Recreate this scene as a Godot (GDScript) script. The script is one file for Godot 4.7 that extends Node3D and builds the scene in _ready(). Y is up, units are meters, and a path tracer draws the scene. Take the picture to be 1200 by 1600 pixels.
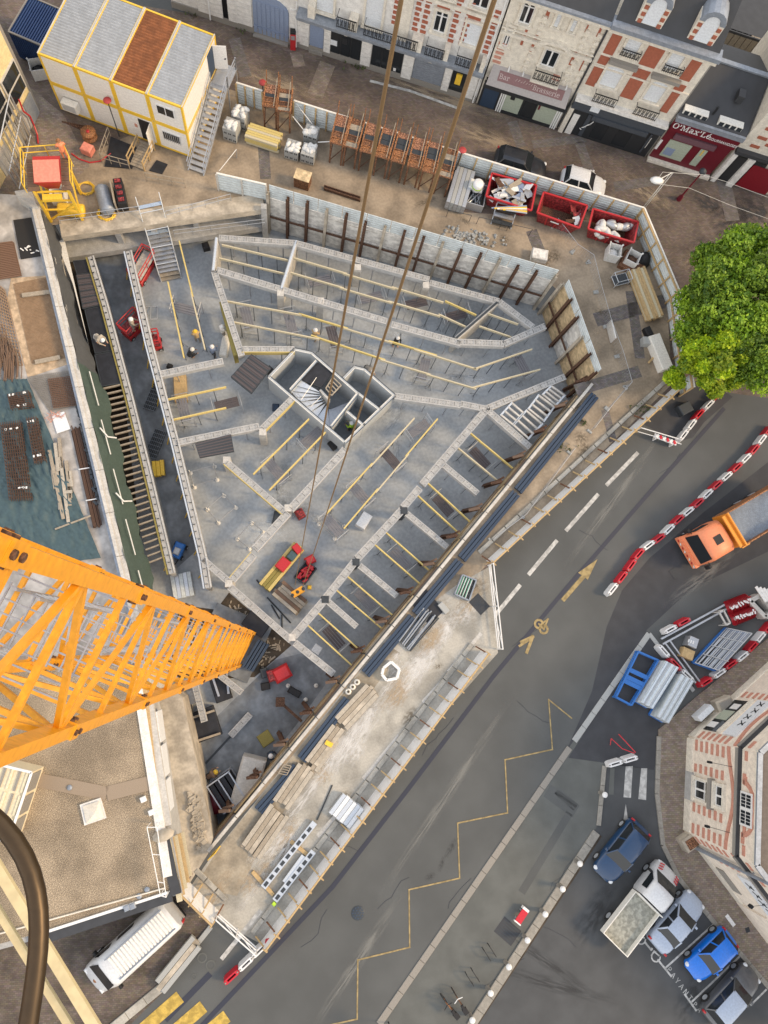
extends Node3D

const F:=-3.5
const F2:=-4.6
const W:=-0.9
const ORD:=["first","second","third","fourth","fifth","sixth","seventh","eighth","ninth","tenth","eleventh","twelfth","thirteenth","fourteenth","fifteenth","sixteenth","seventeenth","eighteenth","nineteenth","twentieth","twenty-first","twenty-second","twenty-third","twenty-fourth"]
var used:={}
var mats:={}
var tex:={}
var rng:=RandomNumberGenerator.new()


# ---------------------------------------------------------------- naming and nodes
func numbered(n: String) -> String:
	used[n] = used.get(n,-1)+1
	return n if used[n] == 0 else "%s_%03d" % [n,used[n]]


func tag(o: Node,label:="",category:="",group:="",kind:="") -> Node:
	if label: o.set_meta("label",label)
	if category: o.set_meta("category",category)
	if group: o.set_meta("group",group)
	if kind: o.set_meta("kind",kind)
	return o


func thing(called: String,label: String,category: String,at:=Vector3.ZERO,turn:=0.0,group:="") -> Node3D:
	var o:=Node3D.new()
	o.name = numbered(called)
	add_child(o)
	o.position = at
	o.rotation.y = turn
	tag(o,label,category,group)
	return o


func framed(called: String,label: String,category: String,x: Vector3,at: Vector3,group:="") -> Node3D:
	var o:=thing(called,label,category,Vector3.ZERO,0.0,group)
	var a:=V(x.x,0,x.z).normalized()
	o.transform = Transform3D(Basis(a,Vector3.UP,a.cross(Vector3.UP)),at)
	return o


func place(o: MeshInstance3D,called: String,parent: Node) -> void:
	if parent == self:
		o.name = numbered(called)
		add_child(o)
	else:
		o.name = called
		parent.add_child(o,true)


# a part in its parent's own axes
func part(called: String,s: SurfaceTool,m: Material,parent: Node = self) -> MeshInstance3D:
	var o:=MeshInstance3D.new()
	s.generate_normals()
	o.mesh = s.commit()
	o.material_override = m
	place(o,called,parent)
	return o


func shared(called: String,mesh: Mesh,m: Material,parent: Node,t: Transform3D) -> MeshInstance3D:
	var o:=MeshInstance3D.new()
	o.mesh = mesh
	o.material_override = m
	o.transform = t
	place(o,called,parent)
	return o


# a part whose shape was given in world coordinates
func wpart(called: String,s: SurfaceTool,m: Material,parent: Node = self) -> MeshInstance3D:
	var o:=part(called,s,m,parent)
	if parent != self:
		var t:=Transform3D()
		var n: Node = parent
		while n != self:
			t = n.transform*t
			n = n.get_parent()
		o.transform = t.affine_inverse()
	return o


func whole(called: String,s: SurfaceTool,m: Material,label: String,category: String,group:="") -> MeshInstance3D:
	var o:=part(called,s,m)
	tag(o,label,category,group)
	return o


func struct(called: String,s: SurfaceTool,m: Material) -> MeshInstance3D:
	var o:=part(called,s,m)
	o.set_meta("kind","structure")
	return o


func stuff(o: Node) -> Node:
	o.set_meta("kind","stuff")
	return o


func copy(o: Node3D,at: Vector3,turn:=0.0,label:="",group:="") -> Node3D:
	var c: Node3D = o.duplicate()
	c.name = numbered(str(o.name).rstrip("0123456789").rstrip("_"))
	add_child(c)
	c.position = at
	c.rotation = V(0,turn,0)
	if label: c.set_meta("label",label)
	if group: c.set_meta("group",group)
	return c


func yaw(a: Vector3,b: Vector3) -> float:
	return atan2(-(b.z - a.z),b.x - a.x)


# ---------------------------------------------------------------- shapes
func S() -> SurfaceTool:
	var s:=SurfaceTool.new()
	s.begin(Mesh.PRIMITIVE_TRIANGLES)
	s.set_smooth_group(-1)
	return s


func quad(s: SurfaceTool,a: Vector3,b: Vector3,c: Vector3,d: Vector3) -> void:
	for p in [a,b,c,a,c,d]:
		s.add_vertex(p)


func tri(s: SurfaceTool,a: Vector3,b: Vector3,c: Vector3) -> void:
	s.add_vertex(a)
	s.add_vertex(b)
	s.add_vertex(c)


# b and t: four corners each, clockwise seen from above
func hexa(s: SurfaceTool,b: Array,t: Array) -> void:
	quad(s,t[0],t[1],t[2],t[3])
	quad(s,b[0],b[3],b[2],b[1])
	for k in 4:
		var n:=(k+1) % 4
		quad(s,t[n],t[k],b[k],b[n])


func box(s: SurfaceTool,c: Vector3,z: Vector3,m:=Basis()) -> void:
	var h:=z/2
	var f:=func(x,y,w): return c+m*V(x*h.x,y*h.y,w*h.z)
	hexa(s,[f.call(-1,-1,-1),f.call(1,-1,-1),f.call(1,-1,1),f.call(-1,-1,1)],[f.call(-1,1,-1),f.call(1,1,-1),f.call(1,1,1),f.call(-1,1,1)])


# a box standing on y0
func block(s: SurfaceTool,x0: float,x1: float,y0: float,y1: float,z0: float,z1: float) -> void:
	box(s,V((x0+x1)/2,(y0+y1)/2,(z0+z1)/2),V(absf(x1 - x0),absf(y1 - y0),absf(z1 - z0)))


# a box with chamfered upper edges
func cham(s: SurfaceTool,c: Vector3,z: Vector3,e: float,m:=Basis()) -> void:
	var h:=z/2
	var f:=func(x,y,w): return c+m*V(x,y,w)
	var lo:=[f.call(-h.x,-h.y,-h.z),f.call(h.x,-h.y,-h.z),f.call(h.x,-h.y,h.z),f.call(-h.x,-h.y,h.z)]
	var mid:=[f.call(-h.x,h.y - e,-h.z),f.call(h.x,h.y - e,-h.z),f.call(h.x,h.y - e,h.z),f.call(-h.x,h.y - e,h.z)]
	var top:=[f.call(-h.x+e,h.y,-h.z+e),f.call(h.x - e,h.y,-h.z+e),f.call(h.x - e,h.y,h.z - e),f.call(-h.x+e,h.y,h.z - e)]
	quad(s,top[0],top[1],top[2],top[3])
	quad(s,lo[0],lo[3],lo[2],lo[1])
	for k in 4:
		var n:=(k+1) % 4
		quad(s,mid[n],mid[k],lo[k],lo[n])
		quad(s,top[n],top[k],mid[k],mid[n])


func axes(a: Vector3,b: Vector3,up:=Vector3.UP) -> Basis:
	var x:=(b - a).normalized()
	if absf(x.dot(up)) > 0.98: up = V(0.3,0.1,0.9).normalized()
	var z:=x.cross(up).normalized()
	return Basis(x,z.cross(x),z)


# a bar from a to b: w across, h deep
func bar(s: SurfaceTool,a: Vector3,b: Vector3,w: float,h: float,up:=Vector3.UP) -> void:
	box(s,(a+b)/2,V(a.distance_to(b),h,w),axes(a,b,up))


# a bar whose top line runs from a to b
func under(s: SurfaceTool,a: Vector3,b: Vector3,w: float,h: float) -> void:
	bar(s,a - V(0,h/2,0),b - V(0,h/2,0),w,h)


func tube(s: SurfaceTool,a: Vector3,b: Vector3,r: float,n:=6,r2:=-1.0,caps:=true) -> void:
	var m:=axes(a,b)
	if r2 < 0: r2 = r
	s.set_smooth_group(-1 if n < 8 else 0)
	for k in n:
		var p:=TAU*k/n
		var q:=TAU*(k+1)/n
		var u:=m.y*cos(p)+m.z*sin(p)
		var v:=m.y*cos(q)+m.z*sin(q)
		quad(s,a+u*r,a+v*r,b+v*r2,b+u*r2)
	s.set_smooth_group(-1)
	if caps:
		for k in n:
			var p:=TAU*k/n
			var q:=TAU*(k+1)/n
			tri(s,b,b+(m.y*cos(p)+m.z*sin(p))*r2,b+(m.y*cos(q)+m.z*sin(q))*r2)
			tri(s,a,a+(m.y*cos(q)+m.z*sin(q))*r,a+(m.y*cos(p)+m.z*sin(p))*r)


func pipe(s: SurfaceTool,pts: Array,r: float,n:=6) -> void:
	for k in pts.size() - 1:
		tube(s,pts[k],pts[k+1],r,n)


# a lathed shape: prof holds U(radius, height)
func lathe(s: SurfaceTool,c: Vector3,prof: Array,n:=12,m:=Basis()) -> void:
	s.set_smooth_group(0)
	for k in n:
		var p:=TAU*k/n
		var q:=TAU*(k+1)/n
		for j in prof.size() - 1:
			var a: Vector2 = prof[j]
			var b: Vector2 = prof[j+1]
			quad(s,c+m*V(a.x*cos(p),a.y,a.x*sin(p)),c+m*V(a.x*cos(q),a.y,a.x*sin(q)),c+m*V(b.x*cos(q),b.y,b.x*sin(q)),c+m*V(b.x*cos(p),b.y,b.x*sin(p)))
	s.set_smooth_group(-1)


func flat2(pts: Array) -> PackedVector2Array:
	var o:=PackedVector2Array()
	for p in pts:
		o.append(U(p.x,p.z))
	return o


# a level sheet through world points, at height y
func sheet(s: SurfaceTool,pts: Array,y: float) -> void:
	var o:=flat2(pts)
	var ix:=Geometry2D.triangulate_polygon(o)
	for k in range(0,ix.size(),3):
		var a:=o[ix[k]]
		var b:=o[ix[k+1]]
		var c:=o[ix[k+2]]
		if (b - a).cross(c - a) < 0:
			var t:=b
			b = c
			c = t
		tri(s,V(a.x,y,a.y),V(b.x,y,b.y),V(c.x,y,c.y))


func slab(s: SurfaceTool,pts: Array,y0: float,y1: float) -> void:
	var o:=flat2(pts)
	if Geometry2D.is_polygon_clockwise(o):
		o.reverse()
	sheet(s,pts,y1)
	var n:=o.size()
	for k in n:
		var a:=o[k]
		var b:=o[(k+1) % n]
		quad(s,V(b.x,y1,b.y),V(a.x,y1,a.y),V(a.x,y0,a.y),V(b.x,y0,b.y))


# a slab in the xy plane of a thing (facades, plates): pts are Vector2, from z0 to z1
func plate(s: SurfaceTool,pts: Array,z0: float,z1: float) -> void:
	var o:=PackedVector2Array(pts)
	var ix:=Geometry2D.triangulate_polygon(o)
	for k in range(0,ix.size(),3):
		var a:=o[ix[k]]
		var b:=o[ix[k+1]]
		var c:=o[ix[k+2]]
		if (b - a).cross(c - a) > 0:
			var t:=b
			b = c
			c = t
		tri(s,V(a.x,a.y,z1),V(b.x,b.y,z1),V(c.x,c.y,z1))
		tri(s,V(a.x,a.y,z0),V(c.x,c.y,z0),V(b.x,b.y,z0))
	if not Geometry2D.is_polygon_clockwise(o):
		o.reverse()
	for k in o.size():
		var a:=o[k]
		var b:=o[(k+1) % o.size()]
		quad(s,V(a.x,a.y,z0),V(b.x,b.y,z0),V(b.x,b.y,z1),V(a.x,a.y,z1))


# a corrugated sheet from a to b, height h, ribs along the length
func ribbed(s: SurfaceTool,a: Vector3,b: Vector3,h: float,deep:=0.03,pitch:=0.2) -> void:
	var m:=axes(a,b)
	var n:=maxi(2,int(h/pitch))
	for k in n:
		var y:=h*k/n
		var d:=h/n
		var o:=m.z*deep
		var e:=[V(0,y,0),V(0,y+d*0.4,0),V(0,y+d*0.5,0)+o,V(0,y+d*0.9,0)+o,V(0,y+d,0)]
		for i in 4:
			quad(s,a+e[i],a+e[i+1],b+e[i+1],b+e[i])


func at(a: Vector3,b: Vector3,t: float) -> Vector3:
	return a.lerp(b,t)


# ---------------------------------------------------------------- materials
func noise(called: String,freq: float,lo: float,hi: float,octaves:=4,kind:=FastNoiseLite.TYPE_SIMPLEX_SMOOTH,a:=0.25,b:=0.75,size:=512) -> void:
	var f:=FastNoiseLite.new()
	f.noise_type = kind
	f.frequency = freq
	f.fractal_octaves = octaves
	f.seed = called.hash() % 1000
	var t:=NoiseTexture2D.new()
	t.width = size
	t.height = size
	t.seamless = true
	t.noise = f
	var g:=Gradient.new()
	g.offsets = PackedFloat32Array([a,b])
	g.colors = PackedColorArray([Color(lo,lo,lo),Color(hi,hi,hi)])
	t.color_ramp = g
	tex[called] = t


# colour is a real-world (linear) base colour; tx a grey texture laid over it at sc repeats a metre, dt a coarser one
func M(called: String,c: Color,rough:=0.8,metal:=0.0,tx:="",sc:=1.0,dt:="",dsc:=0.1,bump:=0.0) -> StandardMaterial3D:
	if mats.has(called): return mats[called]
	var m:=StandardMaterial3D.new()
	m.resource_name = called
	m.albedo_color = c.linear_to_srgb()
	m.roughness = rough
	m.metallic = metal
	if tx:
		m.albedo_texture = tex[tx]
		m.uv1_triplanar = true
		m.uv1_world_triplanar = true
		m.uv1_scale = Vector3.ONE*sc
		if bump > 0:
			m.heightmap_enabled = true
			m.heightmap_texture = tex[tx]
			m.heightmap_scale = bump
	if dt:
		m.detail_enabled = true
		m.detail_albedo = tex[dt]
		m.detail_blend_mode = BaseMaterial3D.BLEND_MODE_MUL
		m.detail_uv_layer = BaseMaterial3D.DETAIL_UV_2
		m.uv2_triplanar = true
		m.uv2_world_triplanar = true
		m.uv2_scale = Vector3.ONE*dsc
	mats[called] = m
	return m


func paint(called: String,c: Color,rough:=0.35) -> StandardMaterial3D:
	var m:=M(called,c,rough,0.0,"soft",0.6)
	m.clearcoat_enabled = true
	m.clearcoat = 0.6
	m.clearcoat_roughness = 0.08
	return m


func mm(n: String) -> StandardMaterial3D:
	return mats[n]


func materials() -> void:
	noise("speck",0.2,0.88,1.0,3)
	noise("grit",0.06,0.86,1.0,5)
	noise("soft",0.02,0.93,1.0,3)
	noise("cloud",0.012,0.91,1.0,5,FastNoiseLite.TYPE_SIMPLEX_SMOOTH,0.2,0.8)
	noise("stain",0.01,0.82,1.0,6,FastNoiseLite.TYPE_SIMPLEX_SMOOTH,0.25,0.7)
	noise("lump",0.05,0.66,1.0,4,FastNoiseLite.TYPE_SIMPLEX_SMOOTH,0.3,0.7)
	noise("pebble",0.05,0.68,1.0,2,FastNoiseLite.TYPE_CELLULAR,0.1,0.8)
	noise("rustblot",0.03,0.55,1.0,4,FastNoiseLite.TYPE_SIMPLEX_SMOOTH,0.35,0.7)
	pavers()
	M("asphalt",Color(0.112,0.118,0.118),0.92,0,"speck",1.3,"cloud",0.031)
	M("asphalt_pale",Color(0.138,0.145,0.138),0.92,0,"speck",1.1,"cloud",0.08)
	M("asphalt_new",Color(0.062,0.065,0.073),0.9,0,"speck",1.3,"cloud",0.1)
	M("asphalt_square",Color(0.09,0.095,0.1),0.92,0,"speck",1.1,"cloud",0.07)
	M("tar",Color(0.03,0.034,0.055),0.6,0,"speck",1.0)
	M("soil",Color(0.39,0.315,0.23),0.95,0,"soft",0.4,"stain",0.073)
	M("soil_dark",Color(0.09,0.07,0.05),0.95,0,"grit",0.6,"stain",0.2)
	M("strip_concrete",Color(0.46,0.44,0.39),0.9,0,"soft",0.6,"stain",0.083)
	M("slab_concrete",Color(0.38,0.41,0.435),0.75,0,"soft",0.31,"cloud",0.047)
	M("slab_dark_and_shade",Color(0.25,0.275,0.3),0.8,0,"cloud",0.3,"stain",0.09)  # darker slab grey; on the south floor it paints in the shade
	M("concrete",Color(0.48,0.48,0.47),0.85,0,"soft",0.7,"cloud",0.25)
	M("concrete_warm",Color(0.54,0.48,0.39),0.9,0,"soft",0.4,"stain",0.13)
	M("concrete_pale",Color(0.6,0.58,0.54),0.85,0,"soft",0.6,"cloud",0.2)
	M("shotcrete",Color(0.9,0.88,0.83),0.92,0,"cloud",0.5,"stain",0.25)
	M("shotcrete_tan",Color(0.78,0.6,0.36),0.92,0,"cloud",0.5,"stain",0.35)
	M("rust",Color(0.2,0.105,0.065),0.85,0.2,"rustblot",0.7)
	M("rust_bright",Color(0.33,0.155,0.08),0.8,0.1,"rustblot",0.5)
	M("rebar",Color(0.12,0.07,0.05),0.8,0.3,"grit",0.8)
	M("rebar_light",Color(0.42,0.28,0.17),0.85,0.2,"grit",0.8)
	M("sheet_metal",Color(0.68,0.74,0.75),0.5,0.0,"soft",0.5,"cloud",0.3)
	M("galv",Color(0.5,0.52,0.55),0.45,0.6,"soft",0.8)
	M("steel_dark",Color(0.06,0.07,0.08),0.6,0.4,"grit",1.0)
	M("alu",Color(0.66,0.7,0.74),0.4,0.5,"soft",0.9)
	M("yellow_beam",Color(0.68,0.54,0.2),0.75,0,"grit",0.5)
	M("pale_beam",Color(0.62,0.55,0.38),0.8,0,"grit",0.5)
	M("timber",Color(0.62,0.44,0.22),0.85,0,"grit",0.5,"cloud",0.5)
	M("timber_grey",Color(0.42,0.36,0.28),0.9,0,"grit",0.5,"cloud",0.5)
	M("timber_dark",Color(0.2,0.13,0.09),0.9,0,"grit",0.6)
	M("ply_dark",Color(0.022,0.024,0.032),0.6,0,"speck",0.8,"stain",0.3)
	M("deck_brown",Color(0.1,0.085,0.09),0.75,0,"grit",0.6)
	M("crane",Color(0.88,0.385,0.014),0.5,0,"soft",0.7,"cloud",0.6)
	mm("crane").clearcoat_enabled = true
	mm("crane").clearcoat = 0.3
	mm("crane").clearcoat_roughness = 0.3
	M("yellow",Color(0.85,0.55,0.05),0.45,0,"soft",0.7)
	M("white",Color(0.8,0.8,0.79),0.5,0,"soft",0.7)
	M("white_dirty",Color(0.8,0.78,0.72),0.7,0,"soft",0.6)
	M("panel_white",Color(0.82,0.8,0.76),0.5,0,"soft",0.5)
	M("red",Color(0.5,0.025,0.03),0.4,0,"soft",0.8)
	M("skip_red",Color(0.42,0.045,0.05),0.55,0,"cloud",0.7,"rustblot",0.3)
	M("orange",Color(0.5,0.22,0.09),0.7,0,"rustblot",0.6)
	M("blue",Color(0.03,0.16,0.5),0.5,0,"soft",0.7)
	M("navy",Color(0.03,0.055,0.1),0.6,0,"grit",0.5)
	M("black",Color(0.015,0.015,0.017),0.7,0,"speck",1.0)
	M("rubber",Color(0.02,0.02,0.02),0.85)
	M("glass_dark",Color(0.018,0.022,0.026),0.08)
	M("mark_white",Color(0.62,0.62,0.6),0.85,0,"grit",0.8,"stain",0.4)
	M("mark_yellow",Color(0.42,0.32,0.15),0.85,0,"grit",0.9,"stain",0.4)
	M("tarp",Color(0.07,0.105,0.088),0.6,0,"soft",0.6,"cloud",0.5)
	M("tarp_blue",Color(0.055,0.1,0.115),0.55,0,"cloud",0.5)
	M("tarp_grey",Color(0.09,0.095,0.1),0.7,0,"cloud",0.5)
	M("slate",Color(0.05,0.053,0.06),0.6,0,"speck",0.9,"cloud",0.2)
	M("zinc",Color(0.33,0.37,0.43),0.5,0.3,"soft",0.6,"cloud",0.3)
	M("stone",Color(0.82,0.76,0.65),0.85,0,"soft",0.8,"cloud",0.35)
	M("stone_white",Color(0.84,0.82,0.78),0.85,0,"soft",0.8,"cloud",0.3)
	M("stone_grey",Color(0.3,0.28,0.25),0.9,0,"grit",0.6)
	M("brick",Color(0.45,0.14,0.08),0.85,0,"grit",0.9,"cloud",0.6)
	M("brick_pink",Color(0.62,0.3,0.22),0.85,0,"soft",0.9,"cloud",0.5)
	M("render_pink",Color(0.88,0.78,0.66),0.85,0,"soft",0.7,"cloud",0.3)
	M("render_yellow",Color(0.8,0.66,0.36),0.8,0,"soft",0.6,"cloud",0.3)
	M("door_blue",Color(0.24,0.3,0.43),0.6,0,"soft",0.7)
	M("shutter_white",Color(0.74,0.77,0.8),0.5,0,"soft",0.6)
	M("shop_dark",Color(0.025,0.028,0.032),0.4,0,"soft",0.6)
	M("maroon",Color(0.14,0.008,0.02),0.4,0,"soft",0.6)
	M("iron",Color(0.02,0.022,0.025),0.6,0.3)
	M("gravel_roof",Color(0.56,0.45,0.32),0.95,0,"lump",0.62,"stain",0.057,5.0)
	M("skin",Color(0.5,0.3,0.2),0.6)
	M("hivis",Color(0.45,0.7,0.05),0.7)
	M("bag",Color(0.74,0.74,0.72),0.8,0,"cloud",1.0)
	M("salmon",Color(0.5,0.24,0.14),0.8,0,"rustblot",0.5)
	M("prop_steel",Color(0.16,0.18,0.2),0.6,0.3)
	M("platform_grey",Color(0.2,0.2,0.22),0.7,0,"grit",0.6)
	M("rebar_mid",Color(0.2,0.115,0.075),0.85,0.1,"grit",0.8)
	M("maroon_red",Color(0.22,0.01,0.02),0.4,0,"soft",0.6)
	M("bar_yellow",Color(0.66,0.46,0.1),0.85,0,"grit",0.9,"stain",0.4)
	M("strip_soil",Color(0.4,0.35,0.27),0.9,0,"soft",0.5,"stain",0.11)
	M("concrete_cool",Color(0.5,0.53,0.55),0.8,0,"soft",0.6)
	M("beam_side",Color(0.56,0.56,0.55),0.85,0,"soft",0.7,"cloud",0.3)
	M("sign_red",Color(0.4,0.05,0.05),0.6)
	M("block_grey",Color(0.42,0.43,0.42),0.9,0,"grit",0.8)
	M("olive",Color(0.3,0.25,0.07),0.8,0,"grit",0.5)
	M("plank_pale",Color(0.52,0.47,0.39),0.9,0,"grit",0.5,"cloud",0.5)
	M("rod_green",Color(0.1,0.35,0.2),0.5)
	M("sheet_pale",Color(0.66,0.73,0.8),0.4,0.2,"soft",0.6)
	M("mesh_tan",Color(0.45,0.3,0.13),0.85,0.1)
	M("stair_glaze",Color(0.45,0.55,0.68),0.35,0.3,"soft",0.8)
	M("cabin_roof",Color(0.4,0.42,0.44),0.5,0.2,"soft",0.4,"cloud",0.21)
	M("roof_rust",Color(0.33,0.12,0.045),0.85,0.1,"grit",0.4,"stain",0.3)
	M("container_blue",Color(0.02,0.055,0.16),0.55,0.1,"cloud",0.6)
	M("hopper_pink",Color(0.75,0.27,0.2),0.7,0,"cloud",0.6)
	M("shop_green",Color(0.42,0.47,0.38),0.25,0,"soft",0.6)
	M("shop_fascia",Color(0.06,0.07,0.085),0.5,0,"soft",0.6)
	M("awning",Color(0.4,0.37,0.36),0.8,0,"soft",0.6)
	M("sign_plum",Color(0.25,0.14,0.14),0.8,0,"soft",0.6)
	M("sign_faded",Color(0.5,0.42,0.4),0.8)
	M("maroon_grey",Color(0.16,0.08,0.1),0.5,0,"soft",0.6)


# a course of clay pavers, too small to pick out from the air
func pavers() -> void:
	var r:=RandomNumberGenerator.new()
	r.seed = 5
	var im:=Image.create(512,512,false,Image.FORMAT_RGB8)
	im.fill(Color(0.7,0.7,0.68))
	for row in 32:
		var x:=-32 if row % 2 else -16
		while x < 512:
			var v:=r.randf_range(0.84,1.0)
			var c:=Color(v,v*r.randf_range(0.94,1.0),v*r.randf_range(0.9,1.0))
			for dx in [0,512]:
				im.fill_rect(Rect2i(x+1+dx,row*16+1,30,14),c)
			x += 32
	tex["pavers"] = ImageTexture.create_from_image(im)
	M("pavers_brown",Color(0.205,0.17,0.148),0.9,0,"pavers",0.3,"stain",0.05)
	M("pavers_low",Color(0.17,0.145,0.125),0.9,0,"pavers",0.3,"stain",0.1)
	M("pavers_dark",Color(0.2,0.19,0.185),0.9,0,"pavers",0.3,"cloud",0.2)
	M("pavers_grey",Color(0.3,0.26,0.22),0.9,0,"pavers",0.25,"cloud",0.15)



func _ready() -> void:
	rng.seed = 11
	var cam:=Camera3D.new()
	cam.name = "camera"
	cam.transform = Transform3D(Basis(V(0.992497,0.122269,0.000000),V(-0.021893,0.177715,-0.983838),V(-0.120293,0.976457,0.179059)),V(0,49.3,0))
	cam.fov = 69.65
	cam.near = 0.05
	cam.far = 800.0
	add_child(cam)
	cam.current = true
	var we:=WorldEnvironment.new()
	we.name = "world"
	var env:=Environment.new()
	env.background_mode = Environment.BG_SKY
	var sm:=ProceduralSkyMaterial.new()
	sm.sky_top_color = Color(0.56,0.61,0.70)
	sm.sky_horizon_color = Color(1.0,0.985,0.96)
	sm.sky_curve = 1.0
	sm.ground_bottom_color = Color(0.3,0.3,0.3)
	sm.ground_horizon_color = Color(0.7,0.7,0.7)
	sm.sky_energy_multiplier = 1.18
	var sky:=Sky.new()
	sky.sky_material = sm
	env.sky = sky
	env.tonemap_mode = Environment.TONE_MAPPER_LINEAR
	env.tonemap_exposure = 1.36
	env.sdfgi_enabled = true
	env.ssao_enabled = true
	env.ssil_enabled = true
	we.environment = env
	add_child(we)
	var sun:=DirectionalLight3D.new()
	sun.name = "sun"
	sun.light_color = Color(1.0,0.87,0.69)
	sun.light_energy = 0.72
	sun.light_angular_distance = 12.0
	sun.shadow_enabled = true
	sun.transform = Transform3D(Basis.looking_at(-V(0.85,0.62,0.12),Vector3.UP),V(0,60,0))
	add_child(sun)
	materials()
	ground()
	markings()
	pit()
	retaining()
	core()
	beams()
	joists()
	crane()
	north_street()
	east_building()
	west_side()
	site_fences()
	yard()
	containers()
	vehicles()
	barriers()
	street_things()
	pit_things()
	terrace_things()
	people()
	trees()



# ---------------------------------------------------------------- the ground and the pit
func outline() -> Array:
	var o:=[V(-17.26,0,-28.8),V(-2.75,0,-32.24),V(-2.31,2,-31.85),V(4.46,2,-30.11),V(10.44,2,-28.81),V(18.6,2,-26.74),V(19.29,2,-26.08),V(21.38,2,-19.31),V(21.48,0,-18.95),V(13.37,0,-9.25),V(6.07,0,-0.6),V(-4.85,0,12.44),V(-4.64,-0.3,11.77),V(-6.87,-0.3,3.25),V(-8.45,2.1,1.94),V(-10.63,2.1,-5.46),V(-17.91,2.1,-30.05)]
	return o.map(func(p): return V(p.x,0,p.z))


func lay(called: String,pts: Array,y: float,m: Material) -> MeshInstance3D:
	var s:=S()
	for poly in Geometry2D.clip_polygons(flat2(pts),flat2(outline())):
		if Geometry2D.is_polygon_clockwise(poly) and Geometry2D.is_polygon_clockwise(flat2(pts)) == false: continue
		var o:=[]
		for p in poly: o.append(V(p.x,0,p.y))
		sheet(s,o,y)
	return struct(called,s,m)


var smears:={}
# dirt, cement or tyre dust with a soft edge of its own, lying on a surface
func smear(on: Node3D,c: Vector3,l: float,w: float,turn: float,key: String,col: Color,strength:=0.8) -> void:
	if not smears.has("image"):
		var f:=FastNoiseLite.new()
		f.seed = 3
		f.frequency = 0.035
		f.fractal_octaves = 4
		var im:=Image.create(128,128,false,Image.FORMAT_RGBA8)
		for y in 128:
			for x in 128:
				var d:=U(x - 63.5,y - 63.5).length()/64.0
				var v:=clampf((1.0 - d)*1.5*clampf(0.55+f.get_noise_2d(x,y)*1.5,0.0,1.0),0.0,1.0)
				im.set_pixel(x,y,Color(1,1,1,v))
		smears["image"] = ImageTexture.create_from_image(im)
	if not smears.has(key):
		var m:=StandardMaterial3D.new()
		m.resource_name = key
		var g:=col.linear_to_srgb()
		g.a = strength
		m.albedo_color = g
		m.albedo_texture = smears["image"]
		m.transparency = BaseMaterial3D.TRANSPARENCY_ALPHA
		m.roughness = 0.9
		smears[key] = m
	var s:=SurfaceTool.new()
	s.begin(Mesh.PRIMITIVE_TRIANGLES)
	var b:=Basis(Vector3.UP,turn)
	var k:=[V(-l,0,-w),V(l,0,-w),V(l,0,w),V(-l,0,w)]
	var uv:=[U(0,0),U(1,0),U(1,1),U(0,1)]
	for i in [0,1,2,0,2,3]:
		s.set_uv(uv[i])
		s.add_vertex(c+b*k[i]/2)
	wpart("stain",s,smears[key],on)


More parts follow.
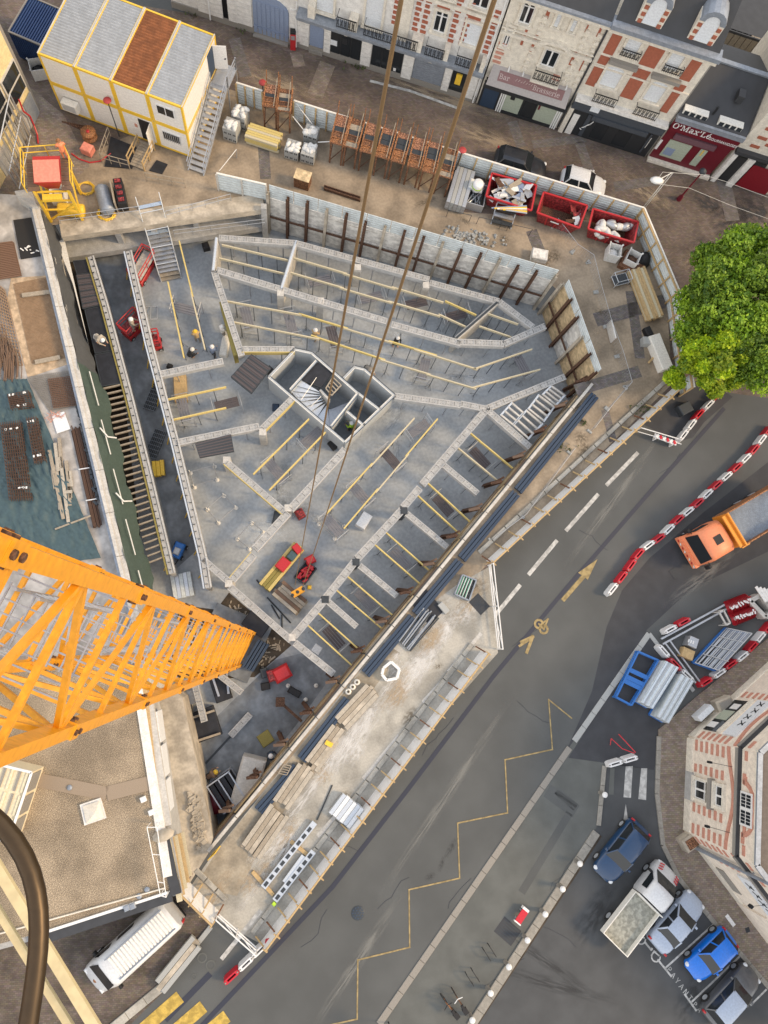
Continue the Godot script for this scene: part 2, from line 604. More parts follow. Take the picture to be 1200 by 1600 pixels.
func ground() -> void:
	var s:=S()
	var pit_hole:=flat2(outline())
	for half in [[-300.0,0.0],[0.0,300.0]]:
		var r:=PackedVector2Array([U(half[0],-300),U(half[1],-300),U(half[1],300),U(half[0],300)])
		for poly in Geometry2D.clip_polygons(r,pit_hole):
			var o:=[]
			for p in poly: o.append(V(p.x,0,p.y))
			sheet(s,o,0.0)
	var road:=struct("road",s,mm("asphalt"))
	# the paved street in the north and the building yard
	var street:=lay("paved_street",[V(-25.02,0,-48.27),V(-4.94,0,-46.58),V(40.36,0,-35.17),V(42.15,0,-17.82),V(31.66,0,-18.8),V(28.32,0,-19.06),V(13.41,0,-5.53),V(7.79,0,0.03),V(-4.67,0,12.07),V(-6.58,0,-4.5),V(-19.16,0,-31.2),V(-24.65,0,-35.7)],0.004,mm("pavers_brown"))
	lay("yard_soil",[V(-16.92,0,-33.39),V(-5.45,0,-40.74),V(2.19,0,-38.8),V(10.96,0,-35.28),V(10.91,0,-32.08),V(26.06,0,-32.17),V(27.82,0,-27.47),V(27.73,0,-19.23),V(13.41,0,-5.7),V(7.79,0,0.03),V(-4.67,0,12.07),V(-6.4,0,-0.38),V(-19.16,0,-31.2)],0.008,mm("soil"))
	for q in [[V(-5.32,0,-45.14),V(-4.36,0,-41.94),0.9],[V(16.11,0,-40.14),V(16.8,0,-37.98),0.8],[V(17.68,0,-38.28),V(22.03,0,-39.24),0.7],[V(21.49,0,-38.85),V(22.24,0,-36.24),0.8],[V(33.33,0,-36.63),V(33.83,0,-33.03),1.2],[V(24.16,0,-35.19),V(27.91,0,-36.06),0.8],[V(22,0,-24),V(27.7,0,-25.89),1.1],[V(24.92,0,-26.5),V(25.34,0,-21.13),0.8],[V(17.31,0,-30.98),V(18.21,0,-28.41),0.9],[V(-3,0,-37.5),V(-2.65,0,-33.59),0.8],[V(20.23,0,-18.4),V(25.27,0,-20.12),0.9],[V(22.36,0,-17.02),V(22.86,0,-14.62),0.6]]:
		var g:=S()
		bar(g,q[0]+V(0,-0.033,0),q[1]+V(0,-0.033,0),q[2],0.09)
		struct("drain_paving",g,mm("pavers_dark"))
	var g2:=S()
	bar(g2,V(1.74,-0.03,-43.73),V(0.82,-0.03,-40.86),1.2,0.09)
	bar(g2,V(-0.7,-0.03,-44.46),V(-0.38,-0.03,-43.22),0.9,0.09)
	struct("crossing_paving",g2,mm("pavers_grey"))
	for q in [[V(34.12,0.01,-33.32),6.0,3.0,0.5],[V(32.04,0.01,-34.27),4.0,2.0,-0.4],[V(35.81,0.01,-34.01),5.0,3.0,-0.2],[V(30.62,0.01,-30.06),4.0,2.0,0.9]]:
		smear(street,q[0],q[1],q[2],q[3],"wet",Color(0.06,0.06,0.065),0.75)
	lay("courtyard_paving",[V(-24.65,0,-35.7),V(-19.87,0,-39.77),V(-17.05,0,-37.46),V(-15.02,0,-33.55),V(-18.19,0,-29.81),V(-23.2,0,-29.42)],0.013,mm("pavers_grey"))
	# the concrete working strip
	var strip:=lay("concrete_strip",[V(11,0,-4.05),V(13.41,0,-5.39),V(13.83,0,0.46),V(6.07,0,8.53),V(-1.46,0,17.84),V(-3.92,0,16.48),V(-5.87,0,14.52),V(-4.64,0,12.74),V(0.71,0,6.27),V(6.07,0,-0.39)],0.013,mm("strip_concrete"))
	lay("soil_edge",[V(6.07,0,-0.22),V(7.14,0,0.45),V(-1.17,0,11.43),V(-3.01,0,15.07),V(-5.53,0,14.43),V(-4.27,0,12.38)],0.017,mm("strip_soil"))
	for q in [[V(9.97,0.02,-0.82),5.5,1.5,0.9],[V(7.78,0.02,2.11),6.5,1.8,0.86],[V(4.4,0.02,5.73),7.0,1.4,0.88],[V(1.17,0.02,9.2),6.5,1.0,0.9],[V(11.53,0.02,-2.1),2.5,1.6,0.4],[V(-1.68,0.02,14.38),4.5,0.7,0.9]]:
		smear(strip,q[0],q[1],q[2],q[3],"cement",Color(0.72,0.71,0.69),0.6)
	for k in 34:
		var p: Vector3 = at(V(11.34,0.02,-3.4),V(-3.77,0.02,15.4),rng.randf())+V(rng.randfn(0,0.7),0.0001*k,rng.randfn(0,0.7))
		smear(strip,p,rng.randf_range(1.5,5.0),rng.randf_range(0.5,1.6),0.9+rng.randf_range(-0.15,0.15),"cement" if k % 3 else "sand",Color(0.5,0.4,0.28),0.5)
	for q in [[V(9.68,0.02,1.33),0.9,0.5,0.2],[V(7.76,0.02,4.57),1.8,0.9,0.9],[V(3.21,0.02,10.02),2.5,1.0,0.9],[V(-0.35,0.02,12.57),2.5,1.4,0.6],[V(12.24,0.02,-3.84),2.0,1.4,0.6]]:
		smear(strip,q[0],q[1],q[2],q[3],"mud",Color(0.16,0.13,0.09),0.6)
	for k in 26:
		var p: Vector3 = at(V(4.15,0.02,-34.68),V(25.8,0.02,-28.39),rng.randf())+V(rng.randf_range(-1.5,1.5),0,rng.randf_range(-2.5,2.5))
		if k % 2: p = at(V(25.8,0.02,-28.39),V(16.97,0.02,-9.28),rng.randf())+V(rng.randf_range(-1.5,1.5),0,rng.randf_range(-1.5,1.5))
		var pit_in:=Geometry2D.is_point_in_polygon(U(p.x,p.z),pit_hole)
		if not pit_in: smear(street,p,rng.randf_range(0.8,2.6),rng.randf_range(0.5,1.4),rng.randf()*3.0,"mud" if k % 3 else "sand",Color(0.5,0.4,0.28),0.5)
	for q in [[V(10.56,0.01,-41.82),14.0,2.2,-0.25],[V(-2.17,0.01,-41.61),8.0,2.2,-0.3],[V(14.02,0.01,-38.54),9.0,2.0,-0.3],[V(26.76,0.01,-34.96),6.0,2.0,-0.6],[V(30.6,0.01,-29.79),4.0,2.0,0.6]]:
		smear(street,q[0],q[1],q[2],q[3],"sand",Color(0.5,0.33,0.18),0.6)
	# roads: the new asphalt, the square, the pavement between
	lay("new_asphalt",[V(39.65,0,-14.7),V(34.85,0,-13.45),V(29.46,0,-9.56),V(25.07,0,-6.14),V(22.89,0,-3.85),V(21.61,0,-1.28),V(20.32,0,3.03),V(18.09,0,7.36),V(24.41,0,8.22),V(25.21,0,4.68),V(27.74,0,2.73),V(24.49,0,-1.07),V(28.04,0,-3.99),V(34.17,0,-6.74),V(39.08,0,-9.77)],0.004,mm("asphalt_new"))
	lay("asphalt_patch",[V(25.25,0,-16.01),V(27.79,0,-14.79),V(29.02,0,-15.12),V(30.03,0,-16.34),V(32.5,0,-18.43),V(30.32,0,-19.85),V(28.2,0,-18.85)],0.006,mm("asphalt_new"))
	lay("square",[V(37.36,0,4.9),V(24.93,0,6.03),V(24.41,0,8.22),V(20.97,0,7.62),V(20.31,0,11.65),V(11.44,0,23.09),V(9.6,0,25.65),V(35.16,0,27.62)],0.004,mm("asphalt_square"))
	lay("pavement",[V(24.47,0,-0.76),V(18.45,0,7.33),V(20.97,0,7.7),V(20.31,0,11.57),V(11.44,0,22.95),V(9.6,0,25.65),V(4.53,0,25.33),V(5.76,0,22.63)],0.008,mm("asphalt_pale"))
	for q in [[V(14.95,0.01,15.55),V(18.37,0.01,10.8),0.5],[V(16.9,0.01,9.36),V(18.81,0.01,10.73),0.9],[V(18.82,0.01,10.49),V(17.56,0.01,9.38),0.5],[V(13.61,0.01,18.02),V(14.26,0.01,17.38),1.0]]:
		var g:=S()
		bar(g,q[0] - V(0,0.02,0),q[1] - V(0,0.02,0),q[2],0.044)
		struct("road_repair",g,mm("asphalt_new") if q[2] > 0.95 else mm("asphalt"))
	# the brick pavement at the lower left
	lay("brick_pavement",[V(-19.52,0,15.83),V(-5.71,0,14.6),V(-4.41,0,16.46),V(-7.3,0,20.36),V(-8.87,0,21.81),V(-10.68,0,24.38),V(-18.72,0,23.88)],0.008,mm("pavers_low"))
	for q in [[V(6.07,0.01,6.95),12.0,0.9,0.93],[V(10.25,0.01,9.41),16.0,0.8,0.93],[V(4.49,0.01,19),10.0,0.9,0.93],[V(22.7,0.01,-10.34),14.0,0.8,0.9],[V(29.07,0.01,-4.91),8.0,1.2,0.6]]:
		smear(road,q[0],q[1],q[2],q[3],"dust",Color(0.3,0.3,0.28),0.45)
	for q in [[V(10.4,0.01,12.72),1.6,0.5,1.0],[V(9.77,0.01,13.66),1.2,0.4,1.2],[V(9.01,0.01,14.39),0.9,0.5,0.4],[V(17.05,0.01,21.07),9.0,1.0,-0.3],[V(16.28,0.01,19.56),8.0,0.8,-0.6],[V(19.79,0.01,17.08),5.0,2.0,0.9],[V(25.95,0.01,22.27),4.0,2.0,0.9]]:
		smear(road,q[0],q[1],q[2],q[3],"oil",Color(0.03,0.03,0.032),0.33)
	# cracks sealed or open in the old asphalt
	var cr:=RandomNumberGenerator.new()
	cr.seed = 21
	var spots:=[V(4.45,0,12.73),V(8.59,0,7),V(14.82,0,0.03),V(22.01,0,-6.64),V(0.95,0,18.12),V(10.14,0,16.32),V(17.31,0,5.09),V(26.23,0,-12.33),V(5.67,0,16.14),V(18.42,0,18.91),V(16.87,0,15.44),V(12.51,0,20.84)]
	for k in spots.size():
		var p: Vector3 = spots[k]
		var d:=(V(19.57,0,-4.8) - V(2.86,0,14.74)).normalized().rotated(Vector3.UP,cr.randf_range(-0.25,0.25)+(1.57 if k % 3 == 0 else 0.0))
		var s2:=S()
		for i in 5:
			var n:=p+d.rotated(Vector3.UP,cr.randf_range(-0.5,0.5))*cr.randf_range(0.3,0.8)
			bar(s2,V(p.x,-0.005+0.0004*i,p.z),V(n.x,-0.005+0.0004*i,n.z),0.014,0.04)
			p = n
		wpart("crack",s2,mm("tar"),road)
	# kerbs of single stones
	kerb("kerb_line",V(5.76,0,22.63),V(18.57,0,6.68),0.42,0.06,1.05,"stone_grey")
	kerb("kerb_line",V(18.9,0,6.27),V(24.67,0,-0.85),0.4,0.05,1.05,"block_grey")
	kerb("kerb_line",V(11.44,0,23.05),V(20.15,0,12.04),0.55,0.10,1.0,"pale_kerb")
	kerb("kerb_line",V(20.31,0,11.65),V(20.92,0,7.87),0.3,0.08,1.0,"pale_kerb")
	kerb("kerb_line",V(24.67,0,-0.85),V(27.66,0,3.08),0.28,0.06,1.0,"block_grey")
	var kb:=S()
	bar(kb,V(11.64,0.01,23.17),V(20.4,0.01,12.24),0.25,0.04)
	struct("gutter",kb,mm("soil_dark"))
	# the raised pavement before the corner building
	var sp:=S()
	slab(sp,[V(24.87,0,5.61),V(27.68,0,3.51),V(34.61,0,-1.32),V(37.95,0,4.03),V(35.38,0,25.78),V(31.51,0,21.99),V(28.08,0,18),V(25.64,0,14.98),V(24.67,0,12.97),V(24.49,0,9.74)],-0.1,0.11)
	struct("corner_pavement",sp,mm("pavers_grey"))
	for e in [[V(24.89,0,6.03),V(24.49,0,9.74)],[V(24.49,0,9.74),V(24.67,0,12.97)],[V(24.67,0,12.97),V(25.63,0,15.06)],[V(25.63,0,15.06),V(28.07,0,18.08)],[V(28.07,0,18.08),V(31.5,0,22.07)]]:
		kerb("kerb_line",e[0],e[1],0.3,0.13,0.9,"pale_kerb")
	kerb("kerb_line",V(-7.25,0,20.02),V(-4.48,0,16.7),0.3,0.12,1.0,"block_grey")
	kerb("kerb_line",V(-10.11,0,22.08),V(-7.14,0,19.85),0.5,0.1,1.0,"strip_concrete")


func kerb(called: String,a: Vector3,b: Vector3,w: float,h: float,step: float,m: String) -> void:
	M("pale_kerb",Color(0.36,0.34,0.3),0.9,0,"grit",0.6,"cloud",0.4)
	var root:=thing(called,"","",a)
	root.set_meta("kind","structure")
	var n:=maxi(1,int(a.distance_to(b)/step))
	var d:=(b - a)/n
	var s:=S()
	cham(s,Vector3.ZERO,V(d.length() - 0.02,h+0.1,w),0.02)
	s.generate_normals()
	var mesh:=s.commit()
	for k in n:
		shared("kerb_stone",mesh,mm(m),root,Transform3D(axes(a,b),d*(k+0.5)+V(0,h/2 - 0.05+rng.randf_range(-0.006,0.006),0)))


func line(called: String,pts: Array,w: float,y: float,m: String) -> void:
	var s:=S()
	for k in pts.size() - 1:
		var a: Vector3 = pts[k]
		var b: Vector3 = pts[k+1]
		var d:=(b - a).normalized()
		var x:=V(-d.z,0,d.x)*w/2
		a.y = y+0.001*k
		b.y = a.y
		quad(s,a - x - d*w/2,b - x+d*w/2,b+x+d*w/2,a+x - d*w/2)
	struct(called,s,mm(m))


func shape(called: String,pts: Array,y: float,m: String) -> void:
	var s:=S()
	sheet(s,pts,y)
	struct(called,s,mm(m))


func letters(text: String,size: float,m: String,t: Transform3D,called:="",on: Node = self,deep:=0.02) -> void:
	var tm:=TextMesh.new()
	var f:=SystemFont.new()
	f.font_names = PackedStringArray(["Droid Sans"])
	tm.font = f
	tm.text = text
	tm.font_size = 64
	tm.pixel_size = size/46.0
	tm.depth = deep
	var o:=shared(called if called else "lettering",tm,mm(m),on,t)
	if on == self: o.set_meta("kind","structure")


func markings() -> void:
	for q in [[V(22.24,0,-11.43),V(24.61,0,-13.76)],[V(19.07,0,-8.07),V(21.42,0,-10.59)],[V(16.23,0,-4.94),V(18.22,0,-7.19)],[V(13.42,0,-1.73),V(15.45,0,-4.05)]]:
		line("lane_dash",q,0.28,0.012,"mark_white")
	for q in [[V(10.48,0,1.61),V(12.62,0,-0.76)],[V(4.81,0,8.29),V(6.96,0,5.85)],[V(1.95,0,11.69),V(2.96,0,10.61)],[V(8.73,0,3.56),V(9.82,0,2.48)]]:
		line("lane_dash",q,0.26,0.028,"concrete_pale")
	line("lane_dash",[V(-3.72,0,18.47),V(-1.6,0,16.02)],0.26,0.024,"mark_white")
	line("tar_seam",[V(-4.71,0,22.05),V(2.86,0,14.74),V(7.74,0,8.96),V(13.43,0,2.06),V(18.59,0,-3.68),V(25.14,0,-10.64),V(31.64,0,-17.4)],0.28,0.013,"tar")
	line("tar_seam",[V(-6.8,0,21.59),V(-4.55,0,19.46)],0.35,0.012,"tar")
	line("street_line",[V(5.09,0,-42.55),V(8.06,0,-42.02),V(11.65,0,-40.93)],0.22,0.018,"mark_white")
	var z:=[V(18.79,0,4.78),V(17.24,0,3.55),V(17.37,0,6.78),V(14.11,0,7.38),V(14.18,0,10.69),V(10.85,0,11.23),V(10.92,0,14.54),V(7.66,0,15.1),V(7.68,0,18.43),V(4.45,0,19),V(4.43,0,22.28),V(2.19,0,22.6)]
	for k in z.size() - 1:
		line("zigzag_line",[z[k],z[k+1]],0.09,0.016+0.002*(k % 2),"mark_yellow")
	# the cycle lane sign: arrow, bicycle and chevrons
	line("cycle_arrow",[V(18.62,0,-3.2),V(20.18,0,-4.85)],0.3,0.021,"mark_yellow")
	shape("cycle_arrow",[V(19.72,0,-5.03),V(21.2,0,-6.01),V(20.4,0,-4.54),V(20.08,0,-4.81)],0.024,"mark_yellow")
	for c in [V(16.76,0.02,-1.48),V(17.08,0.02,-1.13)]:
		var ring:=S()
		for k in 14:
			var u:=V(cos(TAU*k/14),0,sin(TAU*k/14))
			var v:=V(cos(TAU*(k+1)/14),0,sin(TAU*(k+1)/14))
			quad(ring,c+u*0.36,c+v*0.36,c+v*0.2,c+u*0.2)
		struct("cycle_sign",ring,mm("mark_yellow"))
	line("cycle_sign",[V(16.76,0,-1.48),V(17.09,0,-1.13),V(17.41,0,-1.81),V(16.9,0,-1.44)],0.12,0.024,"mark_yellow")
	line("cycle_chevron",[V(15.5,0,-0.27),V(16.28,0,-0.61),V(15.84,0,0.41)],0.22,0.021,"mark_yellow")
	line("cycle_chevron",[V(15.36,0,-0.01),V(16,0,-0.4)],0.16,0.025,"mark_yellow")
	for q in [[V(22.14,0,9.91),V(22.41,0,7.96),V(22.92,0,7.94),V(22.66,0,9.96)],[V(23.17,0,10.05),V(23.5,0,8.1),V(23.93,0,8.1),V(23.71,0,10.13)]]:
		shape("crossing_bar",q,0.014,"mark_white")
	shape("crossing_bar",[V(21.11,0,9.71),V(21.33,0,8.05),V(21.63,0,8.06),V(21.46,0,9.74)],0.014,"asphalt_pale")
	shape("give_way_mark",[V(22.03,0,11.4),V(22.28,0,10.33),V(22.37,0,11.39)],0.014,"mark_white")
	for k in 3:
		var a: Vector3 = at(V(-7.99,0,21.99),V(-5.32,0,23.16),k/2.0)
		var d: Vector3 = at(V(-6.34,0,20.67),V(-3.57,0,21.85),k/2.0) - a
		line("yellow_bar",[a,a+d*0.95],0.75,0.014,"bar_yellow")
	for q in [[V(24.38,0,20.38),V(27.97,0,17.87)],[V(26.01,0,22.44),V(29.54,0,19.93)],[V(30.01,0,22.86),V(31.13,0,22.04)],[V(23.09,0,18.87),V(23.44,0,19.29)],[V(23.88,0,19.92),V(24.68,0,20.9)],[V(25.54,0,22.03),V(26.22,0,22.97)]]:
		line("bay_line",q,0.12,0.012,"mark_white")
	# PAYANT, painted letter by letter between the bays
	var word:="PAYANT"
	var spots:=[V(24.6,0.01,20.51),V(24.83,0.01,20.86),V(25.1,0.01,21.2),V(25.35,0.01,21.55),V(25.61,0.01,21.9),V(25.88,0.01,22.24)]
	var word2:="PA"
	for k in 6:
		var x: Vector3 = (V(23.44,0,19.29) - V(23.09,0,18.87)).normalized()
		var y:=V(x.z,0,-x.x)
		letters(word[k],0.34,"mark_white",Transform3D(Basis(x,y,x.cross(y)),spots[k]),"bay_letter",self,0.006)
	for k in 2:
		var x: Vector3 = (V(23.44,0,19.29) - V(23.09,0,18.87)).normalized()
		var y:=V(x.z,0,-x.x)
		letters(word2[k],0.3,"mark_white",Transform3D(Basis(x,y,x.cross(y)),[V(26.18,0.01,22.63),V(26.44,0.01,22.96)][k]),"bay_letter",self,0.006)
	# wheelchair signs at the reserved bay
	for c in [V(22.81,0.01,18.64),V(23.74,0.01,19.72)]:
		var ring:=S()
		for k in 10:
			var u:=V(cos(TAU*k/13),0,sin(TAU*k/13))
			var v:=V(cos(TAU*(k+1)/13),0,sin(TAU*(k+1)/13))
			quad(ring,c+u*0.34,c+v*0.34,c+v*0.25,c+u*0.25)
		var x:=Basis(Vector3.UP,-0.7)
		box(ring,c+x*V(-0.1,0.003,-0.18),V(0.5,0.004,0.09),x)
		box(ring,c+x*V(-0.3,0.006,-0.05),V(0.09,0.004,0.4),x)
		box(ring,c+x*V(-0.5,0.009,-0.2),V(0.14,0.004,0.14),x)
		struct("wheelchair_sign",ring,mm("mark_white"))
	for k in 3:
		var c: Vector3 = [V(-4.94,0.02,18.44),V(-4.42,0.02,18.87),V(-5.38,0.02,19.45)][k]
		var ring:=S()
		var r: float = [0.3,0.3,0.16][k]
		for i in 12:
			var u:=V(cos(TAU*i/12),0,sin(TAU*i/12))
			var v:=V(cos(TAU*(i+1)/12),0,sin(TAU*(i+1)/12))
			quad(ring,c+u*r,c+v*r,c+v*r*0.72,c+u*r*0.72)
		struct("worn_cycle_mark",ring,mm("asphalt_pale"))


func pit() -> void:
	var s:=S()
	sheet(s,outline(),F)
	var floor_:=struct("pit_floor",s,mm("slab_concrete"))
	shape("pit_soil",[V(-4.46,-3.5,-3.69),V(-3.02,-3.5,-2.5),V(-0.02,-3.5,-0.05),V(-2.5,-3.5,2.12),V(-4.62,-3.5,2.2),V(-8.72,-3.5,2.17),V(-7.74,-3.5,-2.81),V(-5.3,-3.5,-2.49)],F+0.006,"soil_dark")
	shape("south_floor_painted_shade",[V(-1.13,-3.5,0.95),V(1.17,-3.5,0.38),V(2.8,-3.5,2.06),V(0.64,-3.5,5.06),V(-5.19,-3.5,12.45),V(-7.48,-3.5,4.3),V(-5.04,-3.5,4.79)],F+0.01,"slab_dark_and_shade")  # shade of the close walls, painted as a darker slab at floor level
	shape("corridor_floor",[V(-15.41,-3.5,-28.37),V(-13.04,-3.5,-28.93),V(-10.74,-3.5,-21.57),V(-6.69,-3.5,-6.75),V(-8.32,-3.5,-5.15),V(-14.29,-3.5,-24.87)],F+0.006,"slab_dark_and_shade")
	shape("formwork_bed",[V(-17.85,-3.5,-28.46),V(-15.54,-3.5,-28.62),V(-13.03,-3.5,-21.62),V(-12.57,-3.5,-18.6),V(-10.4,-3.5,-5.68),V(-12.64,-3.5,-5.65)],F+0.008,"soil_dark")
	for k in 26:
		var p: Vector3 = at(at(V(-5.72,-3.48,-27.66),V(16.58,-3.48,-22.1),rng.randf()),at(V(-5.81,-3.48,-6.65),V(4.63,-3.48,-6.81),rng.randf()),rng.randf())
		smear(floor_,p,rng.randf_range(1.0,4.0),rng.randf_range(0.6,2.5),rng.randf()*3.0,"laitance" if k % 2 else "damp",Color(0.66,0.71,0.76) if k % 2 else Color(0.3,0.33,0.36),0.4)
	# rubble in the soil round the mast
	var r:=S()
	for k in 150:
		var p: Vector3 = at(at(V(-4.24,-3.5,-3.35),V(-5.11,-3.5,-1.98),rng.randf()),at(V(-0.32,-3.5,-0.05),V(-2.3,-3.5,1.79),rng.randf()),rng.randf())
		box(r,p+V(0,0.04,0),V(rng.randf_range(0.04,0.5),0.05,rng.randf_range(0.03,0.12)),Basis(Vector3.UP,rng.randf()*3.0))
	var rubble:=whole("rubble",r,mm("timber_grey"),"scraps of timber and stone strewn in the soil beside the crane foot","rubble")
	stuff(rubble)
	var deb:=S()
	for k in 120:
		var p: Vector3 = at(at(V(-6.26,0.12,9.01),V(-5.64,0.12,9.03),rng.randf()),at(V(-5.49,0.12,12.39),V(-4.98,0.12,11.66),rng.randf()),rng.randf())
		box(deb,p+V(0,0.1,0),V(0.3,0.22,0.25)*rng.randf_range(0.4,1.2),Basis(V(1,2,0.5).normalized(),rng.randf()*3.0))
	stuff(whole("stone_rubble",deb,mm("concrete_warm"),"heap of pale stone rubble on the ledge at the pit's south tip","rubble"))


# a wall of steel piles with sprayed panels between
func pile_wall(called: String,label: String,a: Vector3,b: Vector3,n: int,panel_m: Array,lean: float,pile_top: float,inward: Vector3,y0:=-3.5,crest:=0.4) -> Node3D:
	var root:=thing(called,label,"retaining wall",V(a.x,y0,a.z))
	var d:=(b - a)/n
	for k in n:
		var s:=S()
		var p:=a+d*k
		var q:=a+d*(k+1)
		var m:=axes(p,q)
		var c:=(p+q)/2
		for i in 2:
			var top: float = [-1.45,crest][i]
			var bot: float = [y0,-1.4][i]
			box(s,V(c.x,(top+bot)/2,c.z) - inward*(0.1*i+0.0),V(d.length() - 0.06,top - bot - 0.04,0.3),m)
		wpart("panel",s,mm(panel_m[k % panel_m.size()]),root)
	for k in n+1:
		var p:=a+d*k+inward*0.28
		var s:=S()
		var top:=V(p.x,pile_top+rng.randf_range(-0.2,0.2),p.z)
		var low:=V(p.x,y0,p.z)+inward*lean
		var x:=d.normalized()
		bar(s,low+inward*0.12,top+inward*0.12,0.2,0.03,inward)
		bar(s,low - inward*0.12,top - inward*0.12,0.2,0.03,inward)
		bar(s,low,top,0.03,0.22,inward)
		wpart("pile",s,mm("rust") if k % 3 else mm("concrete_warm"),root)
	var w:=S()
	bar(w,a+inward*0.35 - V(0,1.42,0),b+inward*0.35 - V(0,1.42,0),0.1,0.14)
	wpart("waler",w,mm("rust"),root)
	return root


func fence_sheets(root: Node3D,a: Vector3,b: Vector3,n: int,h: float,m: String,posts:="timber_grey",post_side:=Vector3.ZERO) -> void:
	var d:=(b - a)/n
	for k in n:
		var s:=S()
		var e:=V(0,0,0)
		ribbed(s,a+d*(k+0.01)+e,a+d*(k+0.99)+e,h,0.035,0.24)
		wpart("sheet",s,mm(m),root)
	if post_side != Vector3.ZERO:
		for k in n+1:
			var s:=S()
			var p:=a+d*k+post_side*0.09
			bar(s,p,p+V(0,h - 0.02,0),0.1,0.1,post_side)
			wpart("post",s,mm(posts),root)
		var s:=S()
		bar(s,a+V(0,h+0.02,0),b+V(0,h+0.02,0),0.12,0.04)
		wpart("top_rail",s,mm("white_dirty"),root)


func retaining() -> void:
	var o:=outline()
	var south:=V(-0.28,0,0.96)
	pile_wall("retaining_wall","long northern pit wall of rusty piles and white sprayed concrete panels",o[2],o[5],15,["shotcrete","shotcrete","shotcrete"],0.1,1.5,south,F,0.45)
	pile_wall("retaining_wall","short eastern pit wall of rusty piles and tan sprayed concrete panels",o[6],o[7],5,["shotcrete_tan","shotcrete_tan","shotcrete"],0.15,1.6,V(-0.94,0,0.33),F,1.0)
	var nf:=thing("hoarding","corrugated pale blue hoarding above the northern pit wall","hoarding",o[2])
	fence_sheets(nf,o[2]+V(0,0.46,0),o[5]+V(0,0.46,0),12,1.54,"sheet_metal")
	var nw:=thing("hoarding","short stretch of hoarding beside the foot of the container stairs","hoarding",V(-5.95,2,-32.48) - V(0,2,0))
	fence_sheets(nw,V(-5.95,2,-32.48) - V(0,2,0),V(-2.49,2,-31.88) - V(0,2,0),2,1.9,"sheet_metal","concrete_pale",V(-0.2,0,0.97))
	var ef:=thing("hoarding","corrugated pale blue hoarding above the tan eastern pit wall","hoarding",o[6])
	fence_sheets(ef,o[6]+V(0,1.0,0),o[7]+V(0,1.0,0),3,1.0,"sheet_metal")
	# the long south-eastern wall: cap, lagging, piles
	var inn:=V(-0.76,0,-0.65)
	var a: Vector3 = o[8]
	var b: Vector3 = o[11]
	var root:=thing("timbered_wall","long south-eastern pit wall with rusty soldier piles and timber lagging","retaining wall",V(a.x,F,a.z))
	var n:=16
	var d:=(b - a)/n
	for k in n:
		var c:=S()
		under(c,a+d*(k+0.01)+V(0,0.16,0),a+d*(k+0.99)+V(0,0.16,0),0.2,0.4)
		wpart("cap_beam",c,mm("concrete_pale"),root)
		for i in 7:
			var s:=S()
			var y:=F+0.25+i*0.46
			var off:=inn*(0.22+0.02*(i % 2))
			bar(s,a+d*(k+0.02)+V(0,y,0)+off,a+d*(k+0.98)+V(0,y,0)+off,0.08,0.44)
			wpart("plank",s,mm(["timber","timber_dark","shotcrete_tan","timber_grey"][(k+i) % 4]),root)
	for k in n+1:
		var s:=S()
		var p:=a+d*k+inn*0.5
		bar(s,V(p.x,F,p.z)+inn*0.5,V(p.x,-0.25,p.z),0.26,0.05,inn)
		bar(s,V(p.x,F,p.z)+inn*0.7,V(p.x,-0.3,p.z)+inn*0.2,0.26,0.05,inn)
		bar(s,V(p.x,F,p.z)+inn*0.6,V(p.x,-0.3,p.z)+inn*0.1,0.05,0.2,inn)
		wpart("pile",s,mm("rust"),root)
		var t:=S()
		bar(t,V(p.x,-0.12,p.z)+inn*0.05,V(p.x,-0.5,p.z)+inn*0.5+d*0.2,0.18,0.2)
		bar(t,V(p.x,-0.16,p.z)+inn*0.1 - d*0.14,V(p.x,-0.7,p.z)+inn*0.42+d*0.12,0.13,0.16)
		wpart("wedge",t,mm("timber_dark") if k % 2 else mm("rust"),root)
	# navy steel sheet piles lying along the wall
	var k:=0
	for q in [[V(21.21,0,-18.35),V(15.18,0,-11.08)],[V(15.03,0,-10.89),V(11.04,0,-6.2)],[V(10.9,0,-6.02),V(7.81,0,-2.43)],[V(7.63,0,-2.21),V(4.46,0,1.48)],[V(3.34,0,3.11),V(0.39,0,6.78)],[V(0.12,0,7.24),V(-2.21,0,9.81)]]:
		var s:=S()
		for i in 3:
			var off:=-inn*(0.26+0.24*i)
			bar(s,q[0]+off+V(0,0.12+0.05*(i % 2),0),q[1]+off+V(0,0.12+0.05*(i % 2),0),0.2,0.2)
		whole("steel_sheeting",s,mm("navy"),"navy steel sheeting lying outside the south-eastern pit wall, %s from the north" % ORD[k],"sheet piles","navy sheeting along the pit wall")
		k += 1
	# the concrete edge beams in the north-west corner and their columns
	var e:=framed("edge_beam","dirty concrete edge beam along the north-west rim of the pit","concrete beam",V(-2.73,0,-31.62) - V(-16.59,0,-28.41),V(-16.59,0,-28.41))
	var l: float = V(-2.73,0,-31.62).distance_to(V(-16.59,0,-28.41))
	var s1:=S()
	block(s1,0,l,-0.5,0.08,-0.75,0.5)
	part("beam",s1,mm("concrete_warm"),e)
	var e2:=framed("edge_beam","grey concrete beam below the north-west rim, with a kerb","concrete beam",V(-2.7,-2.1,-31.07) - V(-16.7,-2.1,-27.55),V(-16.7,-2.1,-27.55))
	var s2:=S()
	block(s2,0,l,-0.6,0,-1.5,0.0)
	part("beam",s2,mm("concrete"),e2)
	var wl:=S()
	bar(wl,V(-17.33,-2,-30.37),V(-2.87,-2,-33.76),0.3,3.0)
	whole("back_wall",wl,mm("concrete_warm"),"stained concrete wall behind the two north-west edge beams","wall")
	k = 0
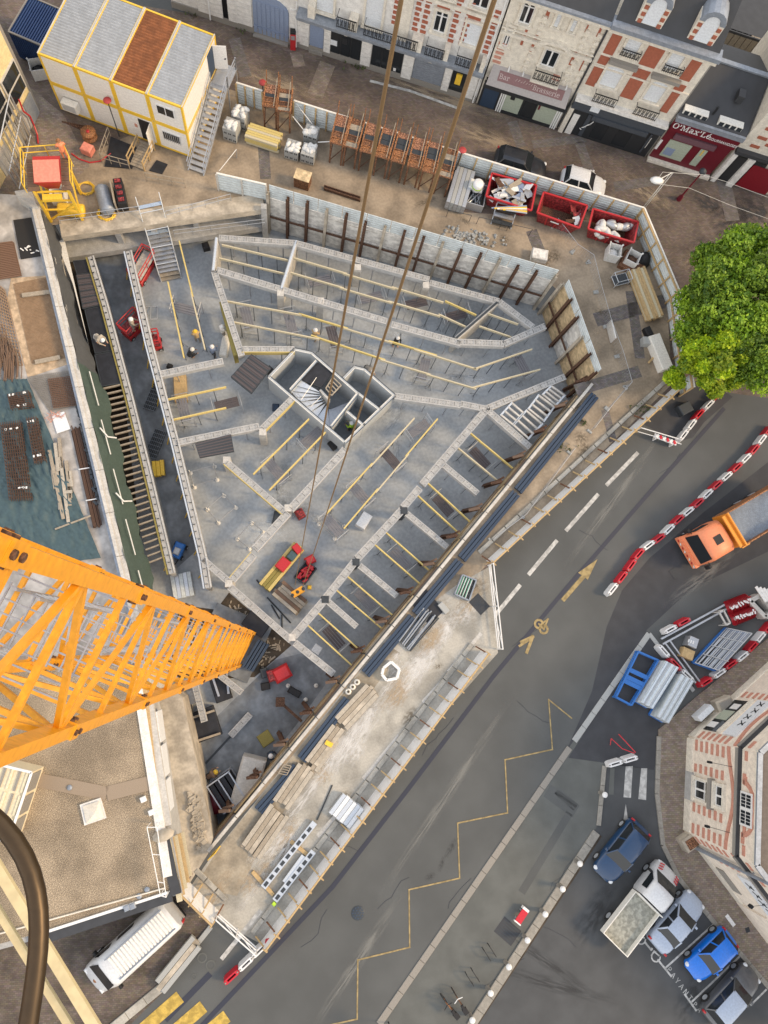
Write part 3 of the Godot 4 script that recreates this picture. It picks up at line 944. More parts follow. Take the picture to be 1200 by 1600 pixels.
	for p in [[V(-10.54,-0.85,-29.63),V(-10.57,-3.5,-30.07)],[V(-7.71,-0.85,-30.75),V(-7.62,-3.5,-29.85)],[V(-13,-0.85,-29.14),V(-13.04,-3.5,-29.26)],[V(-2.7,0.5,-31.1),V(-2.75,-3.5,-30.95)]]:
		var s:=S()
		var c: Vector3 = p[0]
		block(s,c.x - 0.2,c.x+0.2,F,c.y,c.z - 0.2,c.z+0.2)
		whole("concrete_column",s,mm("concrete"),["square concrete column under the edge beams, third from the east","square concrete column under the edge beams, second from the east","square concrete column under the edge beams, at its west end","tall concrete column where the edge beam meets the northern pit wall"][k],"column")
		k += 1
	# the ledge below the gravel-roofed building
	var lg:=S()
	slab(lg,[V(-8.45,2.1,1.94),V(-6.81,0.1,3.22),V(-4.56,0.1,11.68),V(-4.84,0,12.58),V(-6.09,0,14.59),V(-8.01,0,14.16)],F,0.12)
	struct("ledge",lg,mm("concrete_warm"))



# ---------------------------------------------------------------- the new concrete
func wall_run(root: Node3D,called: String,a: Vector3,b: Vector3,w: float,y0: float,m: String) -> void:
	var s:=S()
	bar(s,V(a.x,(a.y+y0)/2,a.z),V(b.x,(a.y+y0)/2,b.z),w,a.y - y0)
	wpart(called,s,mm(m),root)


func core() -> void:
	var root:=thing("stair_core","pale concrete stair and lift core with open shafts in the middle of the pit","stair core",V(0.89,-3.5,-18.4))
	var o:=[V(-2.03,-0.9,-18.76),V(-0.24,-0.9,-20.92),V(0.95,-0.9,-20.71),V(4.27,-0.9,-17.86),V(4.02,-0.9,-17.63),V(2.41,-0.9,-15.26),V(3.38,-0.9,-14.2)]
	for q in [[o[0],o[1]],[o[1],o[2]],[o[2],o[3]],[o[0],o[6]],[V(1.32,-0.9,-20.11),V(-0.49,-0.9,-17.85)],[V(4.31,-0.9,-17.82),V(2.44,-0.9,-15.28)],[V(3.26,-0.9,-18.92),V(4.04,-0.9,-19.8)],[V(4.04,-0.9,-19.8),V(4.78,-0.9,-19.63)],[V(4.78,-0.9,-19.63),V(6.94,-0.9,-17.77)],[V(6.94,-0.9,-17.77),V(3.43,-0.9,-14.13)],[V(4.31,-0.9,-17.86),V(5.88,-0.9,-16.67)],[V(3.54,-0.9,-16.45),V(4.8,-0.9,-15.41)]]:
		var m:=axes(q[0],q[1])
		var a: Vector3 = q[0]
		var b: Vector3 = q[1]
		wall_run(root,"wall",a,b,0.16,F,"concrete_cool")
		# the forms' edge strips stand proud of the wall tops
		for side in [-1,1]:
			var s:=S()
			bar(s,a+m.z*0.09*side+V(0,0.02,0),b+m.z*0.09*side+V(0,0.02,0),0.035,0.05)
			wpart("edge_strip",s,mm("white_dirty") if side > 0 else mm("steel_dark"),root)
	var d:=S()
	slab(d,[V(1.37,-1.02,-20.04),V(2.48,-1.02,-19.26),V(1.64,-1.02,-18.15),V(0.28,-1.02,-18.69)],-1.12,-1.02)
	wpart("deck",d,mm("ply_dark"),root)
	# winding stair: treads fan round the newel
	var c: Vector3 = V(1.86,-1.5,-17.83)
	var nw:=S()
	bar(nw,V(1.61,-1.2,-18.05) - V(0,1.1,0),V(2.29,-1.2,-17.31) - V(0,1.1,0),0.16,2.3)
	wpart("newel_wall",nw,mm("concrete_pale"),root)
	var rim:=[V(0.28,-1.1,-18.68),V(-0.12,-1.2,-18.3),V(-0.45,-1.3,-17.93),V(-0.11,-1.4,-17.54),V(0.28,-1.5,-17.28),V(0.66,-1.6,-16.98),V(1.04,-1.7,-16.68),V(1.47,-1.8,-16.33),V(1.95,-1.9,-15.98),V(2.38,-2,-15.68),V(2.76,-2.2,-16.24),V(3.16,-2.4,-16.81),V(3.55,-2.6,-17.38),V(3.87,-2.8,-17.87)]
	for k in rim.size() - 1:
		var s:=S()
		var y:=-1.15 - 0.15*k
		var hub: Vector3 = at(V(1.6,-0.9,-17.87),V(2.3,-0.9,-17.12),clampf(k/9.0,0,1))
		slab(s,[hub,rim[k],rim[k+1],hub+(rim[k+1] - hub)*0.06],y - 0.16,y)
		wpart("tread",s,mm("alu") if k < 8 else mm("galv"),root)
	var lad:=S()
	for q in [[V(2.49,-0.9,-18.93),V(2,-0.9,-18.07)],[V(3.1,-0.9,-18.36),V(2.42,-0.9,-17.56)]]:
		bar(lad,q[0],q[1],0.08,0.12)
	for k in 5:
		var t:=k/4.0
		bar(lad,at(V(2.49,-0.9,-18.93),V(2,-0.9,-18.07),t),at(V(3.1,-0.9,-18.36),V(2.42,-0.9,-17.56),t),0.07,0.09)
	wpart("formwork_ladder",lad,mm("timber_grey"),root)
	for q in [[V(-0.4,-0.9,-17.7),V(0.27,-0.9,-17.12)],[V(2.45,-0.9,-15.35),V(4.18,-0.9,-17.72)],[V(0.27,-0.9,-17.12),V(1.32,-0.9,-18.83)],[V(0.94,-0.9,-16.63),V(1.67,-0.9,-17.44)],[V(0.01,-0.9,-17.54),V(1.02,-0.9,-16.8)]]:
		var s:=S()
		tube(s,q[0]+V(0,0.1,0),q[1]+V(0,0.1,0),0.025)
		wpart("guard_rail",s,mm("galv"),root)
	var dr:=S()
	var m2:=axes(o[0],o[6])
	box(dr,at(V(-2.14,-3.5,-19.73),V(3.55,-3.5,-14.94),0.035)+V(0,1.1,0),V(0.5,2.0,0.26),m2)
	wpart("doorway",dr,mm("black"),root)


# a beam with its stirrups standing out of the top
func stirrup_beam(a: Vector3,b: Vector3,w: float,h: float,label: String,forms:="",dark:=false) -> void:
	var root:=framed("concrete_beam",label,"concrete beam",b - a,a)
	var l:=a.distance_to(b)
	var s:=S()
	block(s,0,l,-h,0,-w/2,w/2)
	part("beam",s,mm("concrete"),root)
	var st:=S()
	var n:=int(l/0.2)
	for k in n:
		var x:=(k+0.5)*l/n+rng.randf_range(-0.03,0.03)
		var z:=w*0.32
		block(st,x - 0.01,x+0.01,0.0,0.1,-z,-z+0.02)
		block(st,x - 0.01,x+0.01,0.0,0.1,z - 0.02,z)
		if k % 3 == 0: block(st,x - 0.012,x+0.012,0.1,0.12,-z,z)
	stuff(part("stirrup",st,mm("steel_dark"),root))
	for side in [-1,1]:
		var f:=S()
		block(f,0,l,-h*0.9,0.03,side*(w/2+0.002),side*(w/2+0.05))
		part("form_board",f,mm("yellow_beam") if forms == "yellow" and side > 0 else mm("beam_side"),root)
	var np:=maxi(2,int(l/1.6))
	for k in np:
		var p:=S()
		var x:=(k+0.5)*l/np
		tube(p,V(x,-h,0),V(x,-2.59,0),0.045,5)
		part("prop",p,mm("galv"),root)


func beams() -> void:
	var list:=[
		[V(-5.92,-0.9,-29.22),V(-0.38,-0.9,-29.19),0.4,"narrow concrete beam along the top of the north-west bay",""],
		[V(-0.38,-0.9,-29.19),V(9.61,-0.9,-26.94),0.42,"long concrete beam in front of the northern pit wall",""],
		[V(9.63,-0.9,-26.69),V(14.92,-0.9,-25.51),0.42,"concrete beam in front of the northern pit wall, its eastern run",""],
		[V(14.92,-0.9,-25.51),V(17.5,-0.9,-23.58),0.4,"short concrete beam angled across the north-east corner",""],
		[V(-5.98,-0.9,-26.68),V(6.4,-0.9,-23.42),0.45,"long concrete beam running east from the bend in the upper left",""],
		[V(6.73,-0.9,-23.21),V(11.9,-0.9,-22),0.45,"concrete beam carrying on the long upper beam past the rope",""],
		[V(11.64,-0.9,-22.1),V(15.19,-0.9,-22.14),0.45,"short level concrete beam in the upper right of the pit",""],
		[V(15.19,-0.9,-22.14),V(18.44,-0.9,-23.74),0.42,"concrete beam rising to the tan eastern wall",""],
		[V(-6.13,-0.9,-26.53),V(-3.98,-0.9,-20.24),0.42,"concrete beam running down from the bend in the upper left",""],
		[V(-9.6,-0.9,-18.58),V(-5.24,-0.9,-19.78),0.42,"concrete beam west of the dark formwork lozenge",""],
		[V(-3.99,-0.9,-20.71),V(-0.27,-0.9,-20.9),0.42,"yellow-edged concrete beam just above the dark formwork lozenge","yellow"],
		[V(6.96,-0.9,-17.72),V(11.81,-0.9,-17.24),0.42,"concrete beam leaving the stair core to the east",""],
		[V(11.79,-0.9,-17.34),V(13.73,-0.9,-17.01),0.42,"concrete beam closing the run from the core to the junction",""],
		[V(13.8,-0.9,-17.09),V(19.82,-0.9,-19.79),0.42,"concrete beam from the junction up to the eastern wall",""],
		[V(13.79,-0.9,-16.95),V(16.91,-0.9,-14.24),0.42,"concrete beam from the junction down to the timbered wall",""],
		[V(13.57,-0.9,-16.82),V(8.92,-0.9,-11.25),0.5,"long diagonal concrete beam, its topmost run from the junction",""],
		[V(8.74,-0.9,-11.01),V(7.54,-0.9,-9.56),0.5,"long diagonal concrete beam, the short run below its top",""],
		[V(7.45,-0.9,-9.37),V(4.32,-0.9,-5.9),0.5,"long diagonal concrete beam, its middle run",""],
		[V(4.15,-0.9,-5.68),V(2.17,-0.9,-3.13),0.5,"long diagonal concrete beam, its lower middle run",""],
		[V(2.08,-0.9,-3),V(0.11,-0.9,-0.64),0.5,"long diagonal concrete beam, its lowest run",""],
		[V(-6.06,-0.9,-5.72),V(-4.28,-0.9,-4.22),0.4,"concrete beam at the slab's left end, beside the corridor",""],
		[V(-4.2,-0.9,-3.9),V(-0.05,-0.9,-0.36),0.42,"long concrete beam along the edge of the excavated soil",""],
		[V(0.18,-0.9,-0.22),V(2.82,-0.9,1.85),0.42,"concrete beam reaching the timbered wall above the white panel",""],
		[V(3.44,-0.9,-13.63),V(-0.32,-0.9,-9.25),0.5,"concrete beam leaving the core to the lower left",""],
		[V(-0.46,-0.9,-9.02),V(-2.64,-0.9,-6.44),0.5,"concrete beam below the crossing in the lower left",""],
		[V(-2.69,-0.9,-6.11),V(-4.08,-0.9,-4.35),0.5,"yellow-edged concrete beam ending at the slab's lower corner","yellow"],
		[V(-4.79,-0.9,-12.47),V(-0.68,-0.9,-9.02),0.45,"yellow-edged concrete beam slanting down beside the lower dark panel","yellow"],
		[V(-8.19,-0.9,-13.72),V(-2.6,-0.9,-15.11),0.42,"concrete beam above the lower dark formwork panel",""],
		[V(-2.41,-0.9,-14.86),V(-0.35,-0.9,-17.19),0.45,"short yellow-edged concrete beam running up to the stair core","yellow"],
		[V(7.79,-0.9,-9.15),V(10.66,-0.9,-6.8),0.35,"narrow concrete beam from the diagonal to the timbered wall, second from the top",""],
		[V(4.49,-0.9,-5.45),V(7.07,-0.9,-3.37),0.35,"narrow concrete beam from the diagonal to the timbered wall, third from the top",""],
		[V(2.36,-0.9,-2.97),V(4.33,-0.9,-1.28),0.35,"narrow concrete beam from the diagonal to the timbered wall, lowest",""],
		[V(10.44,-0.9,-12.75),V(12.93,-0.9,-10.71),0.35,"narrow concrete beam from the diagonal to the timbered wall, topmost",""],
		[V(-6.43,-2.2,2.3),V(-5.65,-2.2,4.95),0.35,"pale concrete beam with print along it, leaning in the southern excavation",""],
		[V(-4.99,-2.2,1.76),V(-3.25,-2.2,3.09),0.35,"pale concrete beam emerging from under the crane foot",""],
		[V(-2.7,-3,4.56),V(-3.97,-3,5.96),0.4,"pale concrete beam lying on the southern slab",""],
	]
	for q in list: stirrup_beam(q[0],q[1],q[2]*0.86,0.5,q[3],q[4])
	# full walls
	var k:=0
	for q in [[V(-6.08,-0.9,-29.21),V(-6.21,-0.9,-26.61),0.25,"thin concrete wall panel closing the north-west bay"],[V(-0.32,-0.9,-29.38),V(-1.31,-0.9,-25.53),0.25,"thin concrete wall panel between the two northern bays"],[V(11.59,-0.9,-22.41),V(14.77,-0.9,-25.42),0.3,"dark-topped concrete wall panel across the upper right bay"]]:
		var root:=thing("wall_panel",q[3],"wall panel",V(q[0].x,F,q[0].z))
		wall_run(root,"panel",q[0]+V(0,0.01,0),q[1]+V(0,0.01,0),q[2],F,"concrete_pale")
		var s:=S()
		bar(s,q[0]+V(0,0.03,0),q[1]+V(0,0.03,0),q[2]*0.55,0.06)
		wpart("top_strip",s,mm("steel_dark") if k == 2 else mm("alu"),root)
		k += 1
	# the two long walls of the western corridor
	k = 0
	for q in [[[V(-12.24,-0.9,-27.71),V(-10.4,-0.9,-20.86),V(-8.27,-0.9,-13.75),V(-6.06,-0.9,-5.84),V(-5.66,-0.9,-3.8)],"long western corridor wall with a pale double edge, its right-hand side","alu"],[[V(-14.8,-0.9,-27.11),V(-13.62,-0.9,-23.65),V(-11.5,-0.9,-16.82),V(-9.85,-0.9,-11.09),V(-8.06,-0.9,-4.73)],"long western corridor wall with yellow edges, its left-hand side","olive"]]:
		var root:=thing("corridor_wall",q[1],"wall",V(q[0][0].x,F,q[0][0].z))
		for i in q[0].size() - 1:
			var a: Vector3 = q[0][i]
			var b: Vector3 = q[0][i+1]
			wall_run(root,"wall",a,b,0.28,F,"concrete")
			var m:=axes(a,b)
			for side in [-1,1]:
				var s:=S()
				bar(s,a+m.z*side*0.24+V(0,-0.02,0),b+m.z*side*0.24+V(0,-0.02,0),0.1,0.16)
				wpart("edge_beam",s,mm("beam_side") if side < 0 else mm(q[2]),root)
			var st:=S()
			for t in int(a.distance_to(b)/0.5):
				var p:=at(a,b,(t+0.5)/int(a.distance_to(b)/0.5))
				box(st,p+V(rng.randf_range(-0.1,0.1),0.06,0),V(0.03,0.14,0.14),m)
			stuff(wpart("starter_bar",st,mm("steel_dark"),root))
			for t in int(a.distance_to(b)/1.3):
				var s:=S()
				var p:=at(a,b,(t+0.5)/int(a.distance_to(b)/1.3))+m.z*0.2
				bar(s,p+m.z*0.55+V(0,-2.5,0),p+V(0,-0.3,0),0.06,0.06)
				wpart("wall_strut",s,mm("yellow"),root)
		k += 1
	# concrete columns standing free in the slab
	k = 0
	for q in [[V(-1.38,-0.9,-25.18),"short concrete column below the wall between the northern bays"],[V(1.54,-0.9,-24.75),"concrete column beside the long upper beam, west of the left rope"],[V(4.23,-0.9,-27.57),"concrete column under the beam in front of the northern wall, left of the rope"],[V(9.35,-0.9,-26.47),"concrete column under the northern beam, right of the right rope"],[V(-2.35,-0.9,-14.69),"concrete column at the bend above the lower dark panel"],[V(-4.74,-0.9,-12.6),"concrete column at the top of the slanting yellow-edged beam"],[V(-0.47,-0.9,-9.34),"concrete column at the crossing of beams in the lower left"],[V(0,-0.9,-0.57),"concrete column at the foot of the long diagonal beam"],[V(-4.28,-0.9,-4.11),"concrete column at the slab's lower left corner"],[V(7.6,-0.9,-9.33),"dark capped column on the diagonal beam, upper of three"],[V(4.25,-0.9,-5.66),"dark capped column on the diagonal beam, middle of three"],[V(2.18,-0.9,-3.1),"dark capped column on the diagonal beam, lowest of three"]]:
		var c: Vector3 = q[0]
		var s:=S()
		block(s,c.x - 0.24,c.x+0.24,F,-0.86,c.z - 0.24,c.z+0.24)
		whole("column",s,mm("steel_dark") if "capped" in q[1] else mm("concrete_pale"),q[1],"column")
		k += 1
	# formwork panels already laid
	for q in [[[V(-3.3,-0.8,-20.32),V(-1.91,-0.8,-19.38),V(-3.21,-0.8,-17.46),V(-4.64,-0.8,-18.59)],"deck_brown","dark formwork deck shaped like a lozenge west of the stair core"],[[V(-6.87,-0.8,-13.64),V(-4.52,-0.8,-14.39),V(-4.28,-0.8,-13.22),V(-6.53,-0.8,-12.71)],"deck_brown","dark formwork deck hanging below the lower left beam"],[[V(-15.93,-1,-26.75),V(-14.88,-1,-26.92),V(-14.47,-1,-25.94),V(-15.57,-1,-25.73)],"ply_dark","black plywood deck panel at the north end of the corridor edge"],[[V(-15.61,-0.94,-25.7),V(-14.42,-0.94,-25.91),V(-13.76,-0.94,-23.56),V(-14.99,-0.94,-23.17)],"deck_brown","ribbed dark deck panel, second down the corridor edge"],[[V(-14.88,-1,-23.12),V(-13.75,-1,-23.46),V(-12.81,-1,-20.23),V(-13.97,-1,-19.95)],"ply_dark","black plywood deck panel on which a man bends over"],[[V(-13.97,-0.94,-19.82),V(-12.74,-0.94,-20.12),V(-12.11,-0.94,-17.85),V(-13.36,-0.94,-17.56)],"ply_dark","black plywood deck panel at the top of the open joists"]]:
		var root:=thing("formwork_deck",q[2],"formwork panel",q[0][3])
		var s:=S()
		var p: Array = q[0]
		slab(s,p,p[0].y - 0.12,p[0].y)
		wpart("deck",s,mm(q[1]),root)
		if q[1] == "deck_brown":
			for k2 in 11:
				var r:=S()
				var t:=(k2+0.5)/11.0
				bar(r,at(p[0],p[3],t)+V(0,0.02,0),at(p[1],p[2],t)+V(0,0.02,0),0.09,0.04)
				wpart("rib",r,mm("steel_dark") if k2 % 2 else mm("deck_brown"),root)
		var e:=S()
		for i in 4: under(e,p[i]+V(0,0.03,0),p[(i+1) % 4]+V(0,0.03,0),0.06,0.2)
		wpart("edge",e,mm("steel_dark"),root)
	# slatted formwork grids in the eastern corner
	k = 0
	for q in [[V(15.7,-0.9,-17.62),V(16.54,-0.9,-16.9),V(15.64,-0.9,-15.86),V(14.76,-0.9,-16.56)],[V(16.78,-0.9,-17.08),V(17.94,-0.9,-16.1),V(16.77,-0.9,-14.85),V(15.67,-0.9,-15.83)],[V(17.75,-0.9,-18.3),V(18.92,-0.9,-17.45),V(18,-0.9,-16.22),V(16.86,-0.9,-17.12)],[V(18.75,-0.9,-19.05),V(19.74,-0.9,-18.36),V(18.97,-0.9,-17.5),V(18,-0.9,-18.29)]]:
		var gd:=thing("slatted_grid","grey slatted formwork grid in the pit's eastern corner, %s from the junction" % ORD[k],"formwork grid",q[3])
		for i in 2:
			var s:=S()
			under(s,[q[0],q[1]][i],[q[3],q[2]][i],0.13,0.2)
			wpart("rail",s,mm("alu"),gd)
		for i in 4:
			var s:=S()
			under(s,at(q[0],q[3],0.05+0.3*i)+V(0,0.01,0),at(q[1],q[2],0.05+0.3*i)+V(0,0.01,0),0.13,0.16)
			wpart("slat",s,mm("concrete_pale"),gd)
		k += 1
	# open joists down the corridor's left
	var root:=thing("joist_deck","open row of grey timber joists between the green tarpaulin and the corridor wall","joists",V(-13.02,-0.9,-17.47))
	for t in 30:
		var f:=t/29.0
		var s:=S()
		bar(s,at(at(V(-13.24,-1,-17.41),V(-11.53,-1,-11.59),f),at(V(-11.53,-1,-11.59),V(-9.53,-1,-5.46),f),f),at(at(V(-12.04,-1,-17.76),V(-10.41,-1,-11.97),f),at(V(-10.41,-1,-11.97),V(-8.49,-1,-5.89),f),f),0.09,0.2)
		wpart("joist",s,mm("timber_grey"),root)


# a timber beam on steel props
func joist(a: Vector3,b: Vector3,m: String,label: String,prop_n: int) -> void:
	var root:=framed("formwork_joist",label,"formwork beam",b - a,a)
	var l:=a.distance_to(b)
	var n:=maxi(1,int(l/3.4))
	for k in n:
		var s:=S()
		var x0:=k*l/n - 0.15
		var x1:=(k+1)*l/n+0.15
		var z:=0.06*(k % 2)
		block(s,x0,x1,-0.04 - 0.01*(k % 2),0.0 - 0.01*(k % 2),z - 0.042,z+0.042)
		block(s,x0,x1,-0.17,-0.05,z - 0.02,z+0.02)
		block(s,x0,x1,-0.21,-0.17,z - 0.055,z+0.055)
		part("beam",s,mm(m) if (k % 2 == 0) else mm("pale_beam"),root)
	for k in prop_n:
		var s:=S()
		var x:=(k+0.4)*l/prop_n
		tube(s,V(x,-0.2,0),V(x,F+1.0,0),0.035,5,0.035)
		for i in (3 if k % 3 == 0 else 0):
			var q:=V(cos(TAU*i/3.0+k),0,sin(TAU*i/3.0+k))*0.32
			bar(s,V(x,-1.9,0),V(x,-2.49,0)+q,0.02,0.02)
		part("prop",s,mm("prop_steel"),root)


func joists() -> void:
	var q:=[
		[V(9.44,-1,-11.32),V(12.25,-1,-8.78),"yellow_beam","eastern bays, second bay from the top, upper"],
		[V(8.67,-1,-10.43),V(11.46,-1,-7.91),"yellow_beam","eastern bays, second bay from the top, lower"],
		[V(6.38,-1,-7.77),V(9.24,-1,-5.3),"yellow_beam","eastern bays, third bay from the top, upper"],
		[V(5.64,-1,-6.86),V(8.58,-1,-4.36),"yellow_beam","eastern bays, third bay from the top, lower"],
		[V(3.71,-1,-4.68),V(6.66,-1,-2.19),"yellow_beam","eastern bays, fourth bay from the top, upper"],
		[V(2.99,-1,-3.71),V(5.92,-1,-1.29),"yellow_beam","eastern bays, fourth bay from the top, lower"],
		[V(1.75,-1,-2.17),V(4.6,-1,0.31),"yellow_beam","eastern bays, lowest bay, upper"],
		[V(1.05,-1,-1.36),V(3.89,-1,1.16),"yellow_beam","eastern bays, lowest bay, lower"],
		[V(12.62,-1,-15.12),V(15.49,-1,-12.77),"yellow_beam","eastern bays, topmost bay, upper"],
		[V(11.62,-1,-14.03),V(14.47,-1,-11.71),"pale_beam","eastern bays, topmost bay, lower"],
		[V(2.28,-1,-9.14),V(8.27,-1,-16.1),"yellow_beam","right of the core, left of a pair"],
		[V(3.5,-1,-8.13),V(10.02,-1,-16.07),"yellow_beam","right of the core, right of a pair"],
		[V(-2.81,-1,-11.8),V(0.75,-1,-15.71),"yellow_beam","below the core, left of a pair"],
		[V(-1.69,-1,-10.7),V(1.93,-1,-14.78),"yellow_beam","below the core, right of a pair"],
		[V(-5.56,-1,-28.74),V(-1.04,-1,-27.9),"pale_beam","north-west bay, upper"],
		[V(-5.71,-1,-27.67),V(-1.26,-1,-26.82),"pale_beam","north-west bay, lower"],
		[V(-0.31,-1,-28.04),V(10.54,-1,-25.29),"pale_beam","long northern bay, upper"],
		[V(-0.53,-1,-26.87),V(10.27,-1,-24.16),"pale_beam","long northern bay, lower"],
		[V(-5.11,-1,-24.39),V(0.03,-1,-23.66),"pale_beam","wide upper bay, upper line, western"],
		[V(0.11,-1,-23.7),V(9.98,-1,-21.07),"yellow_beam","wide upper bay, upper line, middle"],
		[V(8.56,-1,-21.38),V(13.03,-1,-20.13),"pale_beam","wide upper bay, upper line, eastern"],
		[V(13.03,-1,-20.17),V(17.26,-1,-21.85),"pale_beam","wide upper bay, upper line, rising end"],
		[V(-4.65,-1,-22.82),V(1.35,-1,-21.87),"pale_beam","wide upper bay, lower line, western"],
		[V(1.02,-1,-22.07),V(6.16,-1,-20.53),"yellow_beam","wide upper bay, lower line, middle"],
		[V(6.08,-1,-20.46),V(12.9,-1,-18.68),"pale_beam","wide upper bay, lower line, eastern"],
		[V(12.9,-1,-18.72),V(17.82,-1,-20.28),"pale_beam","wide upper bay, lower line, rising end"],
		[V(10.95,-1,-25.32),V(13.03,-1,-24.44),"yellow_beam","upper right bay, first"],
		[V(10.43,-1,-24.23),V(12.26,-1,-23.44),"pale_beam","upper right bay, second"],
		[V(14.22,-1,-24.51),V(16.24,-1,-23.88),"pale_beam","corner bay, upper"],
		[V(13.52,-1,-23.47),V(15.65,-1,-22.82),"pale_beam","corner bay, lower"],
		[V(-8.82,-1,-16.88),V(-5.13,-1,-17.89),"yellow_beam","western bay left of the lozenge, upper"],
		[V(-8.48,-1,-15.41),V(-5.07,-1,-16.37),"yellow_beam","western bay left of the lozenge, lower"],
		[V(-8.7,-1,-28.71),V(-6.55,-1,-20.83),"yellow_beam","beneath the stair tower, right of a pair"],
		[V(-9.34,-1,-25.48),V(-8.02,-1,-20.11),"yellow_beam","beneath the stair tower, left of a pair"],
	]
	for k in q.size():
		var l: float = q[k][0].distance_to(q[k][1])
		joist(q[k][0],q[k][1],q[k][2],"%s formwork beam on props, %s" % ["yellow" if q[k][2] == "yellow_beam" else "pale",q[k][3]],clampi(int(l/1.1),3,12))
	# low working platforms between the beams
	var pl:=[[V(10.67,-2.2,-10.03),0.85,"second bay from the top"],[V(7.55,-2.2,-6.1),0.85,"third bay from the top"],[V(5.03,-2.2,-3.16),0.85,"fourth bay from the top"],[V(2.86,-2.2,-0.58),0.85,"lowest bay"],[V(4.61,-2.2,-10.73),0.85,"middle of the slab, upper"],[V(2.69,-2.2,-8.4),0.85,"left of the white box"],[V(6.83,-2.2,-13.4),0.85,"middle of the slab, highest"],[V(-1.39,-2.2,-12.26),0.85,"below the core"],[V(1.11,-2.2,-14.8),-0.75,"against the core's lower wall"],[V(13.49,-2.2,-13.67),0.85,"topmost eastern bay"],[V(9.36,-2.2,-20.42),-1.35,"below the right rope"],[V(16.99,-2.2,-21),1.1,"near the tan wall"],[V(-5.01,-2.2,-17.07),-0.3,"west of the lozenge"],[V(-3.81,-2.2,-23.74),1.3,"upper left bay"],[V(-0.62,-2.2,-23.48),1.3,"upper bay left of centre"],[V(2.54,-2.2,-22.59),1.3,"upper bay beside the left rope"],[V(1.48,-2.2,-27),-0.3,"northern bay, left"],[V(5.37,-2.2,-25.89),-0.3,"northern bay, middle"],[V(8.8,-2.2,-25.64),-0.3,"northern bay, right"],[V(-8,-2.2,-16.5),1.3,"far western bay"],[V(-8.17,-2.2,-24.15),0.2,"below the stair tower"],[V(11.88,-2.2,-24.83),-0.3,"upper right bay"],[V(8.92,-2.2,-15.75),-0.6,"right of the core"]]
	for k in pl.size():
		var c: Vector3 = pl[k][0]
		var root:=thing("work_platform","low steel work platform with a dark deck, %s" % pl[k][2],"platform",V(c.x,F,c.z),-float(pl[k][1]) if k < 8 else float(pl[k][1])*-1.0)
		var s:=S()
		for i in 4: block(s,-0.85,0.85,1.24,1.3,-0.36+i*0.185,-0.2+i*0.185)
		part("deck",s,mm("platform_grey") if k % 3 else mm("deck_brown"),root)
		for x in [-1.0,1.0]:
			var f:=S()
			for z in [-0.55,0.55]:
				tube(f,V(x,0,z),V(x,1.9,z),0.025,5)
			tube(f,V(x,1.9,-0.55),V(x,1.9,0.55),0.025,5)
			tube(f,V(x,1.2,-0.55),V(x,1.2,0.55),0.025,5)
			tube(f,V(x,0.4,-0.55),V(x,1.2,0.55),0.02,5)
			part("end_frame",f,mm("galv"),root)


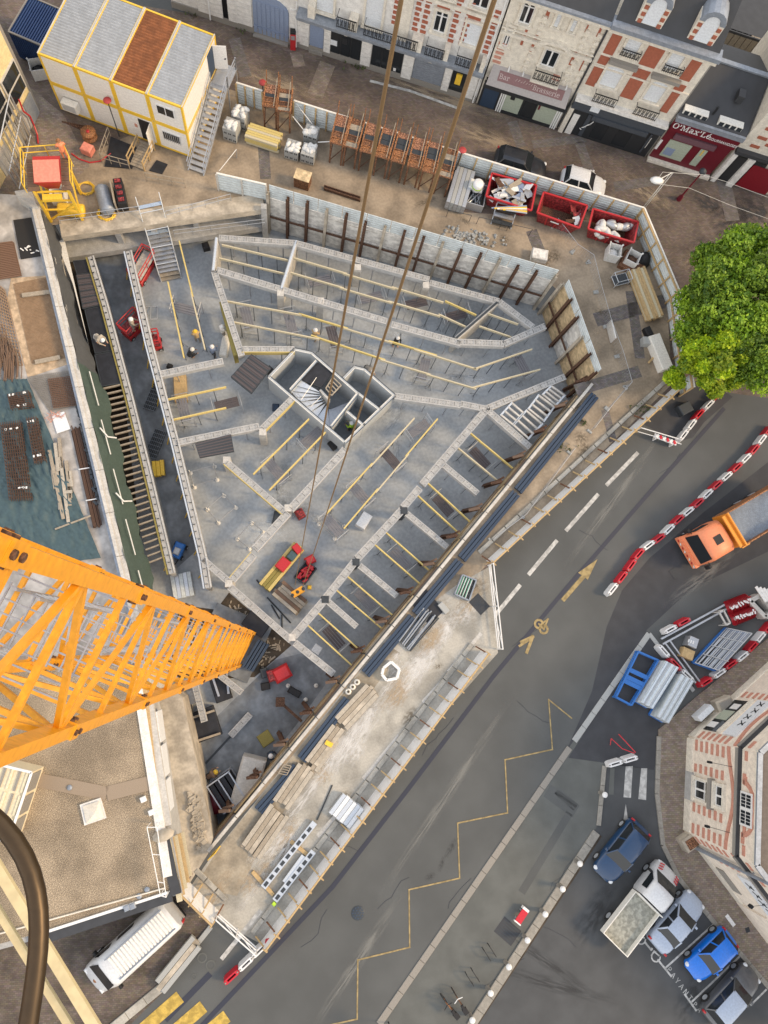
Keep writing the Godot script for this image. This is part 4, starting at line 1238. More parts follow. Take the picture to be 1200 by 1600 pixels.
# ---------------------------------------------------------------- the tower crane
func crane() -> void:
	var a: Vector3 = V(-2.59,-3.5,-0.85)
	var b: Vector3 = V(-3.49,-3.5,1.29)
	a = V(a.x,F,a.z)
	var side:=a.distance_to(b)
	var x:=(b - a).normalized()
	var z:=V(-x.z,0,x.x)
	if z.x > 0: z = -z
	var root:=thing("tower_crane","orange-yellow lattice mast of a tower crane rising from the pit","crane",(a+b)/2+z*side/2)
	var cs:=[a,b,b+z*side,a+z*side]
	var top:=54.0
	var step:=2.4
	for c in cs:
		for k in 10:
			var s:=S()
			var y0:=F+k*5.76
			var y1:=minf(y0+5.75,top)
			box(s,V(c.x,(y0+y1)/2,c.z),V(0.22,y1 - y0,0.22),axes(a,b))
			box(s,V(c.x,y1 - 0.2,c.z),V(0.27,0.36,0.27),axes(a,b))
			wpart("chord",s,mm("crane"),root)
			var bt:=S()
			var m:=axes(a,b)
			for i in 2:
				tube(bt,V(c.x,y1 - 0.3+0.22*i,c.z) - m.x*0.17,V(c.x,y1 - 0.3+0.22*i,c.z)+m.x*0.17,0.05,8)
				tube(bt,V(c.x,y1 - 0.3+0.22*i,c.z) - m.z*0.17,V(c.x,y1 - 0.3+0.22*i,c.z)+m.z*0.17,0.05,8)
			wpart("bolt",bt,mm("rust"),root)
	for f in 4:
		var p: Vector3 = cs[f]
		var q: Vector3 = cs[(f+1) % 4]
		var n:=int((top - F)/step)
		for k in n:
			var y:=F+k*step
			var s:=S()
			bar(s,V(p.x,y,p.z),V(q.x,y,q.z),0.09,0.1)
			wpart("cross_bar",s,mm("crane"),root)
			var d:=S()
			if k % 2 == f % 2: bar(d,V(p.x,y,p.z),V(q.x,y+step,q.z),0.09,0.09)
			else: bar(d,V(p.x,y+step,p.z),V(q.x,y,q.z),0.09,0.09)
			wpart("brace",d,mm("crane"),root)
	# climbing ladder and landings inside
	for k in 8:
		var y:=F+5.76*k+5.0
		var c: Vector3 = (cs[0]+cs[2])/2
		var m:=axes(a,b)
		var s:=S()
		for i in 9:
			box(s,V(c.x,y,c.z)+m.x*(-side*0.4+side*0.1*i),V(0.03,0.04,side*0.8),m)
			box(s,V(c.x,y,c.z)+m.z*(-side*0.4+side*0.1*i),V(side*0.45,0.035,0.03),m)
		wpart("landing",s,mm("galv"),root)
		var l:=S()
		var off:=m.x*(0.5 if k % 2 else -0.5)+m.z*0.3
		for w in [-0.2,0.2]:
			tube(l,V(c.x,y - 5.7,c.z)+off+m.z*w,V(c.x,y+0.9,c.z)+off+m.z*w,0.03,5)
		for i in 18:
			tube(l,V(c.x,y - 5.6+i*0.33,c.z)+off - m.z*0.2,V(c.x,y - 5.6+i*0.33,c.z)+off+m.z*0.2,0.018,4)
		wpart("ladder",l,mm("galv"),root)
	var base:=S()
	box(base,a+x*side/2+z*side/2+V(0,-0.05,0),V(4.2,0.5,4.2),axes(a,b))
	wpart("footing",base,mm("slab_dark_and_shade"),root)
	# hoist ropes and hook block
	var ropes:=[[V(0.13,-2,-4.15),V(0.71,44.6,-4.78),"left of the two hoist ropes hanging into the pit"],[V(0.66,-2,-4.06),V(1.37,44.8,-4.66),"right of the two hoist ropes hanging into the pit"]]
	for r in ropes:
		var s:=S()
		var up: Vector3 = r[1]+(r[1] - r[0]).normalized()*16.0
		tube(s,r[0],up,0.02,8)
		whole("hoist_rope",s,M("rope",Color(0.3,0.2,0.1),0.6,0.4,"grit",3.0),r[2],"rope")
	var h:=thing("hook_block","orange-yellow hook block hanging at the end of the ropes","hook block",V(0.23,-2.6,-3.66))
	var hb:=S()
	bar(hb,V(-0.03,-2.2,-3.45),V(0.71,-2.2,-3.9),0.45,0.5)
	wpart("block",hb,mm("crane"),h)
	for q in [V(-0.03,-1.93,-3.44),V(0.31,-1.93,-3.66),V(0.7,-1.93,-3.88)]:
		var t:=S()
		lathe(t,q,[U(0.0,0.02),U(0.12,0.02),U(0.12,-0.02)],8)
		wpart("pin",t,mm("steel_dark"),h)
	var hk:=S()
	pipe(hk,[V(0.32,-2.45,-3.69),V(0.32,-2.75,-3.72),V(0.45,-2.95,-3.64),V(0.32,-3,-3.55),V(0.19,-2.9,-3.64)],0.05)
	wpart("hook",hk,mm("steel_dark"),h)
	# the operator's platform close by: a bent hand rail and its cream beam
	var rail:=S()
	var pts:=[]
	for k in 15:
		var t:=k/14.0
		var p0: Vector3 = V(-0.55,47.9,0.25)
		var p1: Vector3 = V(-0.37,47.9,0.36)
		var p2: Vector3 = V(-0.41,47.9,0.5)
		var p3: Vector3 = V(-0.42,47.9,0.67)
		pts.append(p0.bezier_interpolate(p1,p2,p3,t))
	var rings:=[]
	for k in 15:
		var m:=axes(pts[maxi(k - 1,0)],pts[mini(k+1,14)])
		var ring:=[]
		for i in 17: ring.append(pts[k]+(m.y*cos(TAU*i/16)+m.z*sin(TAU*i/16))*0.016)
		rings.append(ring)
	loft(rail,rings)
	whole("hand_rail",rail,M("rail_brown",Color(0.07,0.045,0.022),0.4,0.5,"soft",3.0),"bent brown steel hand rail close to the lens at the lower left","hand rail")
	var bm:=S()
	bar(bm,V(-0.84,47.2,0.39),V(-0.43,47.2,0.98),0.026,0.015)
	bar(bm,V(-0.91,47.15,0.42),V(-0.5,47.15,1),0.018,0.015)
	whole("platform_beam",bm,M("cream_steel",Color(0.62,0.52,0.3),0.6,0,"soft",2.0),"cream steel edge beam of the crane platform behind the hand rail","beam")



# ---------------------------------------------------------------- buildings
var PN:=Transform3D(Basis(V(0.96996,0,0.24325),Vector3.UP,V(-0.24325,0,0.96996)),V(13.29,0,-41.54))
var fp:=Transform3D()
var froot: Node3D


func fpart(called: String,s: SurfaceTool,m: String,parent: Node = null) -> MeshInstance3D:
	var o:=part(called,s,mm(m),parent if parent else froot)
	if parent == null or parent == froot: o.transform = froot.transform.affine_inverse()*fp
	return o


# a block on the facade: corners p and q, from depth z0 to z1 (outwards positive)
func fb(called: String,p: Vector2,q: Vector2,z0: float,z1: float,m: String,parent: Node = null) -> MeshInstance3D:
	var s:=S()
	block(s,p.x,q.x,p.y,q.y,z0,z1)
	return fpart(called,s,m,parent)


func building(called: String,label: String,plane: Transform3D,s0: float) -> Node3D:
	fp = plane
	froot = thing(called,label,"building",plane*V(s0,0,0))
	return froot


# frame, surround, panes or a lowered shutter
func window(p: Vector2,q: Vector2,kind: String,arched:=false) -> void:
	var c:=(p+q)/2
	var w:=absf(q.x - p.x)
	var h:=absf(q.y - p.y)
	var x0:=minf(p.x,q.x)
	var y0:=minf(p.y,q.y)
	var s:=S()
	block(s,x0 - 0.16,x0,y0 - 0.05,y0+h+0.15,0.0,0.16)
	block(s,x0+w,x0+w+0.16,y0 - 0.05,y0+h+0.15,0.0,0.16)
	if arched:
		for k in 8:
			var t0:=PI - PI*k/8.0
			var t1:=PI - PI*(k+1)/8.0
			var r:=w/2
			var e:=U(c.x,y0+h - 0.12)
			plate(s,[e+U(cos(t0)*r,sin(t0)*r*0.35),e+U(cos(t1)*r,sin(t1)*r*0.35),e+U(cos(t1)*(r+0.2),sin(t1)*(r*0.35+0.25)),e+U(cos(t0)*(r+0.2),sin(t0)*(r*0.35+0.25))],0.0,0.17)
	else:
		block(s,x0 - 0.2,x0+w+0.2,y0+h,y0+h+0.2,0.0,0.2)
	block(s,x0 - 0.22,x0+w+0.22,y0 - 0.16,y0 - 0.02,0.0,0.26)
	var win:=fpart("window",s,"stone")
	if kind == "shutter":
		var n:=maxi(4,int(h/0.16))
		var sl:=S()
		for k in n:
			block(sl,x0,x0+w,y0+h*k/n+0.01,y0+h*(k+1)/n,-0.05,0.05)
		if arched:
			block(sl,x0+0.1,x0+w - 0.1,y0+h,y0+h+0.12,-0.05,0.05)
		part("shutter",sl,mm("shutter_white"),win)
	else:
		var f:=S()
		for e in [[x0,x0+0.07],[x0+w - 0.07,x0+w],[c.x - 0.06,c.x+0.06]]:
			block(f,e[0],e[1],y0,y0+h,-0.02,0.07)
		block(f,x0,x0+w,y0,y0+0.08,-0.02,0.072)
		block(f,x0,x0+w,y0+h - 0.08,y0+h,-0.02,0.072)
		if h > 1.3: block(f,x0,x0+w,y0+h*0.74,y0+h*0.74+0.06,-0.02,0.074)
		part("frame",f,mm("white"),win)
		for e in [[x0+0.07,c.x - 0.06],[c.x+0.06,x0+w - 0.07]]:
			var g:=S()
			block(g,e[0],e[1],y0+0.08,y0+h - 0.08,-0.03,0.03)
			part("pane",g,mm("glass_dark"),win)


func railing(p: Vector2,q: Vector2,z: float,h:=0.9) -> void:
	var s:=S()
	var y:=minf(p.y,q.y)
	block(s,p.x,q.x,y+h - 0.05,y+h,z - 0.03,z+0.03)
	block(s,p.x,q.x,y+0.08,y+0.12,z - 0.02,z+0.02)
	var n:=maxi(3,int((q.x - p.x)/0.14))
	for k in n+1:
		var x:=p.x+(q.x - p.x)*k/n
		block(s,x - 0.012,x+0.012,y,y+h,z - 0.012,z+0.012)
		if k < n and k % 2 == 0:
			bar(s,V(x,y+0.15,z),V(x+(q.x - p.x)/n,y+h - 0.15,z),0.03,0.03)
			bar(s,V(x,y+h - 0.15,z),V(x+(q.x - p.x)/n,y+0.15,z),0.03,0.03)
	for x in [p.x,q.x]: bar(s,V(x,y+h - 0.03,z),V(x,y+h - 0.03,0),0.03,0.04)
	fpart("railing",s,"iron")


# a pier of dressed stone courses with open joints
func pier(x0: float,x1: float,y0: float,y1: float,m: String,z:=0.14,course:=0.36,called:="stone_course") -> void:
	var n:=maxi(1,int((y1 - y0)/course))
	for k in n:
		fb(called,U(x0+rng.randf_range(0,0.01),y0+(y1 - y0)*k/n+0.012),U(x1,y0+(y1 - y0)*(k+1)/n - 0.012),-0.05,z+rng.randf_range(-0.008,0.008),m)


# alternating brick blocks of a quoin
func quoin(x0: float,x1: float,y0: float,y1: float,m:="brick",step:=0.42) -> void:
	var n:=int((y1 - y0)/step)
	for k in n:
		var y:=y0+k*step
		fb("brick_block",U(x0,y),U(x1 - (0.1 if k % 2 else 0.0),y+step*0.52),0.0,0.07+0.004*(k % 2),m)


func north_street() -> void:
	north_left()
	north_middle()
	north_brick()
	north_shops()


func north_left() -> void:
	building("terrace_house","long pale stone house with zinc ledge, iron balconies and dark shopfronts",PN,-8.0)
	fb("wall",U(-24,0),U(-0.1,11),-9,0,"stone_white")
	fb("plinth",U(-24,0),U(-0.12,0.55),0,0.1,"stone_grey")
	# ground floor: doors and shopfronts
	var ar:=S()
	var p: Vector2 = U(-17.67,0.67)
	var q: Vector2 = U(-14.96,0.67)
	var arch:=[U(p.x,0.12),U(q.x,0.12),U(q.x,2.7)]
	for k in 7: arch.append(U((p.x+q.x)/2+cos(PI*k/6)*(q.x - p.x)/2,2.7+sin(PI*k/6)*0.9))
	arch.append(U(p.x,2.7))
	plate(ar,arch,0.0,0.06)
	var gate:=fpart("door",ar,"door_blue")
	var pl:=S()
	for k in 8:
		var x: float = p.x+(q.x - p.x)*(k+0.5)/8
		block(pl,x - (q.x - p.x)/20,x+(q.x - p.x)/20,0.9,3.0,0.06,0.09)
		block(pl,x - (q.x - p.x)/20,x+(q.x - p.x)/20,0.2,0.8,0.06,0.11)
	part("door_panel",pl,mm("door_blue"),gate)
	fb("door_step",U(p.x,0),U(q.x,0.1),0,0.4,"stone_grey")
	var d1a: Vector2 = U(-20.99,0.42)
	var d1b: Vector2 = U(-19.67,0.27)
	fb("door",U(d1a.x,0.05),U(d1b.x,2.9),0,0.05,"shop_dark")
	pier(d1a.x - 0.9,d1a.x - 0.1,0.5,3.1,"stone_white")
	pier(d1b.x+0.1,d1b.x+0.8,0.5,3.1,"stone_white")
	pier(-21.5,-20.0,0.5,3.1,"stone_white")
	fb("door",U(-20.0,0.4),U(-19.0,2.4),0,0.05,"shop_dark")
	var b2a: Vector2 = U(-13.35,1.07)
	var b2b: Vector2 = U(-12.3,1.13)
	fb("door",U(b2a.x,0.3),U(b2b.x,2.95),0,0.06,"door_blue")
	fb("door_step",U(b2a.x,0),U(b2b.x,0.25),0,0.25,"stone_grey")
	pier(p.x - 1.3,p.x - 0.08,0.55,3.2,"stone_white")
	pier(q.x+0.08,q.x+1.0,0.55,3.2,"stone_white")
	pier(b2a.x - 0.75,b2a.x - 0.06,0.4,3.1,"stone_white")
	pier(b2b.x+0.05,b2b.x+0.55,0.4,3.1,"stone_white")
	var fronts:=[[U(-11.77,0.56),U(-9.42,0.68),"shop_dark"],[U(-8.58,0.58),U(-6.19,0.57),"shop_dark"],[U(-5.33,0.45),U(-2.99,0.52),"zinc"],[U(-2.38,0.39),U(-1.27,0.42),"shop_dark"]]
	for k in 4:
		var f: Array = fronts[k]
		var sh:=fb("shopfront",U(f[0].x,0.15),U(f[1].x,3.0),0,0.05,f[2])
		if k != 2:
			var n:=3 if k < 2 else 1
			for i in n:
				var w: float = (f[1].x - f[0].x)/n
				var g:=S()
				block(g,f[0].x+w*i+0.06,f[0].x+w*(i+1) - 0.06,0.3,2.7,0.05,0.08)
				part("pane",g,mm("glass_dark"),sh)
		else:
			for i in 14:
				var g:=S()
				block(g,f[0].x+0.03,f[1].x - 0.03,0.2+i*0.19,0.37+i*0.19,0.05,0.075)
				part("slat",g,mm("zinc"),sh)
		if k < 3: pier(f[1].x+0.04,fronts[k+1][0].x - 0.04,0.3,3.05,"stone_white")
	pier(fronts[3][1].x+0.04,-0.4,0.3,3.05,"stone_white")
	fb("cash_machine",U(-2.05,1.33),U(-1.61,2.28),0.08,0.2,"yellow")
	fb("notice",U(-11.75,1.24),U(-11.24,1.7),0.08,0.1,"shutter_white")
	fb("notice",U(-6.79,0.64),U(-6.59,0.91),0.08,0.1,"white")
	fb("sign_plate",U(-10.87,1.63),U(-10.51,2.16),0.08,0.1,"shop_dark")
	for t in [[U(-11.24,3.29),U(-10.67,3.3)],[U(-7.91,3.15),U(-6.75,3.16)],[U(-2.35,3.09),U(-1.97,3.06)]]:
		fb("lamp_strip",t[0],U(t[1].x,t[0].y+0.08),0.05,0.2,"white")
	# the zinc-covered ledge with its balconies
	fb("ledge",U(-14.2,3.15),U(-0.15,3.5),0,0.75,"zinc")
	fb("ledge_top",U(-14.2,3.5),U(-0.15,3.62),0,0.95,"zinc")
	for k in 9:
		fb("bracket",U(-13.9+k*1.6,2.85),U(-13.65+k*1.6,3.15),0,0.5,"stone")
	for r in [[U(-11.26,4.21),U(-9.85,4.27)],[U(-9.27,4.41),U(-5.34,4.22)],[U(-4.71,4.46),U(-3.34,4.47)],[U(-2.41,4.43),U(-1.08,4.48)]]:
		railing(U(r[0].x,3.65),U(r[1].x,3.65),0.75)
	for k in 6:
		fb("console",U([-13.4,-10.4,-5.8,-3.4,-1.1,-0.6][k],3.62),U([-12.9,-9.8,-5.0,-3.0,-0.9,-0.3][k],4.6),0,0.7,"stone")
	# first floor
	window(U(-4.57,5.23),U(-3.68,6.96),"glass")
	window(U(-2.32,5.03),U(-1.28,6.86),"shutter")
	window(U(-9.4,3.9),U(-8.2,6.9),"shutter")
	window(U(-12.9,3.9),U(-11.7,6.9),"shutter")
	window(U(-15.6,4.4),U(-14.5,6.6),"glass")
	window(U(-18.9,4.4),U(-17.8,6.6),"glass")
	for x in [-7.5,-6.0,-5.4,-3.35,-2.55,-0.75]:
		quoin(x,x+0.42,4.7,8.6)
	fb("string_course",U(-24,7.5),U(-0.12,7.75),0,0.25,"stone")
	for x in [-4.6,-2.4]:
		fb("panel",U(x,7.0),U(x+0.9,7.35),0,0.05,"brick")
	window(U(-4.5,8.1),U(-3.6,9.9),"glass")
	window(U(-2.4,8.1),U(-1.3,9.9),"glass")
	fb("pilaster",U(-6.9,3.62),U(-6.2,9),0,0.2,"stone")
	fb("cornice",U(-24,10.6),U(-0.12,11),0,0.5,"stone")
	for x in [-0.28,-14.35,-21.0]:
		var dp:=S()
		tube(dp,V(x,0.1,0.2),V(x,10.5,0.2),0.06,6)
		fpart("downpipe",dp,"white")


func north_middle() -> void:
	building("stone_house","ornate cream stone house with red brick strips above a pale green shopfront",PN,3.3)
	fb("wall",U(0,0),U(6.6,10.2),-9,0.02,"stone")
	# shop
	fb("shop_surround",U(0.1,0.05),U(6.4,2.4),0.02,0.2,"shop_dark")
	var panes:=[[U(1.81,0.45),U(3.3,0.35)],[U(3.46,0.27),U(4.43,0.24)],[U(4.5,0.28),U(6.32,0.22)]]
	for k in 3:
		fb("shop_pane",U(panes[k][0].x,0.35),U(panes[k][1].x,2.1),0.2,0.23,"shop_green" if k != 1 else "glass_dark")
	fb("notice",U(2.33,1.6),U(2.67,2.34),0.23,0.26,"shop_dark")
	fb("notice",U(4.57,1.46),U(4.71,1.94),0.23,0.26,"maroon")
	fb("door",U(0.25,0.1),U(1.4,2.2),0.2,0.22,"navy")
	for x in [1.55,6.0]:
		for i in 3: fb("pilaster",U(x+i*0.16,0.1),U(x+i*0.16+0.1,2.35),0.2,0.3,"white")
	fb("stall_riser",U(1.5,0.05),U(6.4,0.32),0.2,0.26,"shop_dark")
	var aw:=S()
	quad(aw,V(0.3,4.05,0.02),V(6.3,4.05,0.02),V(6.4,2.75,0.7),V(0.2,2.75,0.7))
	fpart("awning",aw,"awning")
	var tilt:=Basis(Vector3.RIGHT,V(0,0.886,-0.4635),V(0,0.4635,0.886))
	aw = S()
	box(aw,V(3.4,3.5,0.325),V(5.0,0.7,0.03),tilt)
	fpart("sign_cloth",aw,"sign_plum")
	fb("fascia",U(0.15,2.4),U(6.5,2.74),0.02,0.7,"shop_dark")
	for k in 2:
		var sg:=TextMesh.new()
		var fnt:=SystemFont.new()
		fnt.font_names = PackedStringArray(["Droid Serif"])
		sg.font = fnt
		sg.text = ["Bar","Brasserie"][k]
		sg.font_size = 48
		sg.pixel_size = 0.0098
		sg.depth = 0.02
		shared("lettering",sg,mm("sign_faded"),froot,froot.transform.affine_inverse()*fp*Transform3D(tilt,[V(1.35,3.5,0.345),V(4.6,3.45,0.365)][k]))
	for k in 7:
		var fl:=S()
		var c:=V(2.2+k*0.2,3.47+0.05*(k % 2),0.35)
		bar(fl,c,c+tilt*V(0.1,0.2 - 0.05*(k % 3),0.006),0.02,0.035)
		fpart("script_stroke",fl,"sign_faded")
	for k in 5: fb("sign_lamp",U(1.4+k*1.1,4.08),U(1.5+k*1.1,4.25),0.05,0.35,"white")
	# first floor
	window(U(3.4,5.28),U(4.43,7.04),"glass")
	window(U(0.39,5.83),U(0.81,7.51),"glass")
	window(U(3.22,8.48),U(3.51,9.96),"shutter")
	window(U(4.33,8.53),U(4.61,9.95),"shutter")
	window(U(0.9,8.0),U(1.7,9.7),"glass")
	var a1: Vector2 = U(3.23,4.19)
	railing(U(a1.x,4.35),U(a1.x+1.9,4.35),0.55,0.85)
	fb("balcony_slab",U(a1.x - 0.1,4.15),U(a1.x+2.0,4.34),0.02,0.65,"stone")
	for r in [[U(1.58,6.29),U(1.75,7.56)],[U(2.36,6.01),U(2.54,7.46)],[U(5.28,5.95),U(5.48,7.33)],[U(6.12,5.75),U(6.2,7.38)],[U(1.65,8.86),U(1.78,9.93)],[U(2.47,8.85),U(2.7,10.07)],[U(5.31,8.77),U(5.4,10.04)],[U(6.15,8.72),U(6.3,9.96)]]:
		fb("brick_panel",r[0],r[1],0.02,0.06,"brick")
	quoin(0.15,0.75,4.2,6.6,"brick_pink",0.4)
	quoin(4.6,5.2,4.2,5.3,"brick_pink",0.4)
	quoin(5.5,5.9,4.2,7.2,"stone",0.4)
	fb("string_course",U(0,6.9),U(6.6,7.1),0.02,0.3,"stone")
	fb("string_course",U(0,7.3),U(6.6,7.4),0.02,0.22,"stone")
	var ar:=S()
	for k in 10:
		var t0:=PI*k/10.0
		var t1:=PI*(k+1)/10.0
		var e:=U(3.9,6.95)
		plate(ar,[e+U(cos(t0),sin(t0)*0.45)*0.95,e+U(cos(t1),sin(t1)*0.45)*0.95,e+U(cos(t1),sin(t1)*0.45)*1.3,e+U(cos(t0),sin(t0)*0.45)*1.3],0.02,0.4)
	fpart("arched_hood",ar,"stone")
	for k in 14: fb("dentil",U(0.2+k*0.46,9.6),U(0.42+k*0.46,9.85),0.02,0.3,"stone")
	for x in [2.35,5.35,6.2]:
		for y in [4.4,5.0,5.6,6.2,7.6,8.2,8.8]:
			fb("stone_boss",U(x,y),U(x+0.3,y+0.26),0.02,0.2,"stone")
	fb("cornice",U(-0.05,9.9),U(6.65,10.2),0.02,0.55,"stone")
	fb("gutter",U(-0.05,10.2),U(6.65,10.36),-0.1,0.65,"zinc")
	var rf:=S()
	quad(rf,V(0,10.3,0.4),V(6.6,10.3,0.4),V(6.6,13.2,-1.6),V(0,13.2,-1.6))
	fpart("roof",rf,"slate")
	var dp:=S()
	tube(dp,V(6.62,0.3,0.16),V(6.62,10.3,0.16),0.07,6)
	fpart("downpipe",dp,"slate")


func north_brick() -> void:
	building("brick_house","red brick house with cream stone trim, white shutters and two round dormers",PN,10.5)
	fb("wall",U(6.72,0),U(14.0,10.2),-9,0.0,"stone")
	fb("wall_end",U(14.0,0),U(14.1,10.2),-9,-0.01,"stone_grey")
	# shop
	fb("shop_surround",U(6.9,0.05),U(13.95,2.75),0,0.16,"shop_dark")
	fb("fascia",U(6.8,2.75),U(14.0,3.55),0,0.4,"shop_fascia")
	fb("fascia_edge",U(6.8,3.56),U(14.0,3.85),0,0.5,"stone_white")
	fb("white_plate",U(8.14,3.03),U(8.83,3.8),0.4,0.43,"shutter_white")
	fb("blind_box",U(8.6,2.3),U(13.0,2.72),0.16,0.5,"shop_fascia")
	fb("door",U(7.27,-0.02),U(7.76,2.1),0.16,0.2,"panel_white")
	fb("pilaster",U(6.75,0),U(7.1,2.75),0.0,0.3,"stone")
	for r in [[U(9.15,1.12),U(10.18,2.73)],[U(10.97,1.16),U(12.09,2.92)]]:
		fb("shop_pane",U(r[0].x,0.35),U(r[1].x,2.25),0.16,0.19,"glass_dark")
	var s1:=fb("sign_panel",U(8.32,0.22),U(8.61,2.47),0.16,0.24,"shop_fascia")
	for k in 6:
		var l:=S()
		var c: Vector2 = U(8.48,1.37)
		bar(l,V(c.x - 0.3+k*0.11,c.y - 0.4+0.12*k,0.25),V(c.x - 0.14+k*0.11,c.y - 0.5+0.2*k+0.1*(k % 2),0.25),0.03,0.06)
		part("script_stroke",l,mm("white"),s1)
	fb("sign_panel",U(13.32,0.42),U(13.43,2.46),0.16,0.24,"shop_fascia")
	fb("menu_card",U(13.48,1.05),U(13.52,2.17),0.24,0.27,"panel_white")
	# brick fields
	for r in [[U(7.08,7.71),U(7.77,10.07)],[U(9.65,7.74),U(10.8,10.22)],[U(12.71,7.61),U(13.44,9.97)],[U(7,4.81),U(7.69,6.58)],[U(9.68,4.73),U(10.65,6.71)],[U(12.84,4.56),U(13.42,6.43)],[U(7.05,6.8),U(7.71,7.48)],[U(9.69,6.68),U(10.73,7.39)],[U(12.77,6.67),U(13.48,7.21)]]:
		fb("brick_field",r[0],r[1],0.0,0.05,"brick")
	window(U(7.85,5.21),U(9.08,6.96),"shutter",true)
	window(U(11.22,5.14),U(12.34,6.93),"shutter",true)
	window(U(8.22,8.31),U(9.14,10.05),"shutter",true)
	window(U(11.27,8.12),U(12.19,9.96),"shutter",true)
	for r in [[U(7.93,4.58),U(9.66,4.68)],[U(11.1,4.32),U(12.85,4.47)]]:
		railing(U(r[0].x,3.9),U(r[1].x,3.9),0.4,0.8)
	for r in [[U(8.11,8.14),U(9.44,8.16)],[U(11.24,7.99),U(12.57,8.04)]]:
		railing(U(r[0].x,r[0].y),U(r[1].x,r[0].y),0.3,0.6)
	for r in [[U(7.73,7.49),U(9.75,7.52)],[U(10.85,7.44),U(12.93,7.4)]]:
		fb("sill_course",U(r[0].x,r[0].y - 0.2),U(r[1].x,r[0].y+0.08),0,0.35,"stone_grey")
	fb("string_course",U(6.75,6.55),U(13.98,6.68),0,0.1,"stone")
	fb("cornice",U(6.68,9.75),U(14.15,10.15),0,0.5,"stone")
	fb("gutter",U(6.66,10.15),U(14.2,10.45),-0.2,0.7,"zinc")
	var rf:=S()
	quad(rf,V(6.8,10.4,0.2),V(14.0,10.4,0.2),V(13.6,13.6,-1.5),V(6.8,13.6,-1.5))
	quad(rf,V(6.8,13.6,-1.5),V(13.6,13.6,-1.5),V(13.6,14.4,-5),V(6.8,14.4,-5))
	quad(rf,V(14.0,10.4,0.2),V(14.0,10.4,-9.0),V(13.6,13.6,-8.0),V(13.6,13.6,-1.5))
	fpart("roof",rf,"slate")
	for x in [8.0,11.55]:
		var dm:=fb("dormer",U(x,10.45),U(x+1.75,12.3),-2.2,0.05,"stone")
		var sh:=S()
		block(sh,x+0.4,x+1.35,10.75,12.2,0.05,0.1)
		for k in 6: plate(sh,[U(x+0.875,12.2),U(x+0.875,12.2)+U(cos(PI*k/6),sin(PI*k/6))*0.475,U(x+0.875,12.2)+U(cos(PI*(k+1)/6),sin(PI*(k+1)/6))*0.475],0.05,0.1)
		part("shutter",sh,mm("shutter_white"),dm)
		var ho:=S()
		for k in 8:
			var t0:=PI*k/8
			var t1:=PI*(k+1)/8
			var e:=U(x+0.875,12.2)
			plate(ho,[e+U(cos(t0),sin(t0))*0.5,e+U(cos(t1),sin(t1))*0.5,e+U(cos(t1),sin(t1))*0.85,e+U(cos(t0),sin(t0))*0.85],-2.2,0.18)
		part("dormer_hood",ho,mm("zinc"),dm)
		for k in 4:
			for xx in [x+0.1,x+1.4]:
				var bk:=S()
				block(bk,xx,xx+0.26,10.7+k*0.5,10.95+k*0.5,0.05,0.12)
				part("brick_block",bk,mm("brick"),dm)


